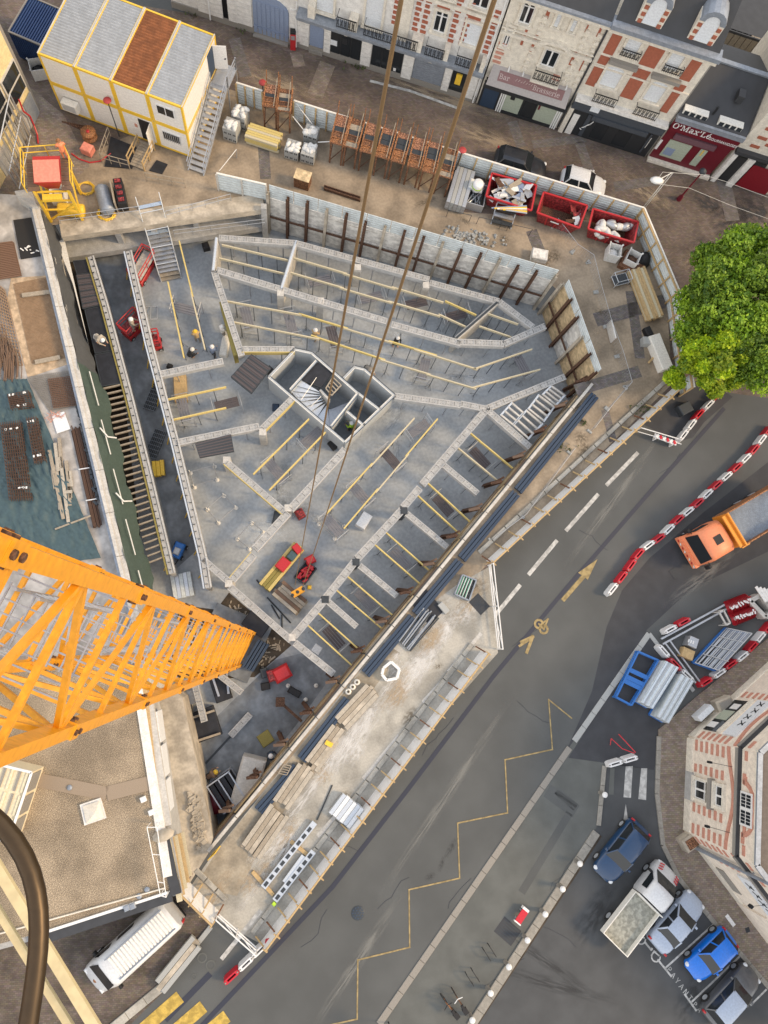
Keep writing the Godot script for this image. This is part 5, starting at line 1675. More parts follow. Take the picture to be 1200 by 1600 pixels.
func north_shops() -> void:
	building("low_shop","low maroon shop with white script lettering and a dark slate roof",PN,17.0)
	fb("wall",U(14.2,0),U(19.4,4.9),-7,0,"stone")
	fb("front",U(14.25,0.25),U(19.35,3.6),0,0.12,"maroon")
	fb("fascia",U(14.2,3.45),U(19.4,4.55),0,0.3,"maroon")
	fb("shelf",U(14.2,0),U(19.4,0.22),0,0.45,"stone")
	for r in [[U(14.85,0.88),U(16.64,2.58),"shop_green"],[U(17.35,0.86),U(17.9,2.25),"shop_green"]]:
		fb("shop_pane",U(r[0].x,0.7),U(r[1].x,2.5),0.12,0.16,r[2])
	fb("blind_box",U(14.9,2.75),U(18.2,3.25),0.12,0.3,"maroon_grey")
	fb("notice",U(14.22,1.16),U(14.4,2.19),0.12,0.16,"white")
	fb("poster",U(14.98,0.94),U(15.68,1.7),0.16,0.18,"door_blue")
	fb("poster",U(17.56,1.88),U(17.64,2.47),0.16,0.18,"yellow")
	for k in 2:
		var tm:=TextMesh.new()
		var fnt:=SystemFont.new()
		fnt.font_names = PackedStringArray(["Droid Serif" if k == 0 else "Droid Sans"])
		tm.font = fnt
		tm.text = ["O’Max’Lé","GOURMANDISES"][k]
		tm.font_size = 64
		tm.pixel_size = [0.0105,0.0047][k]
		tm.depth = 0.03
		shared("lettering",tm,mm("white"),froot,froot.transform.affine_inverse()*fp*Transform3D(Basis(),[V(15.75,4.02,0.32),V(18.3,3.86,0.32)][k]))
	fb("cornice",U(14.15,4.55),U(19.45,4.95),0,0.5,"zinc")
	var rf:=S()
	var e0: Vector2 = U(15.4,6.95)
	quad(rf,V(14.15,4.95,0.3),V(19.5,4.95,0.3),V(19.5,e0.y,-3.2),V(14.15,e0.y,-3.2))
	quad(rf,V(14.15,e0.y,-3.2),V(19.5,e0.y,-3.2),V(19.5,4.9,-7),V(14.15,4.9,-7))
	quad(rf,V(19.5,4.9,0.3),V(19.5,4.9,-7),V(19.5,e0.y,-3.2),V(19.5,e0.y,-3.2))
	fpart("roof",rf,"slate")
	fb("ridge",U(14.1,e0.y - 0.05),U(19.6,e0.y+0.08),-3.4,-3.05,"zinc")
	for r in [[14.35,16.2],[17.05,18.9]]:
		var w:=fb("roof_window",U(r[0],5.0),U(r[1],5.42),-0.4,0.12,"white_dirty")
		for k in 4:
			var g:=S()
			var x: float = r[0]+(r[1] - r[0])*(k+0.2)/4
			block(g,x,x+0.34,5.06,5.36,0.12,0.15)
			part("pane",g,mm("glass_dark"),w)
	var fl:=S()
	tube(fl,V(16.5,5.4,-0.3),V(16.5,6.1,-0.3),0.09,8)
	fpart("flue",fl,"iron")
	fb("roof_hatch",U(17.6,6.0),U(18.1,6.6),-1.9,-1.2,"slate")
	building("corner_shop","cream house with a red door at the right end of the northern street",PN,22.0)
	fb("wall",U(19.6,0),U(34.0,9.0),-9,0,"stone")
	fb("shop_surround",U(19.7,0.1),U(22.5,2.9),0,0.15,"shop_dark")
	fb("pilaster",U(20.9,0),U(21.4,3.2),0,0.4,"stone_white")
	fb("pilaster",U(19.6,0),U(19.95,3.2),0,0.4,"stone_white")
	fb("door",U(21.6,0.1),U(24.2,2.6),0.15,0.2,"maroon_red")
	fb("cornice",U(19.6,3.3),U(34,3.6),0,0.4,"slate")
	for k in 8:
		fb("brick_block",U(20.3+(k % 2)*0.9,4.0+k*0.45),U(21.0+(k % 2)*0.9,4.25+k*0.45),0,0.06,"brick")
	for x in [22.5,26.0,29.5]: window(U(x,4.5),U(x+1.2,6.6),"shutter")
	building("rear_shed","dark timber-sided shed in the yard behind the slate roof",PN,17.5)
	var sd:=S()
	for k in 16: block(sd,14.6+k*0.5,15.05+k*0.5,0,3.4,-10.3,-10.2)
	stuff(fpart("boarding",sd,"timber_grey"))
	fb("wall",U(14.5,0),U(30,3.2),-17,-10.3,"timber_dark")
	fb("roof",U(14.4,3.2),U(30.2,3.4),-17.2,-10.1,"slate")


# ---------------------------------------------------------------- the striped corner building
func east_building() -> void:
	var pw:=Transform3D(Basis(V(-0.1256,0,0.9921),Vector3.UP,V(-0.9921,0,-0.1256)),V(26.96,0,6.1))
	var pq:=Transform3D(Basis(V(-0.7913,0,0.6114),Vector3.UP,V(-0.6114,0,-0.7913)),V(33.38,0,1.14))
	var ps:=Transform3D(Basis(V(0.6028,0,0.7979),Vector3.UP,V(-0.7979,0,0.6028)),V(26.2,0,12.1))
	building("corner_building","cream corner building with pink brick stripes and a grey ledge",pw,3.0)
	var foot:=[pq*V(-6,0,0),pq*V(8.11,0,0),ps*V(0,0,0),ps*V(16,0,0),V(60,0,16),V(55,0,-8)]
	var s:=S()
	slab(s,foot,0,8.0)
	wpart("wall",s,mm("render_pink"),froot)
	var rf:=S()
	var c:=V(42,11,8)
	for k in 6:
		var a: Vector3 = foot[k]+V(0,8.05,0)
		var b: Vector3 = foot[(k+1) % 6]+V(0,8.05,0)
		tri(rf,a,b,c)
	wpart("roof",rf,M("tile_grey",Color(0.2,0.16,0.13),0.9,0,"grit",0.8,"cloud",0.4),froot)
	var faces:=[[pw,0.05,6.0],[pq,-5.0,8.05],[ps,0.05,15.0]]
	for i in 3:
		fp = faces[i][0]
		var x0: float = faces[i][1]
		var x1: float = faces[i][2]
		fb("plinth",U(x0,0.1),U(x1,0.85),0,0.09,"stone")
		fb("ledge",U(x0 - 0.1,5.95),U(x1+0.05,6.2),0,0.25,"stone_grey")
		fb("ledge_top",U(x0 - 0.2,6.2),U(x1+0.1,6.3),0,0.2,"slate")
		fb("cornice",U(x0 - 0.2,7.75),U(x1+0.1,8.0),0,0.12,"stone")
		fb("gutter",U(x0 - 0.1,8.0),U(x1+0.05,8.14),-0.1,0.2,"zinc")
	# west face
	fp = pw
	stripes(0.05,0.75,1.0,5.2,0)
	stripes(1.55,2.1,1.0,5.2,1)
	stripes(4.05,4.6,1.0,5.2,0)
	stripes(5.3,5.95,1.0,5.2,1)
	stripes(0.05,0.6,6.5,7.6,0)
	stripes(1.5,2.0,6.5,7.6,0)
	stripes(4.2,4.8,6.5,7.6,1)
	stripes(5.3,5.9,6.5,7.6,1)
	fb("door_bay",U(2.2,0.1),U(4.0,1.05),0.0,0.1,"concrete")
	window(U(2.55,1.35),U(3.7,2.8),"glass")
	fb("guard_grille",U(2.5,2.85),U(3.75,2.95),0.1,0.2,"iron")
	fb("stone_band",U(2.2,3.15),U(4.05,3.5),0.0,0.3,"stone_grey")
	window(U(2.5,3.75),U(3.7,4.6),"glass")
	var big:=U(2.35,6.4)
	fb("attic_window",big,big+U(1.9,1.15),0.0,0.12,"white")
	for a in 2:
		for b in 2:
			for e in 4:
				fb("pane",big+U(0.12+a*0.93+e*0.19,0.12+b*0.5),big+U(0.27+a*0.93+e*0.19,0.52+b*0.5),0.12,0.14,"glass_dark")
	wave(0.0,6.0,5.25,true)
	arch_band(3.3,6.55,1.35)
	# wall lamps on wires
	for x in [1.15,4.95]:
		var l:=S()
		tube(l,V(x,5.4,0.05),V(x,4.2,0.7),0.015,4)
		box(l,V(x,4.1,0.75),V(0.14,0.3,0.2))
		fpart("wall_lamp",l,"iron")
	# north-west face with the painted sign
	fp = pq
	stripes(7.35,8.0,1.0,5.2,1)
	stripes(3.2,3.75,1.0,5.4,0)
	stripes(0.2,0.9,1.0,5.4,0)
	fb("shop_recess",U(4.1,0.3),U(7.2,2.7),0.0,0.05,"glass_dark")
	fb("shop_frame",U(4.0,2.7),U(7.3,2.9),0.0,0.2,"stone")
	fb("poster",U(5.2,0.9),U(6.1,2.2),0.05,0.08,"shop_green")
	fb("poster",U(6.4,0.9),U(6.9,1.8),0.05,0.08,"white")
	fb("poster",U(4.5,1.3),U(5.0,2.1),0.05,0.08,"white")
	fb("sign_panel",U(3.95,3.3),U(7.3,4.7),0.0,0.12,"shutter_white")
	figures(4.3,4.0)
	wave(0.0,8.0,5.25,true)
	stripes(7.3,7.9,6.5,7.6,1)
	stripes(5.2,5.8,6.5,7.6,1)
	window(U(3.2,6.45),U(5.0,7.5),"shutter")
	var b1:=S()
	block(b1,5.7,7.0,0.0,0.9,0.5,0.9)
	fpart("bench_box",b1,"shutter_white")
	# south-west face
	fp = ps
	stripes(0.1,0.6,1.2,5.4,0)
	stripes(1.2,1.7,2.4,5.4,1)
	stripes(8.0,8.6,1.0,5.0,0)
	stripes(11.2,11.8,1.0,5.0,1)
	stripes(0.3,0.8,6.5,7.6,0)
	stripes(1.4,1.9,6.5,7.6,0)
	fb("sign_panel",U(2.0,4.0),U(8.0,5.4),0.0,0.12,"shutter_white")
	figures(2.6,4.7)
	figures(5.4,4.7)
	wave(0.0,14.0,5.6,false)
	fb("wall_sign",U(2.6,1.0),U(4.4,1.9),0.0,0.06,"stone_grey")
	fb("shop_frame",U(5.6,0.1),U(8.8,3.2),0.0,0.12,"render_pink")
	window(U(9.2,1.3),U(10.6,3.2),"glass")
	for x in [3.6,7.6]:
		var l:=S()
		tube(l,V(x,5.6,0.05),V(x,4.6,0.7),0.015,4)
		box(l,V(x,4.5,0.75),V(0.16,0.3,0.2))
		fpart("wall_lamp",l,"iron")


func stripes(x0: float,x1: float,y0: float,y1: float,odd: int) -> void:
	var n:=int((y1 - y0)/0.62)
	for k in n:
		fb("brick_stripe",U(x0+0.04*((k+odd) % 2),y0+k*0.62+0.1),U(x1,y0+k*0.62+0.36),0.0,0.05,"brick_pink")


func wave(x0: float,x1: float,y: float,dip: bool) -> void:
	var s:=S()
	var n:=26
	for k in n:
		var f:=func(t): return y+(0.32*cos(t*TAU*(x1 - x0)/6.0)*-1.0 if dip else 0.0)
		var t0:=float(k)/n
		var t1:=float(k+1)/n
		plate(s,[U(lerpf(x0,x1,t0),f.call(t0) - 0.14),U(lerpf(x0,x1,t1),f.call(t1) - 0.14),U(lerpf(x0,x1,t1),f.call(t1)+0.14),U(lerpf(x0,x1,t0),f.call(t0)+0.14)],0.0,0.07)
	fpart("brick_band",s,"brick_pink")


func arch_band(x: float,y: float,r: float) -> void:
	var s:=S()
	for k in 10:
		var t0:=PI*k/10.0
		var t1:=PI*(k+1)/10.0
		plate(s,[U(x+cos(t0)*r,y+sin(t0)*1.05),U(x+cos(t1)*r,y+sin(t1)*1.05),U(x+cos(t1)*(r+0.25),y+sin(t1)*1.25),U(x+cos(t0)*(r+0.25),y+sin(t0)*1.25)],0.0,0.08)
	block(s,x - r - 0.6,x - r,y - 0.05,y+0.2,0,0.08)
	block(s,x+r,x+r+0.6,y - 0.05,y+0.2,0,0.08)
	fpart("brick_arch",s,"brick_pink")


# a row of small dark dancing strokes on the painted panels
func figures(x: float,y: float) -> void:
	for k in 4:
		var s:=S()
		var c:=V(x+k*0.62,y+0.1*(k % 2),0.135)
		bar(s,c,c+V(0.18,0.3,0),0.02,0.09)
		bar(s,c,c+V(-0.2,-0.22,0),0.02,0.06)
		bar(s,c+V(0.02,0.0,0.003),c+V(0.24,-0.18,0.003),0.02,0.05)
		bar(s,c+V(0.12,0.2,0.005),c+V(-0.14,0.28,0.005),0.02,0.05)
		fpart("painted_figure",s,"iron")


# ---------------------------------------------------------------- the western side
func west_side() -> void:
	left_building()
	terrace()
	gravel_building()


func left_building() -> void:
	var a: Vector3 = V(-19.43,0,-35.69)
	var b: Vector3 = V(-18.72,0,-37.87)
	var x:=(b - a).normalized()
	var pl:=Transform3D(Basis(x,Vector3.UP,x.cross(Vector3.UP)),a)
	building("yellow_building","tall pale yellow building with large dark windows at the left edge",pl,0.0)
	fb("wall",U(-9,0),U(2.0,12),-10,0,"render_yellow")
	fb("wall",U(2.0,0),U(2.3,12),-10,-0.05,"stone_grey")
	fb("ground_floor",U(-3.6,0),U(2.02,1.9),0,0.08,"concrete")
	for q in [[U(-0.1,2.6),U(1.9,5.0)],[U(-2.6,2.6),U(-0.3,5.0)],[U(-5.2,2.6),U(-2.9,5.0)]]:
		var f:=fb("window",q[0],q[1],0.0,0.12,"concrete_pale")
		for i in 2:
			var g:=S()
			block(g,q[0].x+0.12,q[1].x - 0.12,q[0].y+0.12+i*1.2,q[0].y+1.12+i*1.2,0.12,0.15)
			part("pane",g,mm("glass_dark"),f)
	fb("door",U(-0.6,0.0),U(0.3,2.0),0.08,0.14,"stone_grey")
	fb("door",U(0.8,0.0),U(1.9,2.0),0.08,0.14,"zinc")
	fb("shaft",U(-2.2,0.2),U(-1.0,2.4),0.08,0.2,"render_yellow")
	var hp:=S()
	pipe(hp,[V(0.5,3.0,0.3),V(0.4,2.0,0.3),V(0.7,1.2,0.35),V(0.6,0.4,0.4),V(0.2,0.1,0.7),V(-0.4,0.08,1.0)],0.06)
	fpart("red_hose",hp,"red")
	fb("notice",U(-0.5,6.8),U(0.2,7.8),0,0.04,"stone_grey")
	# the lattice screen along the terrace side
	var sc:=thing("lattice_screen","tall grey lattice screen between the yellow building and the hopper","screen",V(-19.13,0,-31.95))
	var s:=S()
	var p: Vector3 = V(-19.49,0,-31.18)
	var q2: Vector3 = V(-19.08,0,-35.47)
	for k in 8:
		tube(s,at(p,q2,k/7.0),at(p,q2,k/7.0)+V(0,4.2,0),0.05,5)
	for k in 7:
		tube(s,at(p,q2,k/7.0)+V(0,0.3,0),at(p,q2,(k+1)/7.0)+V(0,4.1,0),0.03,5)
	for y in [0.3,2.2,4.2]: tube(s,p+V(0,y,0),q2+V(0,y,0),0.05,5)
	wpart("lattice",s,mm("galv"),sc)


func terrace() -> void:
	var w0: Vector3 = V(-17.91,2.1,-30.05)
	var w1: Vector3 = V(-10.63,2.1,-5.46)
	var w2:=w0+(w1 - w0)*1.33
	var far:=V(-40,0,0)
	var s:=S()
	slab(s,[w0,w2,w2+far,w0+far],F,1.4)
	struct("terrace",s,M("terrace_top",Color(0.5,0.48,0.46),0.85,0,"cloud",0.3,"stain",0.1))
	var root:=thing("parapet_wall","long pale parapet between the terrace and the pit","wall",V(w0.x,F,w0.z))
	var n:=12
	var m:=axes(w0,w2)
	for k in n:
		var a:=at(w0,w2,float(k)/n)
		var b:=at(w0,w2,float(k+1)/n - 0.001)
		var t:=S()
		var off:=m.z*0.0
		bar(t,a+m.z*0.22+V(0,-0.32,0)+off,b+m.z*0.22+V(0,-0.32,0),0.2,0.7)
		bar(t,a - m.z*0.02+V(0,-2.8,0),b - m.z*0.02+V(0,-2.8,0),0.3,5.4)
		wpart("coping",t,mm("concrete_pale"),root)
	for k in n:
		var t:=S()
		bar(t,at(w0,w2,float(k)/n)+m.z*0.42+V(0,-0.4,0),at(w0,w2,float(k+1)/n)+m.z*0.42+V(0,-0.4,0),0.16,0.5)
		wpart("inner_kerb",t,mm("zinc"),root)
	# the tarpaulin hung down the pit side
	var tp:=thing("tarpaulin","green and grey tarpaulin hung from the parapet into the pit","tarpaulin",V(w0.x,F,w0.z))
	var cols:=60
	for seg in 3:
		var st:=S()
		st.set_smooth_group(0)
		var lo: int = [0,21,25][seg]
		var hi: int = [21,25,60][seg]
		for k in range(lo,hi):
			for j in 6:
				var f:=func(u: int,v: int):
					var t:=float(u)/cols
					var e: float = v/6.0
					var p:=at(w0,w2,0.04+t*0.78)
					var bulge:=0.18+e*(0.18+0.62*smoothstep(14.0,30.0,float(u))+0.12*sin(u*0.7)+0.06*sin(u*2.3))+0.05*sin(v*2.0+u*0.9)
					return p - m.z*bulge+V(0,-0.1 - e*2.9+0.07*sin(u*1.3+v),0)
				quad(st,f.call(k,j),f.call(k+1,j),f.call(k+1,j+1),f.call(k,j+1))
		wpart("cloth",st,mm(["tarp_grey","tarp_grey","tarp"][seg]),tp)
	for k in 5:
		var b:=S()
		var t:=0.38+k*0.1
		bar(b,at(w0,w2,t) - m.z*0.62+V(0,-0.9,0),at(w0,w2,t+0.07) - m.z*0.66+V(0,-1.0,0),0.06,0.06)
		wpart("batten",b,mm("white_dirty"),tp)
	for k in 2:
		var b:=S()
		var t: float = [0.5,0.63][k]
		pipe(b,[at(w0,w2,t) - m.z*0.5+V(0,-0.4,0),at(w0,w2,t+0.015) - m.z*0.75+V(0,-1.0,0),at(w0,w2,t+0.012) - m.z*1.1+V(0,-1.9,0)],0.05)
		wpart("white_strap",b,mm("white"),tp)
	var fl:=S()
	slab(fl,[V(-17.05,-0.7,-27.97),V(-16.55,-0.7,-28.22),V(-14.39,-0.7,-20.51),V(-15.72,-0.7,-24.85)],-0.75,-0.7)
	whole("white_sheeting",fl,mm("white_dirty"),"torn white sheeting showing between the tarpaulin and the black deck panels","sheeting")
	var cp:=S()
	slab(cp,[V(-18.97,2.3,-29.76),V(-17.97,2.3,-30.02),V(-17.45,2.3,-28.79),V(-17.74,2.3,-28.68),V(-18.78,2.3,-29.34)],1.4,2.3)
	whole("concrete_corner",cp,mm("concrete"),"grey concrete corner block at the north end of the parapet","concrete block")


func gravel_building() -> void:
	var root:=thing("gravel_roofed_building","flat-roofed building covered in tan gravel at the lower left","building",V(-12.83,0,9.25))
	var s:=S()
	var edge:=[V(-23.53,3.6,1.09),V(-9.35,3.6,1.14),V(-8.57,3.6,4.06),V(-7.38,3.6,9.38),V(-6.41,3.6,13.66),V(-13.41,3.6,15.45),V(-21.65,3.6,17.34)]
	slab(s,edge,0,3.6)
	wpart("roof",s,mm("gravel_roof"),root)
	var body:=[V(-23.63,3.4,1.1),V(-8.77,3.4,1.14),V(-7.78,3.4,5.17),V(-6.87,3.4,9.43),V(-5.84,3.4,13.81),V(-13.44,3.4,15.84),V(-21.71,3.4,17.72)]
	var b:=S()
	slab(b,body,F,3.3)
	wpart("wall",b,mm("concrete"),root)
	# edge bands along the pit side
	for q in [[V(-9,3.7,1.87),V(-6.65,3.7,12.79),0.5,"stone_white","coping"],[V(-8.61,3.62,1.88),V(-7.27,3.62,10.07),0.28,"timber","timber_edge"],[V(-8.18,3.55,3.34),V(-6.81,3.55,10.1),0.4,"concrete_pale","ledge"],[V(-6.61,3.72,13.62),V(-13.53,3.72,15.53),0.14,"white","white_edge"],[V(-6.4,3.66,13.81),V(-13.69,3.66,15.86),0.62,"slate","edge_flashing"],[V(-7.06,3.66,10.41),V(-6.16,3.66,13.75),0.55,"slate","edge_flashing"],[V(-6.76,3.74,13.37),V(-15.68,3.74,15.43),0.06,"stone","gravel_stop"]]:
		var e:=S()
		under(e,q[0],q[1],q[2],0.3)
		wpart(q[4],e,mm(q[3]),root)
	for k in 3:
		var p:=S()
		var t:=k/3.0
		bar(p,at(V(-7.84,2.4,3.81),V(-6.8,2.4,9.65),t),at(V(-7.84,2.4,3.81),V(-6.8,2.4,9.65),t+0.3),0.1,1.7)
		wpart("cladding_board",p,mm("shutter_white"),root)
	for k in 5:
		var p:=S()
		var t:=k/5.0
		var a0: Vector3 = at(V(-6.77,3.5,10.84),V(-6.02,2.2,10.71),t)
		var a1: Vector3 = at(V(-5.94,3.5,14.17),V(-5.53,2,12.96),t)
		bar(p,a0,a1,0.3,0.06)
		wpart("cladding_plank",p,mm("timber" if k % 2 else "pale_beam"),root)
	# a darker strip laid across the gravel, drains
	for q in [[V(-14.31,3.62,7.4),V(-10.27,3.62,8.27),0.75],[V(-10.27,3.62,8.27),V(-7.85,3.62,7.73),0.8]]:
		var e:=S()
		bar(e,q[0],q[1],q[2],0.03)
		wpart("roof_dark_strip",e,M("dark_tan",Color(0.34,0.27,0.2),0.9,0,"grit",0.8),root)
	for p in [V(-12.32,3.65,7.89),V(-7.75,3.65,13.43),V(-8.16,3.65,13.76)]:
		var e:=S()
		lathe(e,p,[U(0.16,0),U(0.14,0.06),U(0.0,0.07)],10)
		wpart("roof_drain",e,mm("zinc"),root)
	# skylight: a low pyramid
	var sk:=thing("skylight","small square pyramid skylight on the gravel roof","skylight",V(-10.93,3.6,9.22))
	var k4:=[V(-11.68,3.75,8.81),V(-10.58,3.75,8.47),V(-10.19,3.75,9.56),V(-11.34,3.75,9.93)]
	var kb:=S()
	slab(kb,k4,3.55,3.75)
	wpart("curb",kb,mm("stone_white"),sk)
	var py:=S()
	var top: Vector3 = V(-10.73,4.15,9.2)
	for k in 4: tri(py,at(k4[k],top,0.18),at(k4[(k+1) % 4],top,0.18),top)
	wpart("dome",py,mm("stone"),sk)
	# the louvred plant box
	var lv:=thing("louvre_box","cream louvred plant box on the gravel roof at the left edge","plant box",V(-16.05,3.6,8.14))
	var c0: Vector3 = V(-13.81,5.6,6.73)
	var c1: Vector3 = V(-16.23,5.6,6.1)
	var c2: Vector3 = V(-14.46,5.6,9.26)
	c2 = c0+(c2 - c0).normalized()*3.6
	c1 = c0+V(-(c2 - c0).z,0,(c2 - c0).x).normalized()*4.0*(1.0 if V(-(c2 - c0).z,0,(c2 - c0).x).x < 0 else -1.0)
	var c3:=c1+(c2 - c0)
	var bx:=S()
	slab(bx,[c0,c2,c3,c1],3.55,5.5)
	wpart("housing",bx,M("cream_panel",Color(0.75,0.65,0.45),0.6,0,"soft",0.6),lv)
	for k in 3:
		for e in 9:
			var l:=S()
			var u0:=(k+0.06)/3.0
			var u1:=(k+0.94)/3.0
			var v:=(e+0.5)/10.0
			bar(l,at(at(c0,c2,u0),at(c1,c3,u0),v)+V(0,-0.05,0),at(at(c0,c2,u1),at(c1,c3,u1),v)+V(0,-0.05,0),0.12,0.05)
			wpart("louvre",l,mm("stone_grey") if e % 2 else mm("cream_panel"),lv)
	for k in 3:
		for e in 6:
			var l:=S()
			bar(l,at(c0,c2,(k+0.08)/3.0)+V(0.06,-0.3 - e*0.22,0),at(c0,c2,(k+0.92)/3.0)+V(0.06,-0.3 - e*0.22,0),0.05,0.09)
			wpart("louvre",l,mm("stone_grey"),lv)
	var fr:=S()
	for e in [[c0,c2],[c0,c1],[c2,c3]]: bar(fr,e[0],e[1],0.12,0.12)
	wpart("rim",fr,mm("white"),lv)
	# guard rail at the corner of the roof
	var gr:=thing("guard_rail","thin white guard rail at the corner of the gravel roof","rail",V(-7.36,3.6,11.95))
	var g:=S()
	var rp:=[V(-7.76,4.7,9.9),V(-7.21,4.7,9.91),V(-6.54,4.7,13.55),V(-6.85,4.7,13.45)]
	pipe(g,[rp[0],rp[3]],0.025)
	pipe(g,[rp[1],rp[2]],0.025)
	pipe(g,[rp[0],rp[1]],0.025)
	pipe(g,[rp[3],rp[2]],0.025)
	for p in rp: tube(g,p,V(p.x,3.6,p.z),0.025,5)
	for t in [0.4,0.8]: pipe(g,[at(rp[0],rp[3],t) ,at(rp[1],rp[2],t)],0.02)
	wpart("rail",g,mm("white"),gr)
	k4 = [V(-7.35,3.75,10.38),V(-6.89,3.75,10.2),V(-6.68,3.75,10.53),V(-7.25,3.75,10.89)]
	for q in [[V(-8.21,3.7,8.6),"white"],[V(-7.72,3.7,9.32),"white"],[V(-8.77,3.7,14.31),"zinc"],[V(-8.47,3.7,14.23),"zinc"]]:
		var e:=S()
		cham(e,q[0]+V(0,0.05,0),V(0.32,0.22,0.3),0.04,Basis(Vector3.UP,0.4))
		wpart("roof_box",e,mm(q[1]),root)
	var sack:=S()
	lathe(sack,V(-7.02,3.65,10.57),[U(0.0,0.5),U(0.22,0.45),U(0.42,0.2),U(0.45,0.0)],9,Basis(V(0,1,0),0.3)*Basis.from_scale(V(1.4,1,0.8)))
	whole("rubble_sack",sack,mm("concrete_warm"),"dusty tan sack slumped at the corner of the gravel roof","sack")



# ---------------------------------------------------------------- hoardings and fences
func strutted(called: String,label: String,a: Vector3,b: Vector3,n: int,h: float,inward: Vector3,sheet_m: String) -> void:
	var root:=thing(called,label,"hoarding",a)
	var d:=(b - a)/n
	for k in n:
		var s:=S()
		var out:=inward*-0.4*h/1.5
		hexa(s,[a+d*(k+0.005),a+d*(k+0.995),a+d*(k+0.995)+inward*0.05,a+d*(k+0.005)+inward*0.05],[a+d*(k+0.005)+out+V(0,h,0),a+d*(k+0.995)+out+V(0,h,0),a+d*(k+0.995)+out+inward*0.05+V(0,h,0),a+d*(k+0.005)+out+inward*0.05+V(0,h,0)])
		wpart("sheet",s,mm(sheet_m),root)
		var t:=S()
		under(t,a+d*k - inward*0.36*h/1.5+V(0,h+0.04,0),a+d*(k+1) - inward*0.36*h/1.5+V(0,h+0.04,0),0.1,0.09)
		wpart("top_rail",t,mm("timber"),root)
		var c:=S()
		cham(c,a+d*(k+0.5)+inward*0.8+V(0,0.08,0),V(d.length() - 0.06,0.16,0.3),0.03,axes(a,b))
		wpart("ballast_block",c,mm("strip_concrete"),root)
	for k in n+1:
		var s:=S()
		var p:=a+d*k
		bar(s,p - inward*0.1,p - inward*(0.1+0.4*h/1.5)+V(0,h - 0.05,0),0.09,0.07,inward)
		wpart("post",s,mm("timber"),root)
		var t:=S()
		bar(t,p+inward*0.5+V(0,0.1,0),p - inward*0.12+V(0,h*0.62,0),0.08,0.08)
		var e:=S()
		bar(e,p - inward*(0.42+0.12*(k % 2))+V(0,h*0.97,0),p - inward*0.08+V(0,h*0.97,0),0.07,0.08)
		wpart("cross_piece",e,mm("timber"),root)
		wpart("strut",t,mm("timber" if k % 3 else "rust_bright"),root)


func wire_panel(a: Vector3,b: Vector3,h: float,label: String,group:="") -> void:
	var root:=framed("wire_fence_panel",label,"fence panel",b - a,a,group)
	var l:=a.distance_to(b)
	var f:=S()
	for q in [[V(0,0.1,0),V(0,h,0)],[V(l,0.1,0),V(l,h,0)],[V(0,h,0),V(l,h,0)]]:
		tube(f,q[0],q[1],0.014,5)
	part("frame",f,mm("galv"),root)
	var w:=S()
	var n:=int(l/0.2)
	for k in n: tube(w,V(l*(k+0.5)/n,0.15,0),V(l*(k+0.5)/n,h,0),0.004,3,-1,false)
	for k in 8: tube(w,V(0,h*(k+0.6)/8,0),V(l,h*(k+0.6)/8,0),0.004,3,-1,false)
	stuff(part("wire",w,mm("galv"),root))
	for x in [0.05,l - 0.05]:
		var c:=S()
		cham(c,V(x,0.07,0),V(0.16,0.12,0.4),0.03)
		part("foot",c,mm("block_grey"),root)


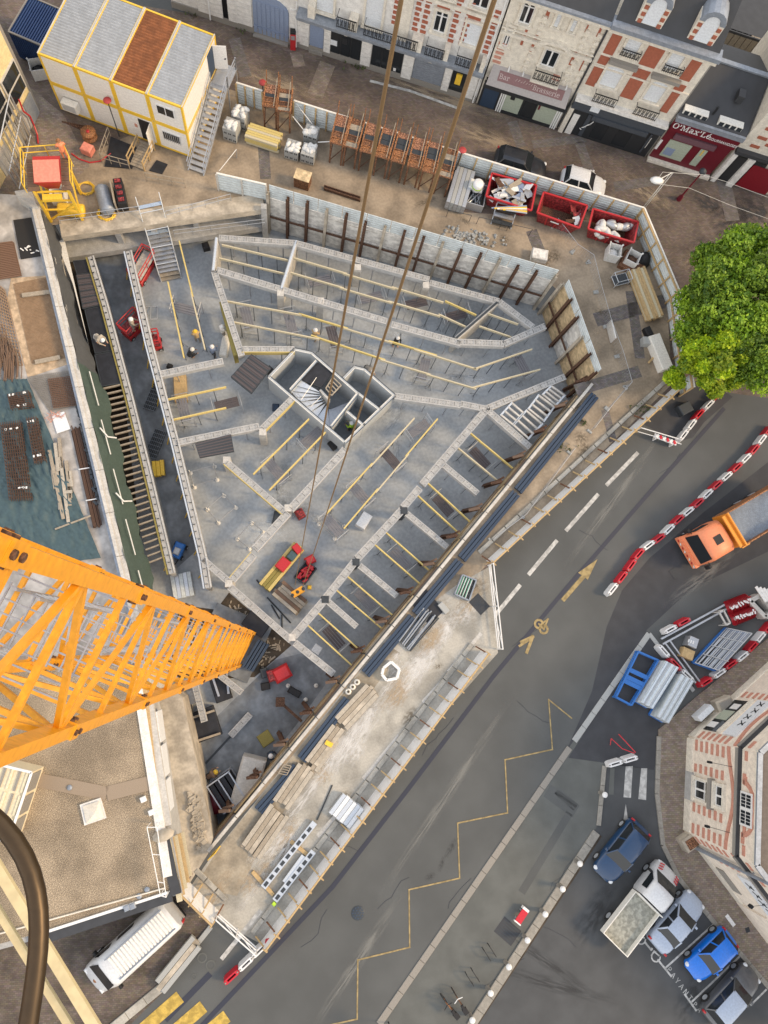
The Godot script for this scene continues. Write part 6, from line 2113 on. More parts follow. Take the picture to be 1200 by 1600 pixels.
func site_fences() -> void:
	var south:=V(-0.243,0,0.97)
	var runs:=[[V(-4.84,2,-39.7),V(-2.97,2,-39.21),3,"short hoarding between the container stairs and the first trestles"],[V(-0.72,2,-38.66),V(2.51,2,-37.83),4,"hoarding behind the two block pallets, with white brace poles"],[V(2.51,2,-37.83),V(11.59,2,-35.55),8,"hoarding hidden behind the row of orange trestles"],[V(11.59,2,-35.55),V(25.44,2,-32.21),12,"long corrugated hoarding behind the three red skips"],[V(25.44,2,-32.21),V(27.73,2,-25.66),5,"corrugated hoarding turning south from the skips towards the tree"],[V(27.73,2,-25.66),V(28.29,2,-18.28),5,"corrugated hoarding half hidden under the tree"]]
	for r in runs:
		var a: Vector3 = r[0] - V(0,2,0)
		var b: Vector3 = r[1] - V(0,2,0)
		var root:=thing("hoarding",r[3],"hoarding",a)
		var side:=V(-(b - a).z,0,(b - a).x).normalized()
		fence_sheets(root,a,b,r[2],2.0,"sheet_metal","timber",side)
		if r[2] == 5:
			var s:=S()
			under(s,a+side*0.16+V(0,2.05,0),b+side*0.16+V(0,2.05,0),0.1,0.1)
			under(s,a+side*0.16+V(0,1.0,0),b+side*0.16+V(0,1.0,0),0.1,0.1)
			wpart("cross_rail",s,mm("timber"),root)
	var nw:=V(-0.68,0,-0.73)
	strutted("road_hoarding","white timber-strutted hoarding between the yard and the upper road",V(27.8,0,-18.88),V(13.19,0,-5.74),15,1.15,nw,"white")
	strutted("road_hoarding","long white hoarding with timber struts along the concrete strip",V(12.68,0,0.33),V(-1.39,0,17.66),22,1.15,V(-0.8,0,-0.6),"white")
	strutted("road_hoarding","short white hoarding panel at the lower end of the strip",V(-6.04,0,14.08),V(-4.09,0,15.89),3,1.5,V(0.6,0,-0.8),"white")
	# white gates
	var k:=0
	for q in [[V(13.27,0,-5.44),V(13.75,0,0.2),"white tubular gate across the upper entrance of the concrete strip"],[V(-4.09,0,15.89),V(-1.69,0,17.93),"white tubular gate across the lower end of the concrete strip"]]:
		var root:=framed("site_gate",q[2],"gate",q[1] - q[0],q[0])
		var l: float = q[0].distance_to(q[1])
		var s:=S()
		for y in [0.35,0.75,1.5]: tube(s,V(0,y,0),V(l,y,0),0.04,6)
		for z in [0.0,l/2,l]: tube(s,V(z,0.05,0),V(z,1.5,0),0.045,6)
		part("frame",s,mm("white"),root)
		for i in 2:
			var b:=S()
			tube(b,V(l*i/2,0.35,0),V(l*(i+1)/2,1.5,0),0.03,5)
			part("brace",b,mm("white"),root)
		k += 1
	# thin wire fences across the yard
	var w:=[V(19.04,0,-31.41),V(20.48,0,-29.41),V(21.68,0,-28.63),V(22.14,0,-26.22),V(22.76,0,-23.5),V(23.5,0,-21.17),V(24.05,0,-18.81),V(22.51,0,-17.08),V(21.05,0,-15.27),V(19.51,0,-13.71),V(15.8,0,-8.91),V(13.45,0,-7.17)]
	for i in w.size() - 1:
		if i == 8: continue
		wire_panel(w[i],w[i+1],1.15,"wire fence panel crossing the sandy yard, %s from the north" % ORD[i],"wire fence panels in the yard")
	for i in 3:
		var a: Vector3 = at(V(10.75,0,-31.58),V(17.68,0,-30.43),i/3.0)
		var b: Vector3 = at(V(10.75,0,-31.58),V(17.68,0,-30.43),(i+0.75)/3.0)
		var s:=S()
		pipe(s,[a,a+V(0,0.9,0),b+V(0,0.9,0),b],0.02,5)
		whole("guard_rail",s,mm("steel_dark"),"low dark guard rail along the pit's northern rim, %s of three" % ["left","middle","right"][i],"rail")
	var s:=S()
	pipe(s,[V(-5.98,0.1,-33.8),V(-5.9,0.8,-33.42),V(-4.75,0.9,-35.16),V(-4.78,0,-35.12)],0.035,6)
	whole("hand_rail",s,mm("galv"),"bent galvanised hand rail beside the container stairs' foot","rail")
	for q in [[V(-16.58,0.9,-28.93),V(-11.3,0.9,-30.14),"thin rail along the north-west edge beam, left of the stair tower"],[V(-9.46,0.9,-29.92),V(-5.04,0.9,-31.61),"thin rail along the north-west edge beam, right of the stair tower"],[V(-9.14,-0.6,-29.38),V(-2.64,-0.6,-30.78),"thin rail on the lower north-west beam"]]:
		var g:=S()
		var a: Vector3 = q[0]
		var b: Vector3 = q[1]
		for y in [0.0,-0.45]: tube(g,a+V(0,y,0),b+V(0,y,0),0.02,5)
		for i in 6: tube(g,at(a,b,i/5.0),at(a,b,i/5.0) - V(0,0.95,0),0.02,5)
		whole("guard_rail",g,mm("galv"),q[2],"rail")
	# sign board on the wire fence
	var bd:=S()
	bar(bd,V(22.84,0.5,-23.63),V(23.1,0.5,-22.23),0.1,0.9)
	whole("notice_board",bd,mm("panel_white"),"pale board fixed to the wire fence in the yard","board")


# ---------------------------------------------------------------- the yard
func stack_of(called: String,label: String,cat: String,a: Vector3,b: Vector3,across: int,layers: int,w: float,h: float,ms: Array,piece: String,slack:=0.0,group:="") -> Node3D:
	var root:=framed(called,label,cat,b - a,a,group)
	var l:=U(b.x - a.x,b.z - a.z).length()
	for j in layers:
		for k in across:
			var s:=S()
			var z:=(k - (across - 1)/2.0)*w
			var e:=rng.randf_range(-slack,slack)
			cham(s,V(l/2+e,0.1+h*(j+0.5),z),V(l,h*0.94,w*0.93),minf(0.012,h*0.2))
			part(piece,s,mm(ms[(k+j*2) % ms.size()]),root)
	for x in [l*0.15,l*0.85]:
		var s:=S()
		block(s,x - 0.06,x+0.06,0,0.1,-across*w/2,across*w/2)
		part("bearer",s,mm("timber_grey"),root)
	return root


func trestle(label: String,p: Vector3,top: Vector3,w: float,style: int,group: String) -> void:
	# p: front middle of the deck, top: back middle, both at deck height
	var root:=framed("formwork_trestle",label,"trestle",V(-(top - p).z,0,(top - p).x),V(p.x,0,p.z),group)
	var h:=p.y
	var l:=p.distance_to(top)
	# local: x across, z towards the viewer; the deck runs to -z
	var d:=root.transform.basis.inverse()*(top - p)
	var sg:=signf(d.z)
	for k in 5:
		var s:=S()
		var z0:=sg*l*k/5.0
		var z1:=sg*l*(k+0.94)/5.0
		block(s,-w/2,w/2,h - 0.05,h,z0,z1)
		part("deck_plate",s,mm([["orange","rust_bright","steel_dark","salmon","salmon"],["timber_grey","rust","steel_dark","timber_grey","rust_bright"],["orange","orange","steel_dark","steel_dark","salmon"]][style][k]),root)
	for x in [-w/2,w/2]:
		var f:=S()
		block(f,x - 0.05,x+0.05,h - 0.1,h+0.1,0,sg*l)
		part("side_beam",f,mm("orange"),root)
	for k in 3:
		var f:=S()
		block(f,-w/2,w/2,h,h+0.07,sg*l*k/5.0 - 0.035,sg*l*k/5.0+0.035)
		part("rung",f,mm("orange" if k % 2 else "rust_bright"),root)
	for z in [0.1,l - 0.1]:
		for x in [-w/2+0.05,w/2 - 0.05]:
			var g:=S()
			bar(g,V(x,0,sg*z),V(x,h - 0.1,sg*z),0.1,0.1)
			part("leg",g,mm("rust_bright"),root)
	for x in [-w/2+0.05,w/2 - 0.05]:
		var g:=S()
		bar(g,V(x,0.2,sg*0.1),V(x,h - 0.3,sg*(l - 0.1)),0.06,0.06)
		bar(g,V(x,h - 0.3,sg*0.1),V(x,0.2,sg*(l - 0.1)),0.06,0.06)
		part("brace",g,mm("rust"),root)
		var q:=S()
		tube(q,V(x,h,sg*(l - 0.05)),V(x,h+1.1,sg*(l+0.15)),0.03,5)
		tube(q,V(x,h,sg*0.3),V(x,h+1.0,sg*0.3),0.025,5)
		part("guard_post",q,mm("orange"),root)
	var cb:=S()
	bar(cb,V(-w/2,0.2,sg*0.1),V(w/2,h - 0.4,sg*0.1),0.05,0.05)
	part("brace",cb,mm("rust"),root)
	var gr:=S()
	bar(gr,V(w*0.3,h+0.12,sg*0.05),V(w*0.3,h+0.12,sg*(l+0.5)),0.05,0.05)
	part("loose_tube",gr,mm("timber_grey"),root)


func block_pallet(label: String,c: Vector3,turn: float,layers: int) -> void:
	var root:=thing("block_pallet",label,"pallet of blocks",c,turn,"pallets of grey blocks in the yard")
	for j in layers:
		for x in 3:
			for z in 2:
				var s:=S()
				block(s,-0.5+x*0.335,-0.5+x*0.335+0.32,0.14+j*0.3,0.14+j*0.3+0.285,-0.5+z*0.505,-0.5+z*0.505+0.49)
				part("concrete_block",s,mm("block_grey"),root)
		if j % 2 == 0:
			var o:=S()
			for x in 3:
				for e in 2: block(o,-0.42+x*0.335+e*0.12,-0.34+x*0.335+e*0.12,0.2+j*0.3,0.37+j*0.3,0.49,0.496)
			part("block_hollow",o,mm("black"),root)
	var p:=S()
	for x in 5: block(p,-0.5+x*0.215,-0.36+x*0.215,0.1,0.13,-0.5,0.5)
	for z in [-0.45,0.0,0.45]: block(p,-0.5,0.5,0,0.1,z - 0.05,z+0.05)
	part("pallet",p,mm("timber_grey"),root)
	var y:=0.14+layers*0.3
	for k in 9:
		var s:=S()
		var a:=rng.randf()*TAU
		lathe(s,V(rng.randf_range(-0.36,0.36),y,rng.randf_range(-0.36,0.36)),[U(0.22,-0.05),U(0.24,0.05),U(0.13,0.16),U(0,0.2)],7,Basis(Vector3.UP,a)*Basis.from_scale(V(1.2,1,0.7)))
		part("plastic_wrap",s,mm("bag"),root)


func skip(label: String,c: Array,h: float) -> Node3D:
	# c: rim corners, clockwise from above, at height h
	var mid: Vector3 = (c[0]+c[1]+c[2]+c[3])/4
	var root:=thing("waste_skip",label,"skip",V(mid.x,0,mid.z),0,"red skips in the yard")
	var b:=[]
	var bi:=[]
	var ti:=[]
	for p in c:
		var q: Vector3 = mid.lerp(p,0.8)
		b.append(V(q.x,0.12,q.z))
		var r: Vector3 = mid.lerp(p,0.76)
		bi.append(V(r.x,0.2,r.z))
		var t: Vector3 = mid.lerp(p,0.95)
		ti.append(V(t.x,h,t.z))
	for k in 4:
		var n:=(k+1) % 4
		var s:=S()
		quad(s,c[n],c[k],b[k],b[n])
		quad(s,ti[k],ti[n],bi[n],bi[k])
		quad(s,c[k],c[n],ti[n],ti[k])
		quad(s,b[k],bi[k],bi[n],b[n])
		wpart("side",s,mm("skip_red"),root)
		var rb:=S()
		bar(rb,c[k]+V(0,-0.02,0),c[n]+V(0,-0.02,0),0.12,0.1)
		wpart("rim",rb,mm("red"),root)
		for e in 3:
			var g:=S()
			var t:=(e+1)/4.0
			bar(g,at(b[k],b[n],t),at(c[k],c[n],t) - V(0,0.05,0),0.1,0.06)
			wpart("rib",g,mm("red"),root)
	var f:=S()
	quad(f,bi[0],bi[1],bi[2],bi[3])
	wpart("floor",f,mm("rust"),root)
	return root


func junk(called: String,label: String,cat: String,cs: Array,y0: float,n: int,ms: Array,big: float,flat:=false) -> void:
	var root:=thing(called,label,cat,V(cs[0].x,y0,cs[0].z))
	for k in n:
		var s:=S()
		var p:=at(at(cs[0],cs[1],rng.randf_range(0.1,0.9)),at(cs[3],cs[2],rng.randf_range(0.1,0.9)),rng.randf_range(0.1,0.9))
		p.y = y0+rng.randf_range(0.0,0.45)
		var m:=Basis(Vector3.UP,rng.randf()*TAU)*Basis(Vector3.RIGHT,rng.randf_range(-0.4,0.4))
		if flat: box(s,p,V(rng.randf_range(0.3,1.0)*big,0.04,rng.randf_range(0.1,0.6))*1.0,m)
		else: lathe(s,p,[U(0,0.3*big),U(0.25*big,0.2*big),U(0.36*big,-0.05),U(0.1,-0.25*big)],7,m*Basis.from_scale(V(1.3,0.8,0.8)))
		wpart("scrap",s,mm(ms[k % ms.size()]),root)


func big_bag(label: String,c: Vector3,turn: float,filled: String) -> void:
	var root:=thing("big_bag",label,"bulk bag",c,turn)
	var s:=S()
	for q in [[-0.48,-0.44,-0.48,0.48],[0.44,0.48,-0.48,0.48]]:
		block(s,q[0],q[1],0,1.0,q[2],q[3])
	block(s,-0.44,0.44,0,1.02,-0.48,-0.44)
	block(s,-0.44,0.44,0,0.97,0.44,0.48)
	for k in 4:
		var a:=TAU*(k+0.5)/4
		bar(s,V(cos(a)*0.6,0.95,sin(a)*0.6),V(cos(a)*0.72,1.12,sin(a)*0.72),0.12,0.02)
	part("bag_wall",s,mm("bag"),root)
	var f:=S()
	lathe(f,V(0,0.45,0),[U(0,0.2),U(0.2,0.12),U(0.43,0.0),U(0.43,-0.4)],8)
	part("filling",f,mm(filled),root)


func yard() -> void:
	block_pallet("pallet of grey blocks under white wrap nearest the container stairs",V(-5.14,0,-36.84),-0.3,4)
	block_pallet("pallet of grey blocks just behind the one by the stairs",V(-4.55,0,-37.91),-0.3,4)
	block_pallet("left pallet of grey blocks beside the yellow beam stack",V(-0.73,0,-35.73),-0.25,3)
	block_pallet("right pallet of grey blocks of the front pair",V(0.45,0,-35.53),-0.25,3)
	block_pallet("pallet of grey blocks behind the front pair, with brace poles",V(0.61,0,-37.07),-0.25,3)
	stack_of("beam_stack","stack of yellow formwork beams between the block pallets","beam stack",V(-4.03,0,-36.9),V(-1.68,0,-36.25),6,4,0.2,0.2,["yellow_beam","yellow_beam","pale_beam"],"beam",0.08)
	var rb:=thing("rusty_box","rusty steel box with a pale stained lid beside the hoarding","steel box",V(0.04,0,-33.39),-0.28)
	var s:=S()
	block(s,-0.55,0.55,0,1.05,-0.4,0.4)
	part("body",s,mm("rust_bright"),rb)
	s = S()
	block(s,-0.58,0.58,1.05,1.1,-0.43,0.43)
	part("lid",s,mm("shotcrete_tan"),rb)
	var gd:=thing("rusty_girder","long rusty steel girder lying on the pit's northern edge","girder",V(1.66,0,-33.22))
	for z in [-0.12,0.12]:
		s = S()
		bar(s,V(1.61,0.15,-33.17)+V(0,0,z),V(4.29,0.15,-32.44)+V(0,0,z),0.06,0.26)
		wpart("flange",s,mm("rust"),gd)
	s = S()
	bar(s,V(1.61,0.12,-33.19),V(4.29,0.12,-32.46),0.22,0.04)
	wpart("web",s,mm("rust"),gd)
	var tr:=[[V(2.39,2.3,-35.19),V(2.87,2.3,-37.58)],[V(3.4,2.3,-35),V(3.93,2.3,-37.37)],[V(4.54,2.3,-34.7),V(5.09,2.3,-37.12)],[V(5.65,2.3,-34.39),V(6.24,2.3,-36.81)],[V(6.76,2.3,-34.13),V(7.36,2.3,-36.55)],[V(7.97,2.3,-33.83),V(8.5,2.3,-36.25)],[V(9.04,2.3,-33.51),V(9.59,2.3,-36.03)],[V(10.21,2.3,-33.25),V(10.76,2.3,-35.62)]]
	for k in 8:
		trestle("rusty orange formwork trestle, %s from the left in the row of eight" % ORD[k],tr[k][0],tr[k][1],0.95,[0,1,0,2,2,0,2,1][k],"row of orange trestles")
	trestle("rusty orange trestle by the first hoarding gap, left of the pair",V(-2.42,2.3,-37.7),V(-2.25,2.3,-39.56),0.95,0,"row of orange trestles")
	trestle("rusty orange trestle by the first hoarding gap, right of the pair",V(-1.42,2.3,-37.46),V(-1.29,2.3,-39.31),0.95,1,"row of orange trestles")
	for k in 3:
		var q: Array = [[V(-0.62,1.8,-38.69),V(0.66,0.9,-37.71)],[V(-0.78,1.2,-38),V(0.14,0.9,-37.06)],[V(1.09,0.9,-36.29),V(1.93,1.2,-36.19)]][k]
		s = S()
		tube(s,q[0],q[1],0.035,6)
		whole("brace_pole",s,mm("white"),["white brace pole from the hoarding to the rear block pallet","short white brace pole left of the rear block pallet","level white pole between the block pallets and the first trestle"][k],"pole")
	# red discs on posts
	var dk:=0
	for q in [[V(-3.01,0,-40.23),"red round sign on a post by the first pair of trestles"],[V(11.35,0,-34.88),"red round sign on a dark post at the end of the trestle row"],[V(-13.13,0,-36.11),"red round lamp on a grey post in front of the containers"]]:
		var root:=thing("post_sign",q[1],"sign",q[0])
		var h: float = [1.6,3.2,3.6][dk]
		s = S()
		tube(s,Vector3.ZERO,V(0,h,0),0.04,6)
		part("post",s,mm("steel_dark"),root)
		s = S()
		lathe(s,V(0,h,0),[U(0,0.06),U(0.26,0.04),U(0.28,0),U(0,-0.05)],14)
		part("disc",s,mm("sign_red"),root)
		dk += 1
	# grey boards and the cage of rods left of the skips
	stack_of("sheet_stack","upright grey sheet panels leaning at the hoarding's left end","panel stack",V(11.3,0,-32.04),V(12.13,0,-35.06),5,3,0.3,0.3,["galv","block_grey"],"panel")
	var cg:=framed("rod_cage","open grey steel cage full of short rods beside the first skip","cage",V(13.79,0,-32.06) - V(12.08,0,-32.43),V(12.08,0,-32.43))
	for q in [[0.0,0.05,0.0,-1.8],[1.35,1.4,0.0,-1.8]]:
		s = S()
		block(s,q[0],q[1],0,0.8,q[3],q[2])
		part("side",s,mm("galv"),cg)
	for q in [[-0.05,0.0],[-1.8,-1.75]]:
		s = S()
		block(s,0.05,1.35,0,0.8,q[0],q[1])
		part("end",s,mm("galv"),cg)
	for k in 26:
		s = S()
		tube(s,V(rng.randf_range(0.1,1.3),rng.randf_range(0.2,0.7),-0.15),V(rng.randf_range(0.1,1.3),rng.randf_range(0.2,0.7),-1.6),0.03,5)
		part("rod",s,mm("alu" if k % 2 else "steel_dark"),cg)
	var tk:=thing("white_tank","white round container with a green band on top of the grey cage","tank",V(12.92,0.8,-33.57))
	s = S()
	lathe(s,Vector3.ZERO,[U(0.36,0),U(0.4,0.3),U(0.38,0.7),U(0.3,0.76),U(0,0.78)],16)
	part("body",s,mm("white"),tk)
	s = S()
	lathe(s,Vector3.ZERO,[U(0.405,0.28),U(0.41,0.34),U(0.405,0.4)],16)
	part("band",s,mm("hivis"),tk)
	s = S()
	cham(s,V(12.9,0.9,-33.75),V(1.1,0.25,0.8),0.04,Basis(Vector3.UP,-0.3))
	whole("white_case",s,mm("white_dirty"),"white flat case under the round container","case")
	# skips and their contents
	var s1:=[V(13.98,1.4,-34.53),V(17.37,1.4,-33.82),V(16.9,1.4,-31.72),V(13.48,1.4,-32.63)]
	var s2:=[V(17.9,1.4,-33.29),V(21.26,1.4,-32.46),V(20.53,1.4,-30.58),V(17.33,1.4,-31.59)]
	var s3:=[V(21.69,1.4,-32.24),V(25.21,1.4,-31.43),V(24.75,1.4,-29.7),V(21.22,1.4,-30.57)]
	skip("red skip heaped with pale scrap, leftmost of three",s1,1.4)
	var m2:=skip("empty red skip with plastic lining, middle of three",s2,1.4)
	skip("red skip with white plastic waste, rightmost of three",s3,1.4)
	var lab:=S()
	var a2: Vector3 = s2[3]
	var b2: Vector3 = s2[2]
	bar(lab,at(a2,b2,0.35)+V(0,-0.35,0.06) ,at(a2,b2,0.55)+V(0,-0.35,0.06),0.02,0.12)
	wpart("lettering_plate",lab,mm("white"),m2)
	junk("scrap_heap","pile of pale boards and scrap in the leftmost skip","scrap",s1,1.0,34,["panel_white","shutter_white","galv","timber_grey","door_blue","rust"],1.3,true)
	junk("plastic_waste","crumpled white plastic bags in the rightmost skip","waste",s3,0.75,14,["bag","bag","galv"],1.1)
	junk("plastic_lining","torn translucent sheeting in the middle skip","sheeting",[at(s2[1],s2[0],0.3),s2[1],s2[2],at(s2[2],s2[3],0.3)],0.7,8,["skip_red","rust","panel_white"],0.9,true)
	big_bag("open white bulk bag beside the rightmost skip, left of two",V(23.47,0,-29.25),-0.2,"bag")
	big_bag("open white bulk bag with rusty scrap, right of two",V(24.91,0,-28.81),-0.45,"rust")
	var cr:=S()
	for k in 4: block(cr,-0.9+k*0.02,0.9,0.05+0.1*k,0.1+0.1*k,-0.8,0.8)
	var cro:=whole("rusty_tray",cr,mm("rust_bright"),"rusty steel tray under the right bulk bag","tray")
	cro.transform = Transform3D(Basis(Vector3.UP,-0.45),V(25.09,-0.05,-28.71))
	s = S()
	lathe(s,V(25.98,0,-29.08),[U(0.0,0.9),U(0.35,0.75),U(0.6,0.3),U(0.7,0.0)],9)
	whole("black_heap",s,mm("black"),"heap of black sheeting against the hoarding beside the bulk bags","heap")
	# steel step stand
	var st:=framed("step_stand","grey steel step stand in front of the leftmost skip","steps",V(16.07,0,-31.99) - V(14.27,0,-32.35),V(14.21,0,-31.51))
	for k in 4:
		s = S()
		block(s,0,1.6,0.25+k*0.3,0.3+k*0.3,-0.1 - k*0.35,0.25 - k*0.35)
		part("tread",s,mm("galv" if k % 2 else "steel_dark"),st)
	for x in [0.02,1.58]:
		s = S()
		bar(s,V(x,0,0.25),V(x,1.35,-1.2),0.05,0.12)
		tube(s,V(x,0,-1.2),V(x,1.9,-1.2),0.03,5)
		part("stringer",s,mm("galv"),st)
	for k in 6:
		s = S()
		bar(s,V(13.9,1.3,-31.75)+V(0.2*k,0.05*k,0.05*k),V(16.54,1.45,-31.53)+V(0,0,0.12*k - 0.5),0.1,0.04)
		whole("loose_board",s,mm(["door_blue","yellow","panel_white","timber","yellow","galv"][k]),"%s board laid over the step stand and skip edge, %s of six" % [["blue","yellow","white","timber","yellow","grey"][k],ORD[k]],"board")
	# timber bundle, white blocks, crate, trolley
	stack_of("timber_bundle","long bundle of fresh planks beside the eastern hoarding","plank bundle",V(25.28,0,-28.07),V(26.51,0,-24.19),6,4,0.22,0.14,["timber","pale_beam","timber"],"plank",0.08)
	s = S()
	cham(s,at(V(26.21,0.4,-22.74),V(27.09,0.4,-20.14),0.5),V(V(26.21,0.4,-22.74).distance_to(V(27.09,0.4,-20.14)),0.8,0.9),0.05,axes(V(26.21,0.4,-22.74),V(27.09,0.4,-20.14)))
	whole("white_block",s,mm("white_dirty"),"long white block half under the tree in the yard","block")
	for k in 3:
		s = S()
		cham(s,[V(25.77,0.3,-22.34),V(25.96,0.25,-23.15),V(26.13,0.2,-20.99)][k],[V(0.7,0.6,0.6),V(0.5,0.5,0.7),V(0.7,0.12,0.15)][k],0.05,Basis(Vector3.UP,0.4*k))
		whole(["grey_sack","black_bin","short_plank"][k],s,mm(["block_grey","black","timber"][k]),["grey sack leaning on the white block","black bin at the upper end of the white block","short plank poking out from the white block"][k],["sack","bin","plank"][k])
	s = S()
	cham(s,V(17.75,0.3,-28.77),V(1.2,0.55,0.85),0.04,Basis(Vector3.UP,-0.15))
	whole("wooden_crate",s,mm("shotcrete"),"pale square crate standing alone at the pit's northern rim","crate")
	var ty:=framed("frame_trolley","light steel frame trolley beside the plank bundle","trolley",V(25,0,-27.5) - V(23.61,0,-27.04),V(23.59,0,-26.68))
	s = S()
	for q in [[0,0],[1.2,0],[1.2,-0.8],[0,-0.8]]: tube(s,V(q[0],0,q[1]),V(q[0],0.9,q[1]),0.025,5)
	for y in [0.3,0.9]: pipe(s,[V(0,y,0),V(1.2,y,0),V(1.2,y,-0.8),V(0,y,-0.8),V(0,y,0)],0.025)
	part("frame",s,mm("alu"),ty)
	s = S()
	for k in 5: block(s,0.05+k*0.23,0.25+k*0.23,0.3,0.33,-0.78,-0.02)
	part("tray",s,mm("steel_dark"),ty)
	s = S()
	for k in 130:
		var p: Vector3 = V(12.57,0,-29.97)+V(rng.randfn(0,1.1),0.05,rng.randfn(0,0.35))
		box(s,p,V(0.16,0.12,0.14)*rng.randf_range(0.5,1.5),Basis(V(1,1,0).normalized(),rng.randf()*3))
	stuff(whole("gravel_heap",s,mm("block_grey"),"scatter of broken stones on the rim above the northern pit wall","rubble"))
	# weeds at the foot of the facades and in the yard
	s = S()
	for q in [V(3.7,0,-44.08),V(-8.52,0,-47),V(-4.68,0,-45.88),V(4.34,0,-43.7),V(25.08,0,-17.13),V(19.06,0,-14.01),V(20.36,0,-15.97)]:
		for k in 22:
			var p: Vector3 = q+V(rng.randfn(0,0.4),0,rng.randfn(0,0.25))
			var a:=rng.randf()*TAU
			tri(s,p,p+V(cos(a),2.0,sin(a))*0.14,p+V(cos(a+1),0.6,sin(a+1))*0.16)
	stuff(whole("weeds",s,M("weed",Color(0.07,0.09,0.03),0.8),"tufts of weeds at the foot of walls and fences","weeds"))


# ---------------------------------------------------------------- the site cabins
func containers() -> void:
	var o: Vector3 = V(-17.26,0,-37.85)
	var x: Vector3 = (V(-7.96,0,-34.79) - o).normalized()
	var base:=Transform3D(Basis(x,Vector3.UP,x.cross(Vector3.UP)),o)
	var w:=2.44
	var d:=6.06
	for lv in 2:
		for k in 4:
			var what: String = ["yellow-framed white cabin, upper row, %s from the left, roof %s" % [ORD[k],["grey and dusty","grey and streaked","rusty brown","pale grey, with a twin window"][k]],"white cabin with yellow frame, lower row, %s from the left" % ORD[k]][1 - lv]
			var root:=thing("site_cabin",what,"cabin",Vector3.ZERO,0,"stacked site cabins")
			root.transform = base*Transform3D(Basis(),V(k*(w+0.02),0.1+lv*2.56,0))
			var h:=2.54
			for c in [[0,0],[w,0],[0,-d],[w,-d]]:
				var s:=S()
				var cx: float = clampf(c[0],0.07,w - 0.07)
				var cz: float = clampf(c[1],-d+0.07,-0.07)
				block(s,cx - 0.07,cx+0.07,0,h,cz - 0.07,cz+0.07)
				part("corner_post",s,mm("yellow"),root)
			for y in [0.08,h - 0.08]:
				var s:=S()
				block(s,0.14,w - 0.14,y - 0.08,y+0.08,-0.12,-0.005)
				block(s,0.14,w - 0.14,y - 0.08,y+0.08,-d+0.005,-d+0.12)
				block(s,0.005,0.12,y - 0.08,y+0.08,-d+0.14,-0.14)
				block(s,w - 0.12,w - 0.005,y - 0.08,y+0.08,-d+0.14,-0.14)
				part("frame_beam",s,mm("yellow"),root)
			var pn:=S()
			block(pn,0.14,w - 0.14,0.16,h - 0.16,-0.1,-0.03)
			part("front_panel",pn,mm("panel_white"),root)
			pn = S()
			block(pn,0.03,0.1,0.16,h - 0.16,-d+0.14,-0.14)
			block(pn,w - 0.1,w - 0.03,0.16,h - 0.16,-d+0.14,-0.14)
			block(pn,0.14,w - 0.14,0.16,h - 0.16,-d+0.03,-d+0.1)
			part("side_panel",pn,mm("panel_white"),root)
			var rm: String = "cabin_roof" if k != 2 else "roof_rust"
			for i in 26:
				var s:=S()
				var z0:=-0.12 - i*(d - 0.24)/26.0
				var z1:=z0 - (d - 0.24)/26.0
				var zm:=(z0+z1)/2
				quad(s,V(0.12,h - 0.05,z0),V(w - 0.12,h - 0.05,z0),V(w - 0.12,h+0.0,zm+0.03),V(0.12,h+0.0,zm+0.03))
				quad(s,V(0.12,h+0.0,zm+0.03),V(w - 0.12,h+0.0,zm+0.03),V(w - 0.12,h+0.0,zm - 0.03),V(0.12,h+0.0,zm - 0.03))
				quad(s,V(0.12,h+0.0,zm - 0.03),V(w - 0.12,h+0.0,zm - 0.03),V(w - 0.12,h - 0.05,z1),V(0.12,h - 0.05,z1))
				part("roof_rib",s,mm(rm),root)
			var e:=S()
			block(e,0.0,0.06,h,h+0.05,-d,0)
			block(e,w - 0.06,w,h,h+0.05,-d,0)
			part("roof_edge",e,mm("concrete_pale"),root)
			if k == 3:
				var f:=S()
				block(f,0.5,1.8,1.1,1.95,-0.03,0.03)
				var win:=part("window",f,mm("white"),root)
				for i in 2:
					var g:=S()
					block(g,0.57+i*0.6,1.1+i*0.6,1.18,1.87,0.03,0.045)
					part("pane",g,mm("glass_dark"),win)
				if lv == 0:
					for i in 9:
						var b:=S()
						block(b,0.55+i*0.15,0.59+i*0.15,1.1,1.95,0.06,0.09)
						part("window_bar",b,mm("galv"),win)
			if k == 2 and lv == 0:
				var f:=S()
				block(f,1.25,2.1,0.2,2.2,-0.03,0.01)
				part("doorway",f,mm("black"),root)
				f = S()
				bar(f,V(2.12,1.2,0.02),V(2.2,1.2,0.85),0.04,2.0)
				var dr:=part("door",f,mm("panel_white"),root)
				f = S()
				box(f,V(2.16,1.15,0.78),V(0.12,0.05,0.1))
				part("handle",f,mm("steel_dark"),dr)
				f = S()
				block(f,0.85,1.05,1.2,1.5,-0.03,0.005)
				part("notice",f,mm("brick_pink"),root)
			if k == 0 and lv == 0:
				var f:=S()
				cham(f,V(1.2,1.25,0.28),V(1.1,0.75,0.5),0.05)
				var ac:=part("air_conditioner",f,mm("white_dirty"),root)
				for i in 6:
					var g:=S()
					block(g,0.75,1.65,0.98+i*0.1,1.02+i*0.1,0.53,0.55)
					part("louvre",g,mm("galv"),ac)
			if k == 3 and lv == 1:
				var f:=S()
				block(f,w - 0.03,w+0.01,0.2,2.25,-5.4,-4.5)
				part("doorway",f,mm("navy"),root)
				f = S()
				bar(f,V(w+0.02,1.25,-5.42),V(w+0.85,1.25,-5.75),0.05,2.0)
				var dr:=part("door",f,mm("white"),root)
				f = S()
				box(f,V(w+0.75,1.2,-5.64),V(0.1,0.05,0.1))
				part("handle",f,mm("steel_dark"),dr)
	# steel stairs up to the landing
	var st:=thing("steel_stairs","galvanised steel stairs climbing beside the stacked cabins","stairs",Vector3.ZERO)
	st.transform = base
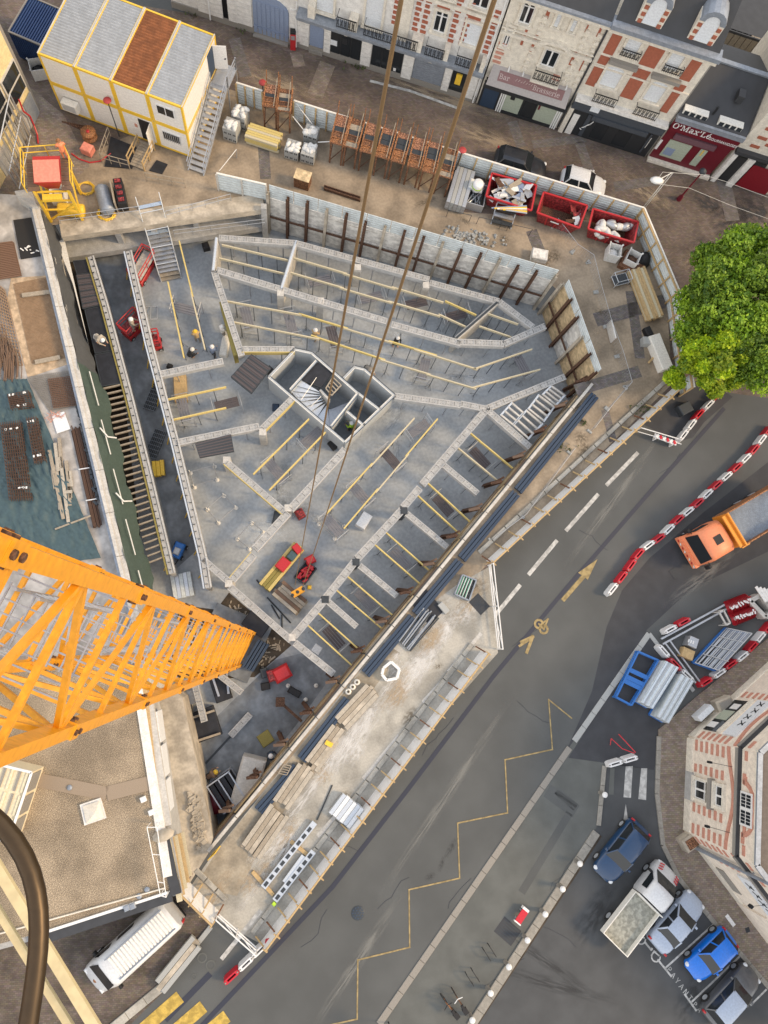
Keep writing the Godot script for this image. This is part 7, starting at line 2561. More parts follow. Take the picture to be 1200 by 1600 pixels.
	var x0:=4*(w+0.02)+0.1
	var n:=15
	for k in n:
		var s:=S()
		var z:=0.9 - k*0.36
		block(s,x0,x0+1.1,0.12+k*0.178,0.16+k*0.178,z - 0.3,z)
		part("tread",s,mm("galv"),st)
	for xx in [x0 - 0.03,x0+1.13]:
		var s:=S()
		bar(s,V(xx,0.05,1.0),V(xx,2.72,-4.4),0.05,0.26)
		part("stringer",s,mm("galv"),st)
		s = S()
		bar(s,V(xx,1.05,1.0),V(xx,3.7,-4.4),0.05,0.05)
		bar(s,V(xx,0.55,1.0),V(xx,3.2,-4.4),0.04,0.04)
		for k in 7:
			bar(s,V(xx,0.05+k*0.44,0.9 - k*0.88),V(xx,1.05+k*0.44,0.9 - k*0.88),0.04,0.04)
		part("hand_rail",s,mm("galv"),st)
	var s:=S()
	block(s,x0 - 0.05,x0+1.2,2.6,2.7,-6.2,-4.4)
	part("landing",s,mm("galv"),st)
	for k in 3:
		s = S()
		for q in [[x0+1.15,-6.1],[x0+1.15,-4.5]]: block(s,q[0] - 0.04,q[0]+0.04,[0.0,2.7,2.7][k],[2.6,3.75,3.7][k],q[1] - 0.04,q[1]+0.04)
		if k > 0: block(s,x0+1.1,x0+1.16,2.9+0.35*k,2.96+0.35*k,-6.2,-4.4)
		part("landing_post",s,mm("galv"),st)
	# blue container
	var ba: Vector3 = V(-20.36,2.45,-41.74)
	var bb: Vector3 = V(-18.07,2.45,-40.87)
	var bl:=framed("blue_container","dark blue corrugated container behind the yellow building","container",bb - ba,V(ba.x,0,ba.z))
	var l:=ba.distance_to(bb)
	s = S()
	block(s,0,l,0.1,2.35,-3.2,0)
	part("body",s,mm("container_blue"),bl)
	for k in 14:
		s = S()
		block(s,l*k/14.0+0.02,l*(k+0.6)/14.0,2.35,2.42,-3.15,-0.05)
		block(s,l*k/14.0+0.02,l*(k+0.6)/14.0,0.2,2.3,0.0,0.04)
		part("rib",s,mm("container_blue"),bl)
	s = S()
	for q in [[0,l,-0.06,0.06],[0,l,-3.24,-3.14]]: block(s,q[0],q[1],2.36,2.46,q[2],q[3])
	for q in [[-0.05,0.06],[l - 0.06,l+0.05]]: block(s,q[0],q[1],2.36,2.45,-3.14,-0.06)
	part("top_frame",s,mm("stone_grey"),bl)
	big_bag("white bulk bag squeezed between the blue container and the cabins",V(-18.91,0,-40.57),0.3,"black")
	# hopper tower
	var hp:=thing("hopper_tower","yellow steel tower carrying a pink-red concrete hopper","hopper",V(-16.32,0,-29.95),0.12)
	for c in [[-1.05,0.75],[1.05,0.75],[-1.05,-1.3],[1.05,-1.3]]:
		s = S()
		box(s,V(c[0],1.8,c[1]),V(0.16,3.6,0.16))
		part("leg",s,mm("yellow"),hp)
	for q in [[V(-1.05,0.2,0.75),V(1.05,2.0,0.75)],[V(-1.05,3.4,0.75),V(1.05,3.4,0.75)],[V(-1.05,2.4,0.75),V(1.05,2.4,0.75)],[V(-1.05,1.4,0.75),V(1.05,1.4,0.75)],[V(1.05,0.3,0.75),V(1.05,3.2,-1.3)],[V(-1.05,0.3,0.75),V(-1.05,3.2,-1.3)]]:
		s = S()
		bar(s,q[0],q[1],0.1,0.1)
		part("brace",s,mm("yellow"),hp)
	for k in 7:
		for side in [-1,1]:
			s = S()
			block(s,side*1.05 - 0.35,side*1.05+0.35,3.6,3.65,-1.5+k*0.34,-1.22+k*0.34)
			part("platform_board",s,mm("timber_dark"),hp)
	s = S()
	for y in [4.1,4.65]:
		pipe(s,[V(-1.45,y,0.9),V(-1.45,y,-1.6),V(1.2,y,-1.75),V(1.5,y,-0.9),V(1.5,y,0.9)],0.035)
	for q in [[-1.45,0.9],[-1.45,-0.4],[-1.45,-1.6],[0,-1.7],[1.2,-1.75],[1.5,-0.9],[1.5,0.0],[1.5,0.9]]: tube(s,V(q[0],3.6,q[1]),V(q[0],4.65,q[1]),0.03,5)
	part("guard_rail",s,mm("yellow"),hp)
	s = S()
	hexa(s,[V(-0.35,2.9,-0.8),V(0.35,2.9,-0.8),V(0.35,2.9,0.2),V(-0.35,2.9,0.2)],[V(-0.85,4.2,-1.25),V(0.85,4.2,-1.25),V(0.85,4.2,0.65),V(-0.85,4.2,0.65)])
	part("hopper",s,mm("red"),hp)
	s = S()
	plate(s,[U(-0.8,-0.62),U(0.8,-0.62),U(0.8,0.85),U(-0.8,0.85)],0,0.05)
	var lid:=part("hopper_lid",s,mm("hopper_pink"),hp)
	lid.transform = Transform3D(Basis(Vector3.RIGHT,-PI/2+0.12),V(0,4.28,0))
	s = S()
	block(s,-0.6,0.6,3.2,3.4,0.9,1.3)
	part("chute",s,mm("yellow"),hp)
	# things round the hopper
	s = S()
	var ta: Vector3 = V(-13.97,0.5,-31.63)
	var tb: Vector3 = V(-13.43,0.5,-29.94)
	lathe(s,ta,[U(0,-0.15),U(0.3,-0.1),U(0.48,0.05),U(0.5,0.15),U(0.5,1.75),U(0.48,1.85),U(0.3,2.0),U(0,2.05)],18,axes(ta,tb)*Basis(Vector3.BACK,-PI/2))
	whole("grey_tank",s,mm("zinc"),"grey cylindrical tank lying beside the hopper tower","tank")
	s = S()
	bar(s,V(-13.21,0.7,-31.72),V(-12.81,0.7,-30.03),0.08,1.3)
	whole("leaning_board",s,mm("timber_grey"),"brown board standing on edge beside the grey tank","board")
	var eng:=framed("compressor","open black and red machine box right of the grey tank","machine",V(-12.2,0,-30.61) - V(-12.6,0,-32.24),V(-12.67,0,-32.24))
	s = S()
	block(s,0,2.0,0.05,0.9,-0.1,0.5)
	part("body",s,mm("black"),eng)
	for k in 4:
		s = S()
		block(s,0.1+k*0.48,0.35+k*0.48,0.9,1.0,0.0,0.4)
		part("red_part",s,mm("skip_red"),eng)
	big_bag("open white bulk bag under the hopper tower",V(-16.77,0,-30.82),0.1,"white_dirty")
	s = S()
	lathe(s,V(-15.87,0.4,-29.82),[U(0,-0.9),U(0.42,-0.85),U(0.45,-0.75),U(0.45,0.75),U(0.42,0.85),U(0,0.9)],14,Basis(Vector3.BACK,PI/2))
	whole("yellow_tank",s,mm("yellow"),"yellow drum lying under the hopper tower","drum")
	for q in [[V(-15.1,0.05,-31.75),"loose coil of yellow hose beside the grey tank",0.55],[V(-13.59,0.1,-29.85),"bright coil of yellow hose on the edge beam",0.55]]:
		var hs:=S()
		var pts:=[]
		for k in 70:
			var a:=k*0.5
			pts.append(q[0]+V(cos(a)*q[2]*(1+0.2*sin(k*1.7)),0.02+k*0.002,sin(a)*q[2]*0.8*(1+0.2*cos(k*2.1))))
		pipe(hs,pts,0.03,4)
		whole("hose_coil",hs,mm("yellow"),q[1],"hose")
	var rl:=thing("hose_reel","orange hose reel standing in front of the cabins","hose reel",V(-15.1,0,-35.75))
	s = S()
	for e in [0.2,0.7]: lathe(s,V(0,e,0),[U(0,0),U(0.52,0),U(0.52,0.05),U(0,0.05)],18)
	lathe(s,V(0,0.2,0),[U(0.3,0),U(0.3,0.5)],14)
	part("drum",s,mm("orange"),rl)
	s = S()
	lathe(s,V(0,0.75,0),[U(0.12,0),U(0.12,0.08),U(0,0.08)],10)
	part("hub",s,mm("red"),rl)
	s = S()
	cham(s,V(-15.15,0.35,-34.64),V(0.75,0.6,0.65),0.06,Basis(Vector3.UP,-0.4))
	whole("red_box",s,mm("hopper_pink"),"small pink-red box in front of the hose reel","box")
	s = S()
	pipe(s,[V(-16.31,0.05,-34.42),V(-15.77,0.05,-34.04),V(-15.03,0.05,-33.82),V(-14.31,0.05,-34),V(-13.62,0.05,-34.66)],0.05)
	whole("red_hose",s,mm("red"),"red hose lying between the hopper tower and the timber deck","hose")
	for q in [[V(-13.99,0.06,-33.6),V(-12.08,0.06,-33.6),V(-11.88,0.06,-35.32),V(-13.7,0.06,-36.01),"black mat framed in timber in front of the cabin door","ply_dark"],[V(-10.89,0.06,-33.53),V(-9.99,0.06,-33.35),V(-9.65,0.06,-34.15),V(-10.42,0.06,-34.42),"small black mat beside the entrance ramp","ply_dark"]]:
		s = S()
		slab(s,[q[0],q[1],q[2],q[3]],0,0.08)
		whole("floor_mat",s,mm(q[5]),q[4],"mat")
	var rp:=framed("entrance_ramp","wooden ramp with hand rails leading to the cabin door","ramp",V(-10.92,0,-35.28) - V(-11.68,0,-35.55),V(-12.25,0,-33.88))
	for k in 9:
		s = S()
		block(s,0.0,1.05,0.1+k*0.02,0.14+k*0.02,-0.22*k - 0.2,-0.22*k)
		part("board",s,mm("timber_grey"),rp)
	for xx in [-0.05,1.1]:
		s = S()
		for z in [0.0,-0.9,-1.8]: block(s,xx - 0.04,xx+0.04,0,1.05,z - 0.04,z+0.04)
		for y in [0.55,1.0]: block(s,xx - 0.03,xx+0.03,y,y+0.08,-1.85,0.05)
		part("hand_rail",s,mm("timber"),rp)
	var rr:=S()
	for q in [[V(-14.17,0,-33.96),V(-12.23,0,-33.54)],[V(-11,0,-32.71),V(-8.31,0,-32.43)],[V(-14.18,0,-34.13),V(-13.72,0,-36.05)]]:
		for y in [0.5,1.0]: tube(rr,q[0]+V(0,y,0),q[1]+V(0,y,0),0.03,5)
		for k in 4: tube(rr,at(q[0],q[1],k/3.0),at(q[0],q[1],k/3.0)+V(0,1.0,0),0.03,5)
	whole("timber_rail",rr,mm("timber_grey"),"low rails round the mats in front of the cabins","rail")
	s = S()
	for k in 5: bar(s,V(-17.15,0.04,-36.9)+V(k*0.35,0,k*0.12),V(-15.5,0.04,-36.37)+V(0,0,k*0.15 - 0.3),0.08,0.06)
	stuff(whole("scrap_timber",s,mm("rust"),"scraps lying under the air conditioner of the cabins","scrap"))



# ---------------------------------------------------------------- vehicles
func loft(s: SurfaceTool,rings: Array) -> void:
	s.set_smooth_group(0)
	for k in rings.size() - 1:
		var a: Array = rings[k]
		var b: Array = rings[k+1]
		for i in a.size() - 1: quad(s,a[i],b[i],b[i+1],a[i+1])
	s.set_smooth_group(-1)


# half sections: x, half width, sill, shoulder height, crown height
func hull(s: SurfaceTool,st: Array) -> void:
	var rings:=[]
	for q in st:
		var w: float = q[1]
		rings.append([V(q[0],q[2],-w*0.93),V(q[0],(q[2]+q[3])/2,-w),V(q[0],q[3],-w*0.97),V(q[0],lerpf(q[3],q[4],0.6),-w*0.86),V(q[0],q[4],-w*0.6),V(q[0],q[4]+0.015,0),V(q[0],q[4],w*0.6),V(q[0],lerpf(q[3],q[4],0.6),w*0.86),V(q[0],q[3],w*0.97),V(q[0],(q[2]+q[3])/2,w),V(q[0],q[2],w*0.93)])
	loft(s,rings)
	for e in [0,rings.size() - 1]:
		for k in 9: tri(s,rings[e][0],rings[e][k+1],rings[e][k+2])


func wheels(root: Node3D,xs: Array,w: float,r: float) -> void:
	for x in xs:
		for z in [-w,w]:
			var t:=S()
			tube(t,V(x,r,z - 0.11),V(x,r,z+0.11),r,16)
			var ty:=part("wheel",t,mm("rubber"),root)
			var m:=S()
			tube(m,V(x,r,z - 0.12),V(x,r,z+0.12),r*0.62,10)
			part("rim",m,mm("alu"),ty)


func glass_panel(root: Node3D,called: String,a: Vector3,b: Vector3,c: Vector3,d: Vector3) -> void:
	var s:=S()
	var n:=(b - a).cross(c - a).normalized()*0.012
	quad(s,a+n,b+n,c+n,d+n)
	quad(s,d - n,c - n,b - n,a - n)
	part(called,s,mm("glass_dark"),root)


func car(label: String,c: Vector3,front: Vector3,l: float,w: float,h: float,m: String,roof_m:="",hatch:=true) -> Node3D:
	c.y = 0
	front.y = 0
	var root:=thing("parked_car",label,"car",c,yaw(c,front))
	var k:=l/2
	var hw:=w/2
	var s:=S()
	hull(s,[[-k,hw*0.7,0.4,0.6,0.72],[-k+0.1,hw*0.88,0.26,0.75,0.9],[-k+0.45,hw*0.98,0.22,0.84,0.98],[0,hw,0.2,0.86,0.97],[k*0.45,hw,0.2,0.82,0.96],[k*0.72,hw*0.97,0.22,0.74,0.86],[k - 0.2,hw*0.86,0.25,0.62,0.74],[k,hw*0.62,0.35,0.48,0.56]])
	part("body",s,mm(m),root)
	var b0:=-k*(0.88 if hatch else 0.62)
	var b1:=k*0.42
	var t0:=-k*(0.7 if hatch else 0.36)
	var t1:=k*0.1
	var y:=0.94
	var wb:=hw*0.9
	var wt:=hw*0.7
	s = S()
	var rf:=[]
	for x in [t0 - 0.06,t0+0.12,(t0+t1)/2,t1 - 0.1,t1+0.05]:
		var e: float = h - (0.05 if x < t0 or x > t1 else 0.0)
		rf.append([V(x,e - 0.09,-wt*1.04),V(x,e - 0.02,-wt*0.94),V(x,e+0.02,-wt*0.5),V(x,e+0.03,0),V(x,e+0.02,wt*0.5),V(x,e - 0.02,wt*0.94),V(x,e - 0.09,wt*1.04)])
	loft(s,rf)
	part("roof",s,mm(roof_m if roof_m else m),root)
	var g:=[V(b0,y,-wb),V(b1,y,-wb),V(b1,y,wb),V(b0,y,wb),V(t0,h - 0.06,-wt),V(t1,h - 0.06,-wt),V(t1,h - 0.06,wt),V(t0,h - 0.06,wt)]
	glass_panel(root,"windscreen",g[1],g[2],g[6],g[5])
	glass_panel(root,"rear_window",g[3],g[0],g[4],g[7])
	for side in [0,1]:
		var a: Array = [[g[0],g[1],g[5],g[4]],[g[3],g[2],g[6],g[7]]][side]
		for e in 2:
			glass_panel(root,"side_window",at(a[0],a[1],0.06+0.47*e),at(a[0],a[1],0.48+0.47*e),at(a[3],a[2],0.48+0.47*e),at(a[3],a[2],0.06+0.47*e))
		s = S()
		for e in [0.02,0.5,0.98]: bar(s,at(a[0],a[1],e),at(a[3],a[2],e),0.09,0.06)
		part("pillar",s,mm(m),root)
		var z: float = hw*[-1.0,1.0][side]
		s = S()
		cham(s,V(b1 - 0.25,0.98,z*1.09),V(0.14,0.14,0.2),0.03)
		part("mirror",s,mm(m),root)
		s = S()
		lathe(s,V(k - 0.2,0.66,z*0.72),[U(0,0.07),U(0.12,0.04),U(0.16,-0.06)],8)
		part("headlight",s,mm("shutter_white"),root)
		s = S()
		cham(s,V(-k+0.12,0.8,z*0.8),V(0.12,0.22,0.2),0.03)
		part("tail_light",s,mm("red"),root)
	s = S()
	block(s,k - 0.03,k+0.02,0.4,0.5,-0.26,0.26)
	part("grille",s,mm("black"),root)
	wheels(root,[-k*0.63,k*0.64],hw*0.93,0.31)
	return root


func vehicles() -> void:
	paint("paint_black",Color(0.015,0.018,0.025))
	paint("paint_white",Color(0.68,0.69,0.7))
	paint("paint_navy",Color(0.008,0.045,0.12))
	paint("paint_bright",Color(0.0,0.17,0.72))
	paint("paint_silver",Color(0.4,0.47,0.59))
	paint("paint_graphite",Color(0.09,0.095,0.105))
	paint("paint_orange",Color(0.75,0.2,0.07))
	car("black car parked behind the corrugated hoarding",V(16.43,0.8,-36.05),V(18.29,0.8,-35.61),4.1,1.75,1.5,"paint_black")
	car("white car parked behind the corrugated hoarding",V(21.37,0.8,-34.9),V(23.02,0.8,-34.52),3.6,1.65,1.48,"paint_white")
	car("dark blue car parked alone at the top of the square",V(21.53,1,13.08),V(20.24,1,14.44),4.2,1.8,1.55,"paint_navy")
	car("grey car with a silver roof between the tipper truck and the bright blue car",V(24.98,1,17.47),V(26.62,1,16.01),4.2,1.75,1.45,"paint_silver","paint_silver",false)
	car("bright blue small car in the parking row",V(27.17,1,19.5),V(25.86,1,20.49),3.6,1.65,1.5,"paint_bright")
	car("grey car with a silver roof at the lower right corner",V(28.36,1,21.97),V(29.93,1,20.69),4.3,1.78,1.45,"paint_graphite","paint_silver")
	van()
	tipper()
	orange_truck()


func van() -> void:
	var c: Vector3 = V(-8.79,1.8,17.19)*V(1,0,1)
	var root:=thing("delivery_van","long white van with a ribbed roof parked below the gravel roof","van",c,yaw(V(-7.06,0,16.17),V(-10.75,0,19.35)))
	var s:=S()
	hull(s,[[-2.95,0.9,0.4,1.9,2.3],[-2.85,0.98,0.3,2.1,2.45],[1.3,1.0,0.3,2.1,2.45],[1.55,1.0,0.3,2.05,2.36],[2.25,0.98,0.3,1.2,1.5],[2.75,0.9,0.3,0.95,1.12],[3.0,0.62,0.4,0.7,0.8]])
	part("body",s,mm("paint_white"),root)
	for k in 18:
		s = S()
		block(s,-2.75+k*0.21,-2.62+k*0.21,2.46,2.5,-0.62,0.62)
		part("roof_rib",s,mm("white_dirty"),root)
	s = S()
	for z in [-0.68,0.68]: block(s,-2.75,1.1,2.44,2.53,z - 0.03,z+0.03)
	part("roof_rail",s,mm("zinc"),root)
	glass_panel(root,"windscreen",V(1.58,2.33,-0.72),V(2.3,1.52,-0.86),V(2.3,1.52,0.86),V(1.58,2.33,0.72))
	for z in [-1.0,1.0]:
		glass_panel(root,"side_window",V(0.7,1.35,z*1.012),V(1.9,1.3,z*1.012),V(1.45,2.0,z*0.99),V(0.7,2.05,z*0.99))
		glass_panel(root,"side_window",V(-0.9,1.4,z*1.012),V(0.2,1.4,z*1.012),V(0.2,2.0,z*0.99),V(-0.9,2.0,z*0.99))
		s = S()
		cham(s,V(1.7,1.4,z*1.18),V(0.16,0.32,0.24),0.04)
		part("mirror",s,mm("black"),root)
		s = S()
		cham(s,V(2.75,0.95,z*0.7),V(0.25,0.2,0.3),0.05)
		part("headlight",s,mm("shutter_white"),root)
		s = S()
		cham(s,V(-2.95,1.3,z*0.85),V(0.1,0.6,0.14),0.03)
		part("tail_light",s,mm("red"),root)
	s = S()
	block(s,-3.0,-2.93,0.35,0.55,-0.9,0.9)
	part("bumper",s,mm("black"),root)
	s = S()
	lathe(s,V(2.62,1.19,0.0),[U(0,0.03),U(0.14,0.02),U(0.14,0)],8)
	part("bonnet_emblem",s,mm("orange"),root)
	wheels(root,[-1.9,1.95],0.92,0.36)


func tipper() -> void:
	var c: Vector3 = V(22.49,1.1,16.39)*V(1,0,1)
	var root:=thing("tipper_truck","small white tipper truck with an empty bed and a red and white striped bonnet","truck",c,yaw(V(21.01,0,18.53),V(25.01,0,14.43)))
	var s:=S()
	hull(s,[[0.55,0.9,0.4,1.5,1.95],[0.75,0.96,0.35,1.6,2.1],[1.55,0.97,0.35,1.6,2.1],[1.75,0.97,0.35,1.5,2.0],[2.4,0.97,0.35,1.05,1.25],[2.9,0.88,0.35,0.85,1.0],[3.1,0.6,0.4,0.6,0.72]])
	part("cab",s,mm("paint_white"),root)
	glass_panel(root,"windscreen",V(1.78,1.99,-0.7),V(2.42,1.27,-0.84),V(2.42,1.27,0.84),V(1.78,1.99,0.7))
	for z in [-1.0,1.0]:
		glass_panel(root,"side_window",V(1.0,1.25,z*0.985),V(2.15,1.2,z*0.985),V(1.75,1.8,z*0.95),V(1.0,1.82,z*0.95))
		s = S()
		cham(s,V(2.05,1.3,z*1.15),V(0.15,0.28,0.22),0.04)
		part("mirror",s,mm("black"),root)
		s = S()
		cham(s,V(2.9,0.8,z*0.7),V(0.25,0.18,0.3),0.05)
		part("headlight",s,mm("shutter_white"),root)
		for k in 3:
			s = S()
			bar(s,V(2.55+k*0.16,1.22 - k*0.07,z*0.8),V(2.65+k*0.16,1.2 - k*0.07,z*0.5),0.08,0.03)
			part("red_stripe",s,mm("red"),root)
	s = S()
	block(s,-2.8,0.4,0.8,0.92,-1.0,1.0)
	part("bed_floor",s,M("bed_steel",Color(0.42,0.42,0.36),0.6,0.2,"cloud",0.7,"stain",0.5),root)
	for q in [[-2.8,0.4,-1.05,-1.0],[-2.8,0.4,1.0,1.05],[-2.85,-2.8,-1.05,1.05],[0.4,0.46,-1.05,1.05]]:
		s = S()
		block(s,q[0],q[1],0.78,1.3 if q[0] < 0.3 else 1.7,q[2],q[3])
		part("bed_side",s,mm("white_dirty"),root)
	s = S()
	block(s,-2.6,2.4,0.45,0.7,-0.4,0.4)
	part("chassis",s,mm("black"),root)
	wheels(root,[-1.8,2.1],0.86,0.34)


func orange_truck() -> void:
	var c: Vector3 = V(28.61,2.4,-7.1)*V(1,0,1)
	var root:=thing("orange_lorry","orange lorry with a red and white striped bumper carrying blue-grey gravel","lorry",c,yaw(V(33.41,0,-9.17),V(29.24,0,-6.87)))
	var s:=S()
	hull(s,[[-0.95,1.1,0.6,2.3,2.7],[-0.85,1.2,0.5,2.5,2.85],[0.75,1.2,0.5,2.5,2.85],[0.95,1.2,0.5,2.3,2.65],[1.2,1.2,0.5,1.3,1.5],[1.3,1.14,0.5,1.1,1.25]])
	part("cab",s,M("cab_orange",Color(0.8,0.27,0.13),0.5,0,"soft",0.6),root)
	glass_panel(root,"windscreen",V(0.98,2.62,-0.95),V(1.24,1.5,-1.05),V(1.24,1.5,1.05),V(0.98,2.62,0.95))
	s = S()
	block(s,-0.35,0.25,2.86,2.9,-0.3,0.3)
	part("roof_hatch",s,mm("black"),root)
	for k in 8:
		s = S()
		bar(s,V(1.42,0.75,-1.15+k*0.3),V(1.42,1.0,-0.98+k*0.3),0.1,0.06,Vector3.RIGHT)
		part("bumper_stripe",s,mm("red" if k % 2 else "white"),root)
	s = S()
	block(s,1.2,1.4,0.5,1.05,-1.22,1.22)
	block(s,1.2,1.5,1.05,1.12,-1.22,1.22)
	part("bumper",s,mm("cab_orange"),root)
	for z in [-1.0,1.0]:
		s = S()
		cham(s,V(1.1,1.9,z*1.4),V(0.18,0.6,0.26),0.04)
		bar(s,V(1.0,2.1,z*1.1),V(1.1,2.1,z*1.4),0.04,0.04)
		part("mirror",s,mm("black"),root)
		glass_panel(root,"side_window",V(-0.3,1.6,z*1.21),V(0.95,1.55,z*1.21),V(0.8,2.4,z*1.18),V(-0.3,2.4,z*1.18))
		s = S()
		bar(s,V(-7.2,2.05,z*1.22),V(-1.5,2.05,z*1.22),0.08,1.7)
		part("body_side",s,mm("orange"),root)
	s = S()
	bar(s,V(-1.5,2.2,-1.25),V(-1.5,2.2,1.25),0.1,1.9)
	bar(s,V(-1.75,3.1,-1.25),V(-1.1,3.1,-1.25),0.06,0.06)
	box(s,V(-1.3,2.95,0),V(0.6,0.08,2.4),Basis(Vector3.BACK,0.35))
	part("body_front",s,M("body_amber",Color(0.75,0.3,0.04),0.6,0,"soft",0.6),root)
	s = S()
	block(s,-7.2,-1.55,1.1,1.25,-1.2,1.2)
	part("body_floor",s,mm("orange"),root)
	s = S()
	s.set_smooth_group(0)
	for i in 20:
		for j in 10:
			var f:=func(u: int,v: int): return V(-7.15+u*0.28,2.35+0.25*sin(u*0.35)*sin(v*0.32)+0.05*sin(u*2.1+v*1.3),-1.17+v*0.234)
			quad(s,f.call(i,j),f.call(i+1,j),f.call(i+1,j+1),f.call(i,j+1))
	part("gravel_load",s,M("gravel_blue",Color(0.32,0.38,0.46),0.95,0,"pebble",0.9,"cloud",0.5,3.0),root)
	s = S()
	block(s,-7.0,1.0,0.6,0.9,-0.45,0.45)
	part("chassis",s,mm("black"),root)
	wheels(root,[-5.6,-4.3,0.4],1.1,0.5)


# ---------------------------------------------------------------- plastic road barriers
func barrier(label: String,c: Vector3,turn: float,m: String,group: String) -> void:
	var root:=thing("road_barrier",label,"barrier",c,turn,group)
	var s:=S()
	var o:=[V(-0.52,0,-0.16),V(-0.38,0,-0.22),V(0.38,0,-0.22),V(0.52,0,-0.16),V(0.52,0,0.16),V(0.38,0,0.22),V(-0.38,0,0.22),V(-0.52,0,0.16)]
	var u:=[V(-0.5,0.62,-0.09),V(-0.38,0.62,-0.14),V(0.38,0.62,-0.14),V(0.5,0.62,-0.09),V(0.5,0.62,0.09),V(0.38,0.62,0.14),V(-0.38,0.62,0.14),V(-0.5,0.62,0.09)]
	var q:=[V(-0.3,0.62,-0.05),V(-0.28,0.62,-0.06),V(0.28,0.62,-0.06),V(0.3,0.62,-0.05),V(0.3,0.62,0.05),V(0.28,0.62,0.06),V(-0.28,0.62,0.06),V(-0.3,0.62,0.05)]
	for k in 8:
		var n:=(k+1) % 8
		quad(s,u[n],u[k],o[k],o[n])
		quad(s,u[k],u[n],q[n],q[k])
		quad(s,q[k],q[n],q[n] - V(0,0.3,0),q[k] - V(0,0.3,0))
	part("shell",s,mm(m),root)
	s = S()
	block(s,-0.3,0.3,0.3,0.33,-0.06,0.06)
	part("slot",s,mm("steel_dark"),root)
	for x in [-0.44,0.44]:
		s = S()
		lathe(s,V(x,0.62,0),[U(0.05,0),U(0.05,0.03),U(0,0.03)],6)
		part("plug",s,mm("stone_grey"),root)


func chain(pts: Array,colours: String,where: String,group: String) -> void:
	pts = pts.map(func(p): return p*0.992*V(1,0,1))
	for k in pts.size():
		var a: Vector3 = pts[maxi(k - 1,0)]
		var b: Vector3 = pts[mini(k+1,pts.size() - 1)]
		var red:=colours[k] == "r"
		barrier("%s plastic barrier, %s %s" % ["red" if red else "white",ORD[k],where],pts[k],yaw(a,b),"barrier_red" if red else "barrier_white",group)


func barriers() -> void:
	M("barrier_red",Color(0.55,0.02,0.035),0.35,0,"soft",0.8)
	M("barrier_white",Color(0.78,0.78,0.78),0.4,0,"soft",0.8)
	chain([V(22.14,0,-3.89),V(22.89,0,-4.73),V(23.61,0,-5.59),V(24.25,0,-6.4),V(25.01,0,-7.03),V(25.84,0,-7.53),V(26.62,0,-8.21),V(27.4,0,-8.93),V(28.18,0,-9.53),V(29.02,0,-10.19),V(29.77,0,-10.87),V(30.58,0,-11.56),V(31.39,0,-12.23),V(32.26,0,-12.94),V(33.03,0,-13.64),V(33.79,0,-14.35),V(34.45,0,-15.14),V(35.09,0,-15.86)],"wrrrwrwrwrwrwrwrwr","from the bottom of the long chain on the road","long barrier chain on the road")
	chain([V(28.28,0,-15.27),V(28.97,0,-16.09),V(29.64,0,-16.92),V(30.48,0,-17.69),V(31.36,0,-18.58)],"wwrwr","from the gate in the short chain below the tree","short barrier chain below the tree")
	chain([V(26.2,0,-1.14),V(27.24,0,-1.65)],"wr","of the pair above the parked fence racks","pair of barriers above the racks")
	chain([V(25.61,0,0.35),V(26.38,0,1.24),V(27.2,0,2)],"wrw","from the top beside the blue racks","three barriers beside the blue racks")
	chain([V(28.55,0,2.47),V(29.6,0,1.87),V(30.51,0,1.27),V(31.43,0,0.73),V(32.25,0,0.04),V(32.9,0,-0.59),V(33.59,0,-1.27)],"rwrwrwr","from the left in the chain by the corner building","barrier chain by the corner building")
	chain([V(21.65,0,7.74),V(22.72,0,7.48)],"ww","of the pair at the faded crossing","pair of barriers at the crossing")
	chain([V(-3.15,0,19.53),V(-2.32,0,18.84),V(-1.54,0,18.14),V(-0.79,0,17.48)],"rwwr","from the bottom at the strip's lower gate","barriers at the lower gate")


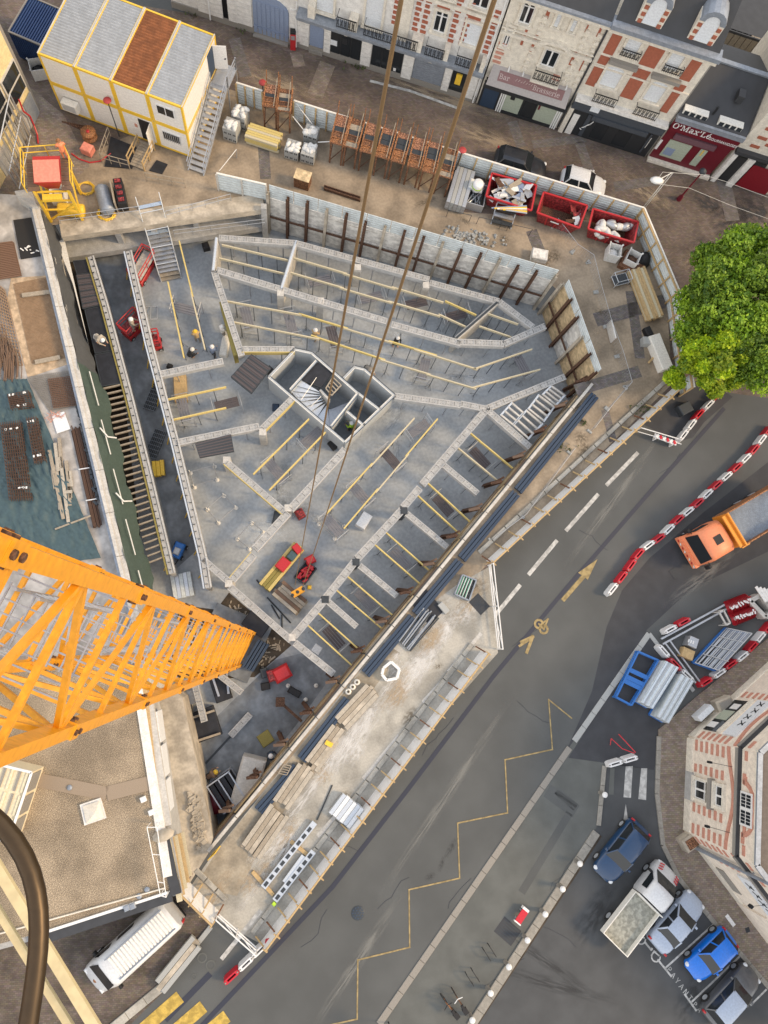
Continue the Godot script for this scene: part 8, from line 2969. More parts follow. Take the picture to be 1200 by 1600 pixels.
# ---------------------------------------------------------------- street furniture
func street_things() -> void:
	var b0:=thing("bollard","grey bollard with a pale cap at the corner of the crossing","bollard",V(20.51,0,9.57),0,"bollards along the kerb")
	var s:=S()
	lathe(s,Vector3.ZERO,[U(0.13,0),U(0.12,0.75),U(0.17,0.78),U(0.18,0.84),U(0.12,0.92),U(0,0.94)],14)
	part("post",s,mm("stone_grey"),b0)
	s = S()
	lathe(s,V(0,0.02,0),[U(0.178,0.76),U(0.19,0.84),U(0.13,0.93),U(0,0.955)],14)
	part("cap",s,mm("white"),b0)
	var bp:=[V(18.61,0,13.72),V(17.4,0,15.18),V(16.2,0,16.61),V(14.99,0,18.06),V(13.75,0,19.52),V(12.56,0,20.94),V(11.38,0,22.37)]
	for k in 7: copy(b0,bp[k],0.3*k,"grey bollard with a pale cap, %s down the kerb beside the square" % ORD[k])
	# signs
	var sg:=thing("road_sign","fallen red and white traffic panel at the kerb of the square","sign",V(14.77,0,16.82),0.9)
	s = S()
	block(s,-0.42,0.42,0.4,0.46,-0.22,0.22)
	part("panel",s,mm("barrier_red"),sg)
	s = S()
	block(s,-0.48,-0.4,0.3,0.47,-0.25,0.25)
	block(s,0.4,0.58,0.1,0.45,-0.22,0.22)
	part("white_band",s,mm("white"),sg)
	s = S()
	for x in [-0.4,0.4]: block(s,x*0.7 - 0.05,x*0.7+0.05,0,0.4,-0.18,0.18)
	part("stand",s,mm("galv"),sg)
	var ps:=thing("round_sign","round traffic sign on a dark post at the bottom edge","sign",V(6.35,0,22.56))
	s = S()
	tube(s,Vector3.ZERO,V(0,2.3,0),0.04,6)
	part("post",s,mm("iron"),ps)
	s = S()
	lathe(s,V(0,2.3,0),[U(0,0.05),U(0.33,0.03),U(0.35,0)],16)
	part("disc",s,mm("maroon_grey"),ps)
	var cv:=framed("chevron_panel","red and white chevron panel before the dark asphalt patch","sign",V(27.3,0,-14.62) - V(25.78,0,-15.15),V(25.77,0,-15.04))
	for k in 6:
		s = S()
		bar(s,V(0.12+k*0.27,0.62,-0.12 if k % 2 else 0.1),V(0.3+k*0.27,0.62,0.1 if k % 2 else -0.12),0.18,0.05)
		part("stripe",s,mm("barrier_red" if k % 2 else "white"),cv)
	s = S()
	block(s,0,1.75,0.5,0.58,-0.15,0.15)
	for x in [0.2,1.5]: block(s,x - 0.04,x+0.04,0,0.5,-0.2,0.2)
	part("backing",s,mm("white"),cv)
	s = S()
	pipe(s,[V(24.61,0.9,-15.46),V(27.4,0.9,-14.73)],0.04)
	pipe(s,[V(24.57,0.5,-15.28),V(27.83,0.5,-14.46)],0.03)
	for q in [V(24.61,0.9,-15.46),V(27.4,0.9,-14.73)]: tube(s,q,V(q.x,0,q.z),0.03,5)
	whole("white_rail",s,mm("white"),"white rail from the road hoarding to the short barrier chain","rail")
	s = S()
	cham(s,V(28.38,0.3,-17.22),V(1.0,0.55,0.8),0.06,Basis(Vector3.UP,0.5))
	whole("grey_cabinet",s,mm("steel_dark"),"dark cabinet at the edge of the tree's shade","cabinet")
	# ropes of red and white tape at the crossing
	s = S()
	pipe(s,[V(22.01,0.1,5.86),V(22.32,0.5,6.33),V(22.89,0.6,6.98)],0.035,5)
	pipe(s,[V(21.38,0.1,6.54),V(21.38,0.3,6.1),V(22.12,0.3,6.77),V(22.82,0.6,7.04)],0.03,5)
	whole("barrier_tape",s,mm("barrier_red"),"red tape hanging from the barrier pair at the crossing","tape")
	# bicycles and racks
	for k in 2:
		var c: Vector3 = [V(10.06,0,21.68),V(10.67,0,21.41)][k]
		var bk:=thing("bicycle",["black bicycle with an orange frame, left of two at the rack","black bicycle with white grips, right of two at the rack"][k],"bicycle",c,yaw([V(10.58,0,22.42),V(11.06,0,22.21)][k],[V(9.53,0,21.17),V(10.14,0,20.79)][k]))
		for x in [-0.52,0.52]:
			s = S()
			for i in 16: tube(s,V(x+cos(TAU*i/16)*0.33,0.34+sin(TAU*i/16)*0.33,0),V(x+cos(TAU*(i+1)/16)*0.33,0.34+sin(TAU*(i+1)/16)*0.33,0),0.025,4,-1,false)
			for i in 5: tube(s,V(x,0.34,0),V(x+cos(i*1.257)*0.32,0.34+sin(i*1.257)*0.32,0),0.006,3)
			part("wheel",s,mm("rubber"),bk)
		s = S()
		for q in [[V(-0.52,0.34,0),V(-0.05,0.32,0)],[V(-0.05,0.32,0),V(-0.2,0.85,0)],[V(-0.52,0.34,0),V(-0.18,0.75,0)],[V(-0.18,0.75,0),V(0.38,0.8,0)],[V(-0.05,0.32,0),V(0.38,0.75,0)],[V(0.52,0.34,0),V(0.36,0.95,0)]]: tube(s,q[0],q[1],0.026,6)
		part("frame",s,mm("orange" if k == 0 else "rust_bright"),bk)
		s = S()
		pipe(s,[V(0.3,1.0,-0.3),V(0.4,1.02,0),V(0.3,1.0,0.3)],0.025)
		part("handlebar",s,mm("white" if k else "black"),bk)
		s = S()
		cham(s,V(-0.22,0.9,0),V(0.28,0.09,0.18),0.03)
		part("saddle",s,mm("black"),bk)
		s = S()
		cham(s,V(-0.55,0.78,0),V(0.4,0.14,0.3),0.03)
		part("carrier",s,mm("black"),bk)
	for k in 4:
		var c: Vector3 = [V(12.49,0,18.95),V(12.84,0,18.72),V(11.37,0,20.3),V(11.74,0,20.08)][k]
		s = S()
		var d:=V(0.2,0,0.3)
		pipe(s,[c - d,c - d+V(0,0.55,0),c+d+V(0,0.55,0),c+d],0.028)
		whole("bicycle_stand",s,mm("iron"),["dark bicycle hoop nearest the square drain plate, left","dark bicycle hoop nearest the square drain plate, right","dark bicycle hoop just above the bicycles, left","dark bicycle hoop just above the bicycles, right"][k],"bicycle rack")
	# covers in the road
	var mh:=thing("manhole_cover","dark round manhole cover with holes in the lower road","manhole cover",V(4.44,0,16.33))
	s = S()
	lathe(s,Vector3.ZERO,[U(0,0.016),U(0.42,0.016),U(0.44,0.0)],24)
	part("plate",s,mm("steel_dark"),mh)
	for k in 19:
		var r: float = [0.0,0.17,0.32][0 if k == 0 else (1 if k < 7 else 2)]
		s = S()
		lathe(s,V(cos(k*1.047+(0.0 if k < 7 else k*0.0))*r if k < 7 else cos((k - 7)*TAU/12)*r,0.018,sin(k*1.047)*r if k < 7 else sin((k - 7)*TAU/12)*r),[U(0,0.004),U(0.045,0.004),U(0.05,0)],6)
		part("stud",s,mm("navy"),mh)
	for q in [[V(13.97,0.01,17.78),1.4,1.1,-0.7,"square dark drain plate beside the bicycle hoops"],[V(12.62,0.02,-2.8),0.9,1.2,0.75,"slotted dark gully grate in the concrete strip"],[V(30.13,0.11,18.36),0.3,0.3,0.3,"small dark cover in the corner pavement"],[V(26.91,0.01,-5.11),0.7,0.7,0.6,"dark gully in the new asphalt below the lorry"]]:
		var g:=thing("drain_cover",q[4],"drain",q[0],q[3])
		s = S()
		block(s,-q[1]/2,q[1]/2,0,0.012,-q[2]/2,q[2]/2)
		part("plate",s,mm("asphalt_new"),g)
		for k in 6:
			s = S()
			block(s,-q[1]*0.42,q[1]*0.42,0.012,0.02,q[2]*(k - 2.7)/6.6,q[2]*(k - 2.3)/6.6)
			part("bar",s,mm("steel_dark"),g)
	# parking meter, lamps
	var pm:=thing("parking_meter","red parking meter standing by the blue arched door","parking meter",V(-0.91,0,-44.76))
	s = S()
	cham(s,V(0,0.75,0),V(0.4,1.5,0.35),0.05)
	part("body",s,mm("red"),pm)
	s = S()
	block(s,-0.14,0.14,1.0,1.35,0.17,0.2)
	part("screen",s,mm("galv"),pm)
	s = S()
	cham(s,V(0,1.6,0),V(0.42,0.22,0.37),0.04)
	part("cap",s,mm("black"),pm)
	var lp:=thing("street_lamp","dark red street lamp leaning before the maroon shop","street lamp",V(29.41,0,-34.53))
	s = S()
	lathe(s,Vector3.ZERO,[U(0.2,0),U(0.18,0.4),U(0.07,0.6),U(0.05,3.3)],10)
	part("post",s,mm("maroon"),lp)
	s = S()
	lathe(s,V(0,3.3,0),[U(0.05,0),U(0.25,0.1),U(0.28,0.25),U(0.1,0.42),U(0,0.45)],12)
	part("lantern",s,mm("steel_dark"),lp)
	var wl:=thing("white_lantern","white lantern on a double pole beyond the hoarding's corner","street lamp",V(26.55,0,-33.69))
	var wt: Vector3 = V(25.34,4.2,-32.95) - V(26.55,0,-33.69)
	s = S()
	for z in [-0.08,0.08]: tube(s,V(z,0,0),V(z,4.2,0),0.035,6)
	tube(s,V(0,4.2,0),V(wt.x,4.2,wt.z),0.03,6)
	part("post",s,mm("white_dirty"),wl)
	s = S()
	lathe(s,V(wt.x,4.25,wt.z),[U(0,0.14),U(0.3,0.1),U(0.48,0),U(0.2,-0.08)],10,Basis.from_scale(V(1.15,1,0.7)))
	part("head",s,mm("white"),wl)
	s = S()
	pipe(s,[V(25.34,4.2,-32.95),V(25.96,4,-33.84),V(29.31,3.6,-34.19),V(31.05,3.6,-33.79),V(34.04,4,-32.47)],0.012,4)
	pipe(s,[V(25.52,4.1,-32.77),V(28.11,3.7,-32.94),V(31.58,3.2,-32.14),V(34.62,3,-31.41)],0.012,4)
	whole("overhead_cable",s,mm("white_dirty"),"pale cables strung from the white lantern to the right","cable")
	var k2:=0
	for q in [[V(26.64,0,13.03),9.5,"tall pale blue lamp post rising from the lower stone block"],[V(30.17,0,4.13),9.0,"tall pale blue lamp post rising from the upper stone block"]]:
		var t:=thing("lamp_post",q[2],"street lamp",q[0])
		s = S()
		tube(s,Vector3.ZERO,V(0,q[1],0),0.14,10,0.09)
		part("post",s,mm("zinc"),t)
		s = S()
		tube(s,V(0,6.6,0),V(1.2,7.0,-0.8),0.05,6)
		part("arm",s,mm("zinc"),t)
		k2 += 1
	for q in [[V(29.47,0,4.04),1.25,0.35,"upper rough stone block at the foot of the corner building"],[V(26.21,0.1,12.67),1.05,0.5,"lower rough stone block with an orange patch by the lamp post"]]:
		var t:=thing("stone_block",q[3],"block",q[0],q[2])
		s = S()
		cham(s,V(0,0.45,0),V(q[1],0.9,q[1]*0.85),0.1)
		part("block",s,mm("concrete_warm"),t)
		s = S()
		cham(s,V(0,0.93,0),V(q[1]*0.7,0.06,q[1]*0.6),0.02)
		part("rim",s,mm("rust_bright" if q[2] > 0.4 else "stone_grey"),t)
	s = S()
	bar(s,V(28.72,0.13,17.4),V(29.22,0.13,18.07),0.25,0.02)
	whole("pavement_plate",s,mm("white"),"white lozenge plate lying on the corner pavement","plate")
	racks()
	strip_things()


func racks() -> void:
	var st:=thing("blue_stillage","empty bright blue steel rack beside the fence panels","rack",V(22.06,0,3.51))
	var q:=[V(23.56,0.5,0.38),V(24.96,0.5,0.97),V(22.84,0.5,3.93),V(21.78,0.5,3.39)]
	var s:=S()
	for k in 4:
		bar(s,q[k],q[(k+1) % 4],0.12,0.12)
		bar(s,V(q[k].x,0,q[k].z),q[k],0.1,0.1)
		bar(s,q[k] - V(0,0.35,0),q[(k+1) % 4] - V(0,0.35,0),0.08,0.08)
	wpart("frame",s,mm("blue"),st)
	for t in [0.4,0.55,0.64]:
		s = S()
		bar(s,at(q[0],q[3],t),at(q[1],q[2],t),0.3,0.08)
		wpart("cross_plate",s,mm("blue"),st)
	var k2:=0
	for c in [[V(25.14,0.1,0.96),V(26.13,0.1,1.46),V(24.09,0.1,4.14),V(23.21,0.1,3.67),"left stack of upright corrugated fence sheets in a blue rack"],[V(26.17,0.1,1.84),V(27.15,0.1,2.38),V(25.15,0.1,5.1),V(24.24,0.1,4.59),"right stack of upright corrugated fence sheets in a blue rack"]]:
		var t:=thing("sheet_rack",c[4],"sheet stack",c[3])
		s = S()
		for k in 4: bar(s,c[k],c[(k+1) % 4],0.1,0.12)
		wpart("base_frame",s,mm("blue"),t)
		for k in 11:
			s = S()
			var a:=at(c[0],c[1],0.08+k*0.085)
			var b:=at(c[3],c[2],0.08+k*0.085)
			var y:=1.0+rng.randf_range(-0.05,0.05)
			bar(s,a+V(0,y/2,0),b+V(0,y/2,0),0.1 if k % 4 else 0.05,y)
			wpart("sheet",s,mm(["sheet_metal","sheet_pale","sheet_metal","galv"][k % 4]),t)
		k2 += 1
	var fr:=thing("fence_rack","stack of long grey wire fence panels lying in a blue frame","fence stack",V(27.62,0,1.26))
	var f:=[V(30.21,0.2,-1.22),V(31.74,0.2,-0.86),V(29.17,0.2,1.68),V(27.59,0.2,1.12)]
	s = S()
	for k in 4: bar(s,f[k],f[(k+1) % 4],0.12,0.2)
	wpart("base_frame",s,mm("blue"),fr)
	for k in 14:
		s = S()
		var t:=k/13.0
		tube(s,at(f[0],f[1],t)+V(0,0.25+0.5*t,0),at(f[3],f[2],t*0.9+rng.randf_range(0,0.1))+V(0,0.25+0.4*t,0),0.045,6)
		wpart("panel_edge",s,mm("galv" if k % 3 else "zinc"),fr)
	for k in 5:
		s = S()
		tube(s,at(f[0],f[3],k/4.0)+V(0,0.35,0),at(f[1],f[2],k/4.0)+V(0,0.75,0),0.035,5)
		wpart("cross_tube",s,mm("galv"),fr)
	var cn:=thing("cone_stack","two rows of red and white striped cones stacked on their sides","cones",V(31.46,0,-2.41))
	for r in 2:
		var a: Vector3 = [V(30.5,0.3,-2.66),V(30.79,0.3,-1.86)][r]
		var b: Vector3 = [V(31.93,0.3,-3.18),V(32.22,0.3,-2.4)][r]
		for k in 14:
			s = S()
			var p:=at(a,b,k/13.0)
			var m:=axes(a,b)*Basis(Vector3.BACK,-PI/2)
			lathe(s,p,[U(0.5,0),U(0.5,0.04),U(0.3,0.06),U(0.2,0.4),U(0,0.42)],10,m)
			var co:=wpart("cone",s,mm("barrier_red"),cn)
			s = S()
			lathe(s,p+m.y*0.02+V(0,0.28,0),[U(0.13,0),U(0.12,0.05)],6,m)
			box(s,p+V(0,0.46+0.03*(k % 2),rng.randf_range(-0.1,0.1)),V(0.09,0.06,0.2),Basis(Vector3.UP,rng.randf()))
			wpart("white_band",s,mm("white"),co)
	var fm:=thing("steel_trestle","grey steel trestle standing at the end of the cone rows","frame",V(30.3,0,-2))
	s = S()
	var u:=[V(29.45,0.9,-2.32),V(29.79,0.9,-2.46),V(30.21,0.9,-1.57),V(29.91,0.9,-1.43)]
	for k in 4:
		bar(s,u[k],u[(k+1) % 4],0.1,0.1)
		bar(s,V(u[k].x,0,u[k].z),u[k],0.07,0.07)
	wpart("frame",s,mm("concrete_pale"),fm)
	var gb:=thing("slotted_block","pale slotted barrier block right of the cone rows","barrier",V(33.26,0,-2.76))
	s = S()
	var g:=[V(31.96,0.8,-3.1),V(32.72,0.8,-3.52),V(33.71,0.8,-2.45),V(33.01,0.8,-1.98)]
	for k in 4:
		var a:=at(g[k],g[(k+1) % 4],0.0)
		bar(s,a - V(0,0.4,0),g[(k+1) % 4] - V(0,0.4,0),0.3,0.8)
	wpart("block",s,mm("concrete_pale"),gb)
	s = S()
	for k in 9: bar(s,V(32.32,1,-4.11)+V(k*0.28,0,k*0.05),V(32.98,1,-3.04)+V(k*0.28,0,k*0.05),0.2,0.06)
	stuff(whole("ribbed_cover",s,mm("panel_white"),"pale ribbed cover at the right edge above the slotted block","cover"))
	for k in 2:
		var t:=thing("steel_rail",["pair of long grey rails below the upper barrier pair","pair of grey rails running down to the barrier chain"][k],"rail",[V(25.55,0,-0.32),V(28.02,0,2.5)][k])
		for e in 2:
			s = S()
			if k == 0: bar(s,V(25.37,0.3,-0.48)+V(0.1*e,0,0.35*e),V(30.26,0.3,-2.86)+V(0.1*e,0,0.3*e),0.12,0.12)
			else: bar(s,V(25.6,0.3,-0.25)+V(0.4*e,0,-0.1*e),V(27.67,0.3,2.51)+V(0.3*e,0,-0.1*e),0.1,0.1)
			wpart("rail",s,mm("galv"),t)
	s = S()
	cham(s,V(27.48,0.4,-0.25),V(0.65,0.8,0.7),0.03,Basis(Vector3.UP,-0.4))
	var cb:=whole("grey_cabinet",s,mm("galv"),"small grey electrical box with three switches beside the fence stack","cabinet")
	for k in 3:
		s = S()
		box(s,V(27.11,0.82,-0.35)+V(0.16*k,0,0.06*k),V(0.08,0.04,0.22),Basis(Vector3.UP,-0.4))
		part("switch",s,mm("white"),cb)
	s = S()
	cham(s,V(27.16,0.3,0.53),V(0.85,0.6,0.7),0.05,Basis(Vector3.UP,-0.4))
	whole("brown_sack",s,mm("timber"),"brown sack leaning on the small electrical box","sack")


func strip_things() -> void:
	# tray of green and white rods
	var t:=thing("rod_tray","blue-grey tray of green and white rods on the strip","tray",V(11.71,0,-3.92))
	var q:=[V(11.41,0.4,-4.76),V(12.35,0.4,-4.4),V(11.82,0.4,-3.03),V(10.85,0.4,-3.45)]
	var s:=S()
	for k in 4: bar(s,q[k] - V(0,0.18,0),q[(k+1) % 4] - V(0,0.18,0),0.08,0.42)
	wpart("side",s,mm("zinc"),t)
	for k in 12:
		s = S()
		tube(s,at(q[0],q[1],0.1+0.065*k)+V(0,-0.1,0),at(q[3],q[2],0.1+0.065*k+rng.randf_range(-0.05,0.05))+V(0,-0.1,0),0.03,5)
		wpart("rod",s,mm(["rod_green","shutter_white","steel_dark"][k % 3]),t)
	t = thing("pipe_bundle","bundle of long grey steel props beside the navy sheeting","pipes",V(7.28,0,-0.14))
	for k in 16:
		s = S()
		var e:=V(0.62,0,0.55)*(k % 8)*0.17
		tube(s,V(7.05,0.1,-0.31)+e+V(0,0.12*(k/8),0),V(8.8,0.1,-2.51)+e+V(rng.randf_range(-0.3,0.3),0.12*(k/8),0),0.055,6)
		wpart("pipe",s,mm("zinc" if k % 3 else "steel_dark"),t)
	s = S()
	var ring:=[V(5.99,0.35,1.43),V(6.5,0.35,1.02),V(7.05,0.35,1.52),V(6.88,0.35,2.09),V(6.2,0.35,2.21),V(5.9,0.35,1.84)]
	for k in 6: bar(s,ring[k] - V(0,0.12,0),ring[(k+1) % 6] - V(0,0.12,0),0.17,0.42)
	whole("manhole_ring",s,mm("white"),"white angular manhole ring standing open on the strip","ring")
	for k in 2:
		s = S()
		cham(s,[V(10.1,0.15,-2.52),V(9.02,0.06,-2.6)][k],[V(0.4,0.3,0.8),V(1.4,0.05,1.9)][k],0.02,Basis(Vector3.UP,0.7))
		whole(["grey_box","dark_mat"][k],s,mm(["block_grey","ply_dark"][k]),["small grey box left of the rod tray","dark mat beside the navy sheeting"][k],["box","mat"][k])
	# formwork planks laid end to end
	var pk:=[[V(5.31,0,2.79),V(3.28,0,4.89)],[V(3.08,0,5.15),V(1.36,0,7.34)],[V(1.12,0,7.53),V(-0.45,0,9.74)],[V(-0.82,0,10.02),V(-2.52,0,12.37)]]
	for k in 4:
		stack_of("plank_row","row of long worn grey planks on the strip, %s from the top" % ORD[k],"planks",pk[k][1],pk[k][0],3 if k % 2 else 4,2,0.3,0.1,["timber_grey","concrete_warm","plank_pale"],"plank",0.12)
	for k in 2:
		stack_of("plank_row",["short pair of planks beside the third row","short pair of printed planks beside the lowest row"][k],"planks",[V(1.55,0,7.76),V(-1.92,0,12.88)][k],[V(2.9,0,6.01),V(-0.21,0,10.46)][k],2,1,0.28,0.16,["timber_grey","plank_pale"],"plank",0.1)
	s = S()
	bar(s,V(2.27,0.35,6.03),V(2.7,0.35,6.26),0.28,0.14)
	whole("yellow_block",s,mm("yellow"),"yellow block lying across the second plank row","block")
	for k in 3:
		var a: Vector3 = [V(-1.42,0.25,14.55),V(-0.7,0.25,15.33),V(-0.11,0.2,14.34)][k]
		var b: Vector3 = [V(1.67,0.25,10.88),V(1.62,0.25,12.57),V(1.04,0.2,12.85)][k]
		var r:=framed("alu_beam",["long aluminium beam with a slotted top, left of three","aluminium beam with a slotted top, right of three","plain grey beam between the two slotted ones"][k],"metal beam",b - a,V(a.x,0,a.z))
		var l:=a.distance_to(b)
		s = S()
		block(s,0,l,a.y - 0.1,a.y+0.08,-0.18,0.18)
		part("beam",s,mm("alu"),r)
		if k < 2:
			for i in int(l/0.5):
				s = S()
				block(s,0.12+i*0.5,0.42+i*0.5,a.y+0.08,a.y+0.1,-0.1,0.1)
				part("slot",s,mm("steel_dark"),r)
	for k in 2:
		s = S()
		bar(s,[V(0.2,0.07,11.99),V(-2.11,0.07,13.68)][k],[V(1.21,0.07,12.78),V(-0.8,0.07,15.06)][k],0.22,0.12)
		whole("timber_bearer",s,mm("timber"),["upper timber bearer under the aluminium beams","lower timber bearer under the aluminium beams"][k],"timber")
	s = S()
	pipe(s,[V(-0.81,0.3,15.44),V(-0.66,0.3,15.58)],0.12)
	whole("lime_strap",s,mm("hivis"),"lime green strap end at the foot of the right aluminium beam","strap")
	stack_of("pipe_stack","short stack of pale grey tubes beside the strip's hoarding","pipes",V(3.19,0,10.76),V(4.09,0,9.63),6,2,0.28,0.22,["alu","shutter_white"],"tube",0.05)
	s = S()
	tube(s,V(1.82,0.05,10.79),V(2.75,0.05,8.72),0.05,6)
	whole("steel_bar",s,mm("steel_dark"),"dark steel bar lying by the long aluminium beam","bar")
	stack_of("kerb_pile","long pile of grey kerb units on the brick pavement","kerbs",V(-7.29,0,19.78),V(-5.3,0,17.44),3,2,0.32,0.2,["block_grey","concrete_warm"],"kerb_unit",0.15)
	var tri_s:=thing("warning_sign","yellow-orange triangular works sign at the pit's south tip","sign",V(-4.38,0,12.64))
	s = S()
	bar(s,V(-4.63,0.5,12.61),V(-4.19,0.9,12.15),0.05,0.75)
	wpart("panel",s,mm("yellow"),tri_s)
	s = S()
	bar(s,V(-4.54,0.72,12.5),V(-4.26,0.95,12.21),0.06,0.1)
	wpart("symbol",s,mm("black"),tri_s)
	t = thing("wooden_ladder","short wooden ladder leaning at the pit edge by the planks","ladder",V(-0.71,0,7.85))
	s = S()
	bar(s,V(-0.67,0.2,7.9),V(-0.32,0.4,7.33),0.06,0.08)
	bar(s,V(-0.14,0.2,8.02),V(0.13,0.4,7.46),0.06,0.08)
	wpart("rail",s,mm("timber_grey"),t)
	for k in 5:
		s = S()
		bar(s,at(V(-0.67,0.2,7.9),V(-0.32,0.4,7.33),k/4.0),at(V(-0.14,0.2,8.02),V(0.13,0.4,7.46),k/4.0),0.05,0.05)
		wpart("rung",s,mm("timber_grey"),t)
	s = S()
	for k in 3: lathe(s,V(3.72,0.08,2.93)+V(0.28*k,0,-0.3*k),[U(0.1,0),U(0.22,0.06),U(0.1,0.12)],8)
	whole("chain_links",s,mm("white_dirty"),"white chain links lying on the strip near the manhole ring","chain")


# ---------------------------------------------------------------- in the pit
func simple(called: String,label: String,cat: String,c: Vector3,size: Vector3,turn: float,m: String,e:=0.04) -> MeshInstance3D:
	var s:=S()
	cham(s,V(0,size.y/2,0),size,e)
	var o:=whole(called,s,mm(m),label,cat)
	o.transform = Transform3D(Basis(Vector3.UP,turn),c)
	return o


func pit_things() -> void:
	stack_of("beam_stack","long stack of olive formwork beams on the slab near the hook","beam stack",V(-1.96,-3.5,-4.06),V(0.35,-3.5,-6.98),4,3,0.24,0.2,["olive","yellow_beam","olive"],"beam",0.1)
	simple("red_case","small red case on the upper end of the olive beam stack","case",V(0.22,-2.8,-6.75),V(0.5,0.3,0.7),0.7,"red")
	simple("red_case","larger red case in the middle of the olive beam stack","case",V(-0.75,-2.8,-5.63),V(0.9,0.3,0.75),0.9,"red")
	simple("teal_case","small teal case between the two red ones","case",V(-0.13,-2.8,-6.24),V(0.6,0.25,0.55),0.9,"tarp_blue")
	var t:=thing("red_crate","steel crate full of red clamps right of the olive beam stack","crate",V(0.86,-3.5,-5.22))
	var q:=[V(0.88,-2.9,-5.99),V(1.63,-2.9,-5.39),V(0.83,-2.9,-4.3),V(0.04,-2.9,-4.81)]
	var s:=S()
	for k in 4: bar(s,q[k] - V(0,0.28,0),q[(k+1) % 4] - V(0,0.28,0),0.07,0.55)
	slab(s,q,-3.4,-3.3)
	wpart("crate",s,mm("steel_dark"),t)
	for k in 14:
		s = S()
		cham(s,at(at(q[0],q[1],rng.randf_range(0.12,0.88)),at(q[3],q[2],rng.randf_range(0.12,0.88)),0.15+0.055*k)+V(0,-0.12,0),V(0.5,0.22,0.2),0.05,Basis(Vector3.UP,0.8+rng.randf_range(-0.4,0.4)))
		wpart("clamp",s,mm("red"),t)
	simple("red_motor","red motor at the end of the right rope's crate","motor",V(1.16,-3.5,-6.02),V(0.7,0.6,0.6),0.5,"red",0.1)
	stack_of("timber_stack","stack of dark worn timbers under the hook block","timber stack",V(-1.06,-3.5,-4.02),V(0.61,-3.5,-2.65),5,3,0.26,0.22,["timber_grey","timber_dark","concrete_warm"],"timber",0.15)
	simple("yellow_disc","small yellow pot beside the red crate","pot",V(1.15,-3.5,-4.1),V(0.28,0.15,0.28),0,"yellow",0.06)
	simple("white_box","white insulated box standing alone on the slab","box",V(4.97,-3.5,-8.89),V(0.75,0.85,1.15),-0.55,"white")
	simple("white_sheet","small white sheet lying in the lowest eastern bay","panel",V(1.76,-3.5,0.23),V(0.62,0.05,0.6),-0.6,"white")
	for k in 4:
		s = S()
		tube(s,[V(-1.81,-3.5,-3.37),V(-1.5,-3.5,-2.85),V(-0.75,-3.5,-2.17),V(-2.58,-3.5,-4.61)][k]+V(0,0.06,0),[V(-0.1,-3.5,-1.59),V(-0.88,-3.5,-1.87),V(-0.71,-3.5,-1.23),V(-2.31,-3.5,-4.27)][k]+V(0,0.06,0),0.05,5)
		whole("steel_bar",s,mm("steel_dark"),["long dark bar lying left of the timber stack","shorter dark bar beside the long one","thin dark bar pointing to the soil edge","short dark bar at the lower end of the olive beams"][k],"bar")
	t = thing("ballast_block","navy steel ballast against the foot of the crane mast","ballast",V(-2.59,-3.5,0.63))
	for k in 4:
		s = S()
		bar(s,V(-2.21,-2.9,-0.42)+V(0.2*k,0,0.1*k),V(-3.26,-2.9,1.4)+V(0.2*k,0,0.1*k),0.17,1.1)
		wpart("plate",s,mm("navy"),t)
	simple("black_bin","black open box in the soil above the crane foot","box",V(-2.44,-3.5,-1.55),V(1.7,0.9,1.3),-0.6,"ply_dark")
	# red lifts
	for k in 3:
		var c: Vector3 = [V(-11.52,-3.5,-27.49),V(-11.97,-3.5,-22.85),V(-10.36,-3.5,-21.74)][k]
		t = thing("scissor_lift",["long red scissor lift under the edge beam","red scissor lift carrying a man beside the corridor wall","small red machine beside the corridor wall"][k],"lift",c,[1.15,0.9,0.2][k])
		var l: float = [2.3,1.7,0.8][k]
		s = S()
		cham(s,V(0,0.35,0),V(l,0.5,0.85),0.05)
		part("base",s,mm("red"),t)
		s = S()
		block(s,-l/2,l/2,1.0,1.08,-0.45,0.45)
		part("deck",s,mm("concrete_pale" if k == 0 else "skip_red"),t)
		s = S()
		for y in [1.5,1.95]: pipe(s,[V(-l/2,y,-0.45),V(l/2,y,-0.45),V(l/2,y,0.45),V(-l/2,y,0.45),V(-l/2,y,-0.45)],0.04)
		for x in [-l/2,0.0,l/2]:
			for z in [-0.45,0.45]: tube(s,V(x,1.05,z),V(x,1.95,z),0.03,5)
		part("guard_rail",s,mm("red"),t)
		s = S()
		for z in [-0.3,0.3]:
			bar(s,V(-l*0.4,0.55,z),V(l*0.4,1.0,z),0.06,0.08)
			bar(s,V(-l*0.4,1.0,z),V(l*0.4,0.55,z),0.06,0.08)
		part("scissor",s,mm("steel_dark"),t)
		wheels(t,[-l*0.36,l*0.36],0.36,0.18)
	t = thing("floor_saw","blue machine with a pale seat in the corridor","machine",V(-8.02,-3.5,-6.55),1.2)
	s = S()
	cham(s,V(0,0.45,0),V(1.1,0.6,0.7),0.08)
	part("body",s,mm("blue"),t)
	s = S()
	cham(s,V(-0.1,0.8,0),V(0.5,0.16,0.45),0.05)
	part("seat",s,mm("galv"),t)
	s = S()
	pipe(s,[V(-0.5,0.5,-0.3),V(-1.0,1.0,-0.3),V(-1.0,1.0,0.3),V(-0.5,0.5,0.3)],0.04)
	part("handle",s,mm("black"),t)
	wheels(t,[-0.4,0.4],0.36,0.16)
	stack_of("sheet_stack","stack of pale corrugated sheets at the corridor's end","sheet stack",V(-7.47,-3.5,-3.31),V(-7.81,-3.5,-4.95),5,2,0.28,0.16,["sheet_metal","alu"],"sheet",0.02)
	stack_of("block_stack","short stack of yellow blocks in the corridor","block stack",V(-9.6,-3.5,-11.87),V(-9.75,-3.5,-12.96),3,2,0.28,0.2,["yellow"],"block",0.04)
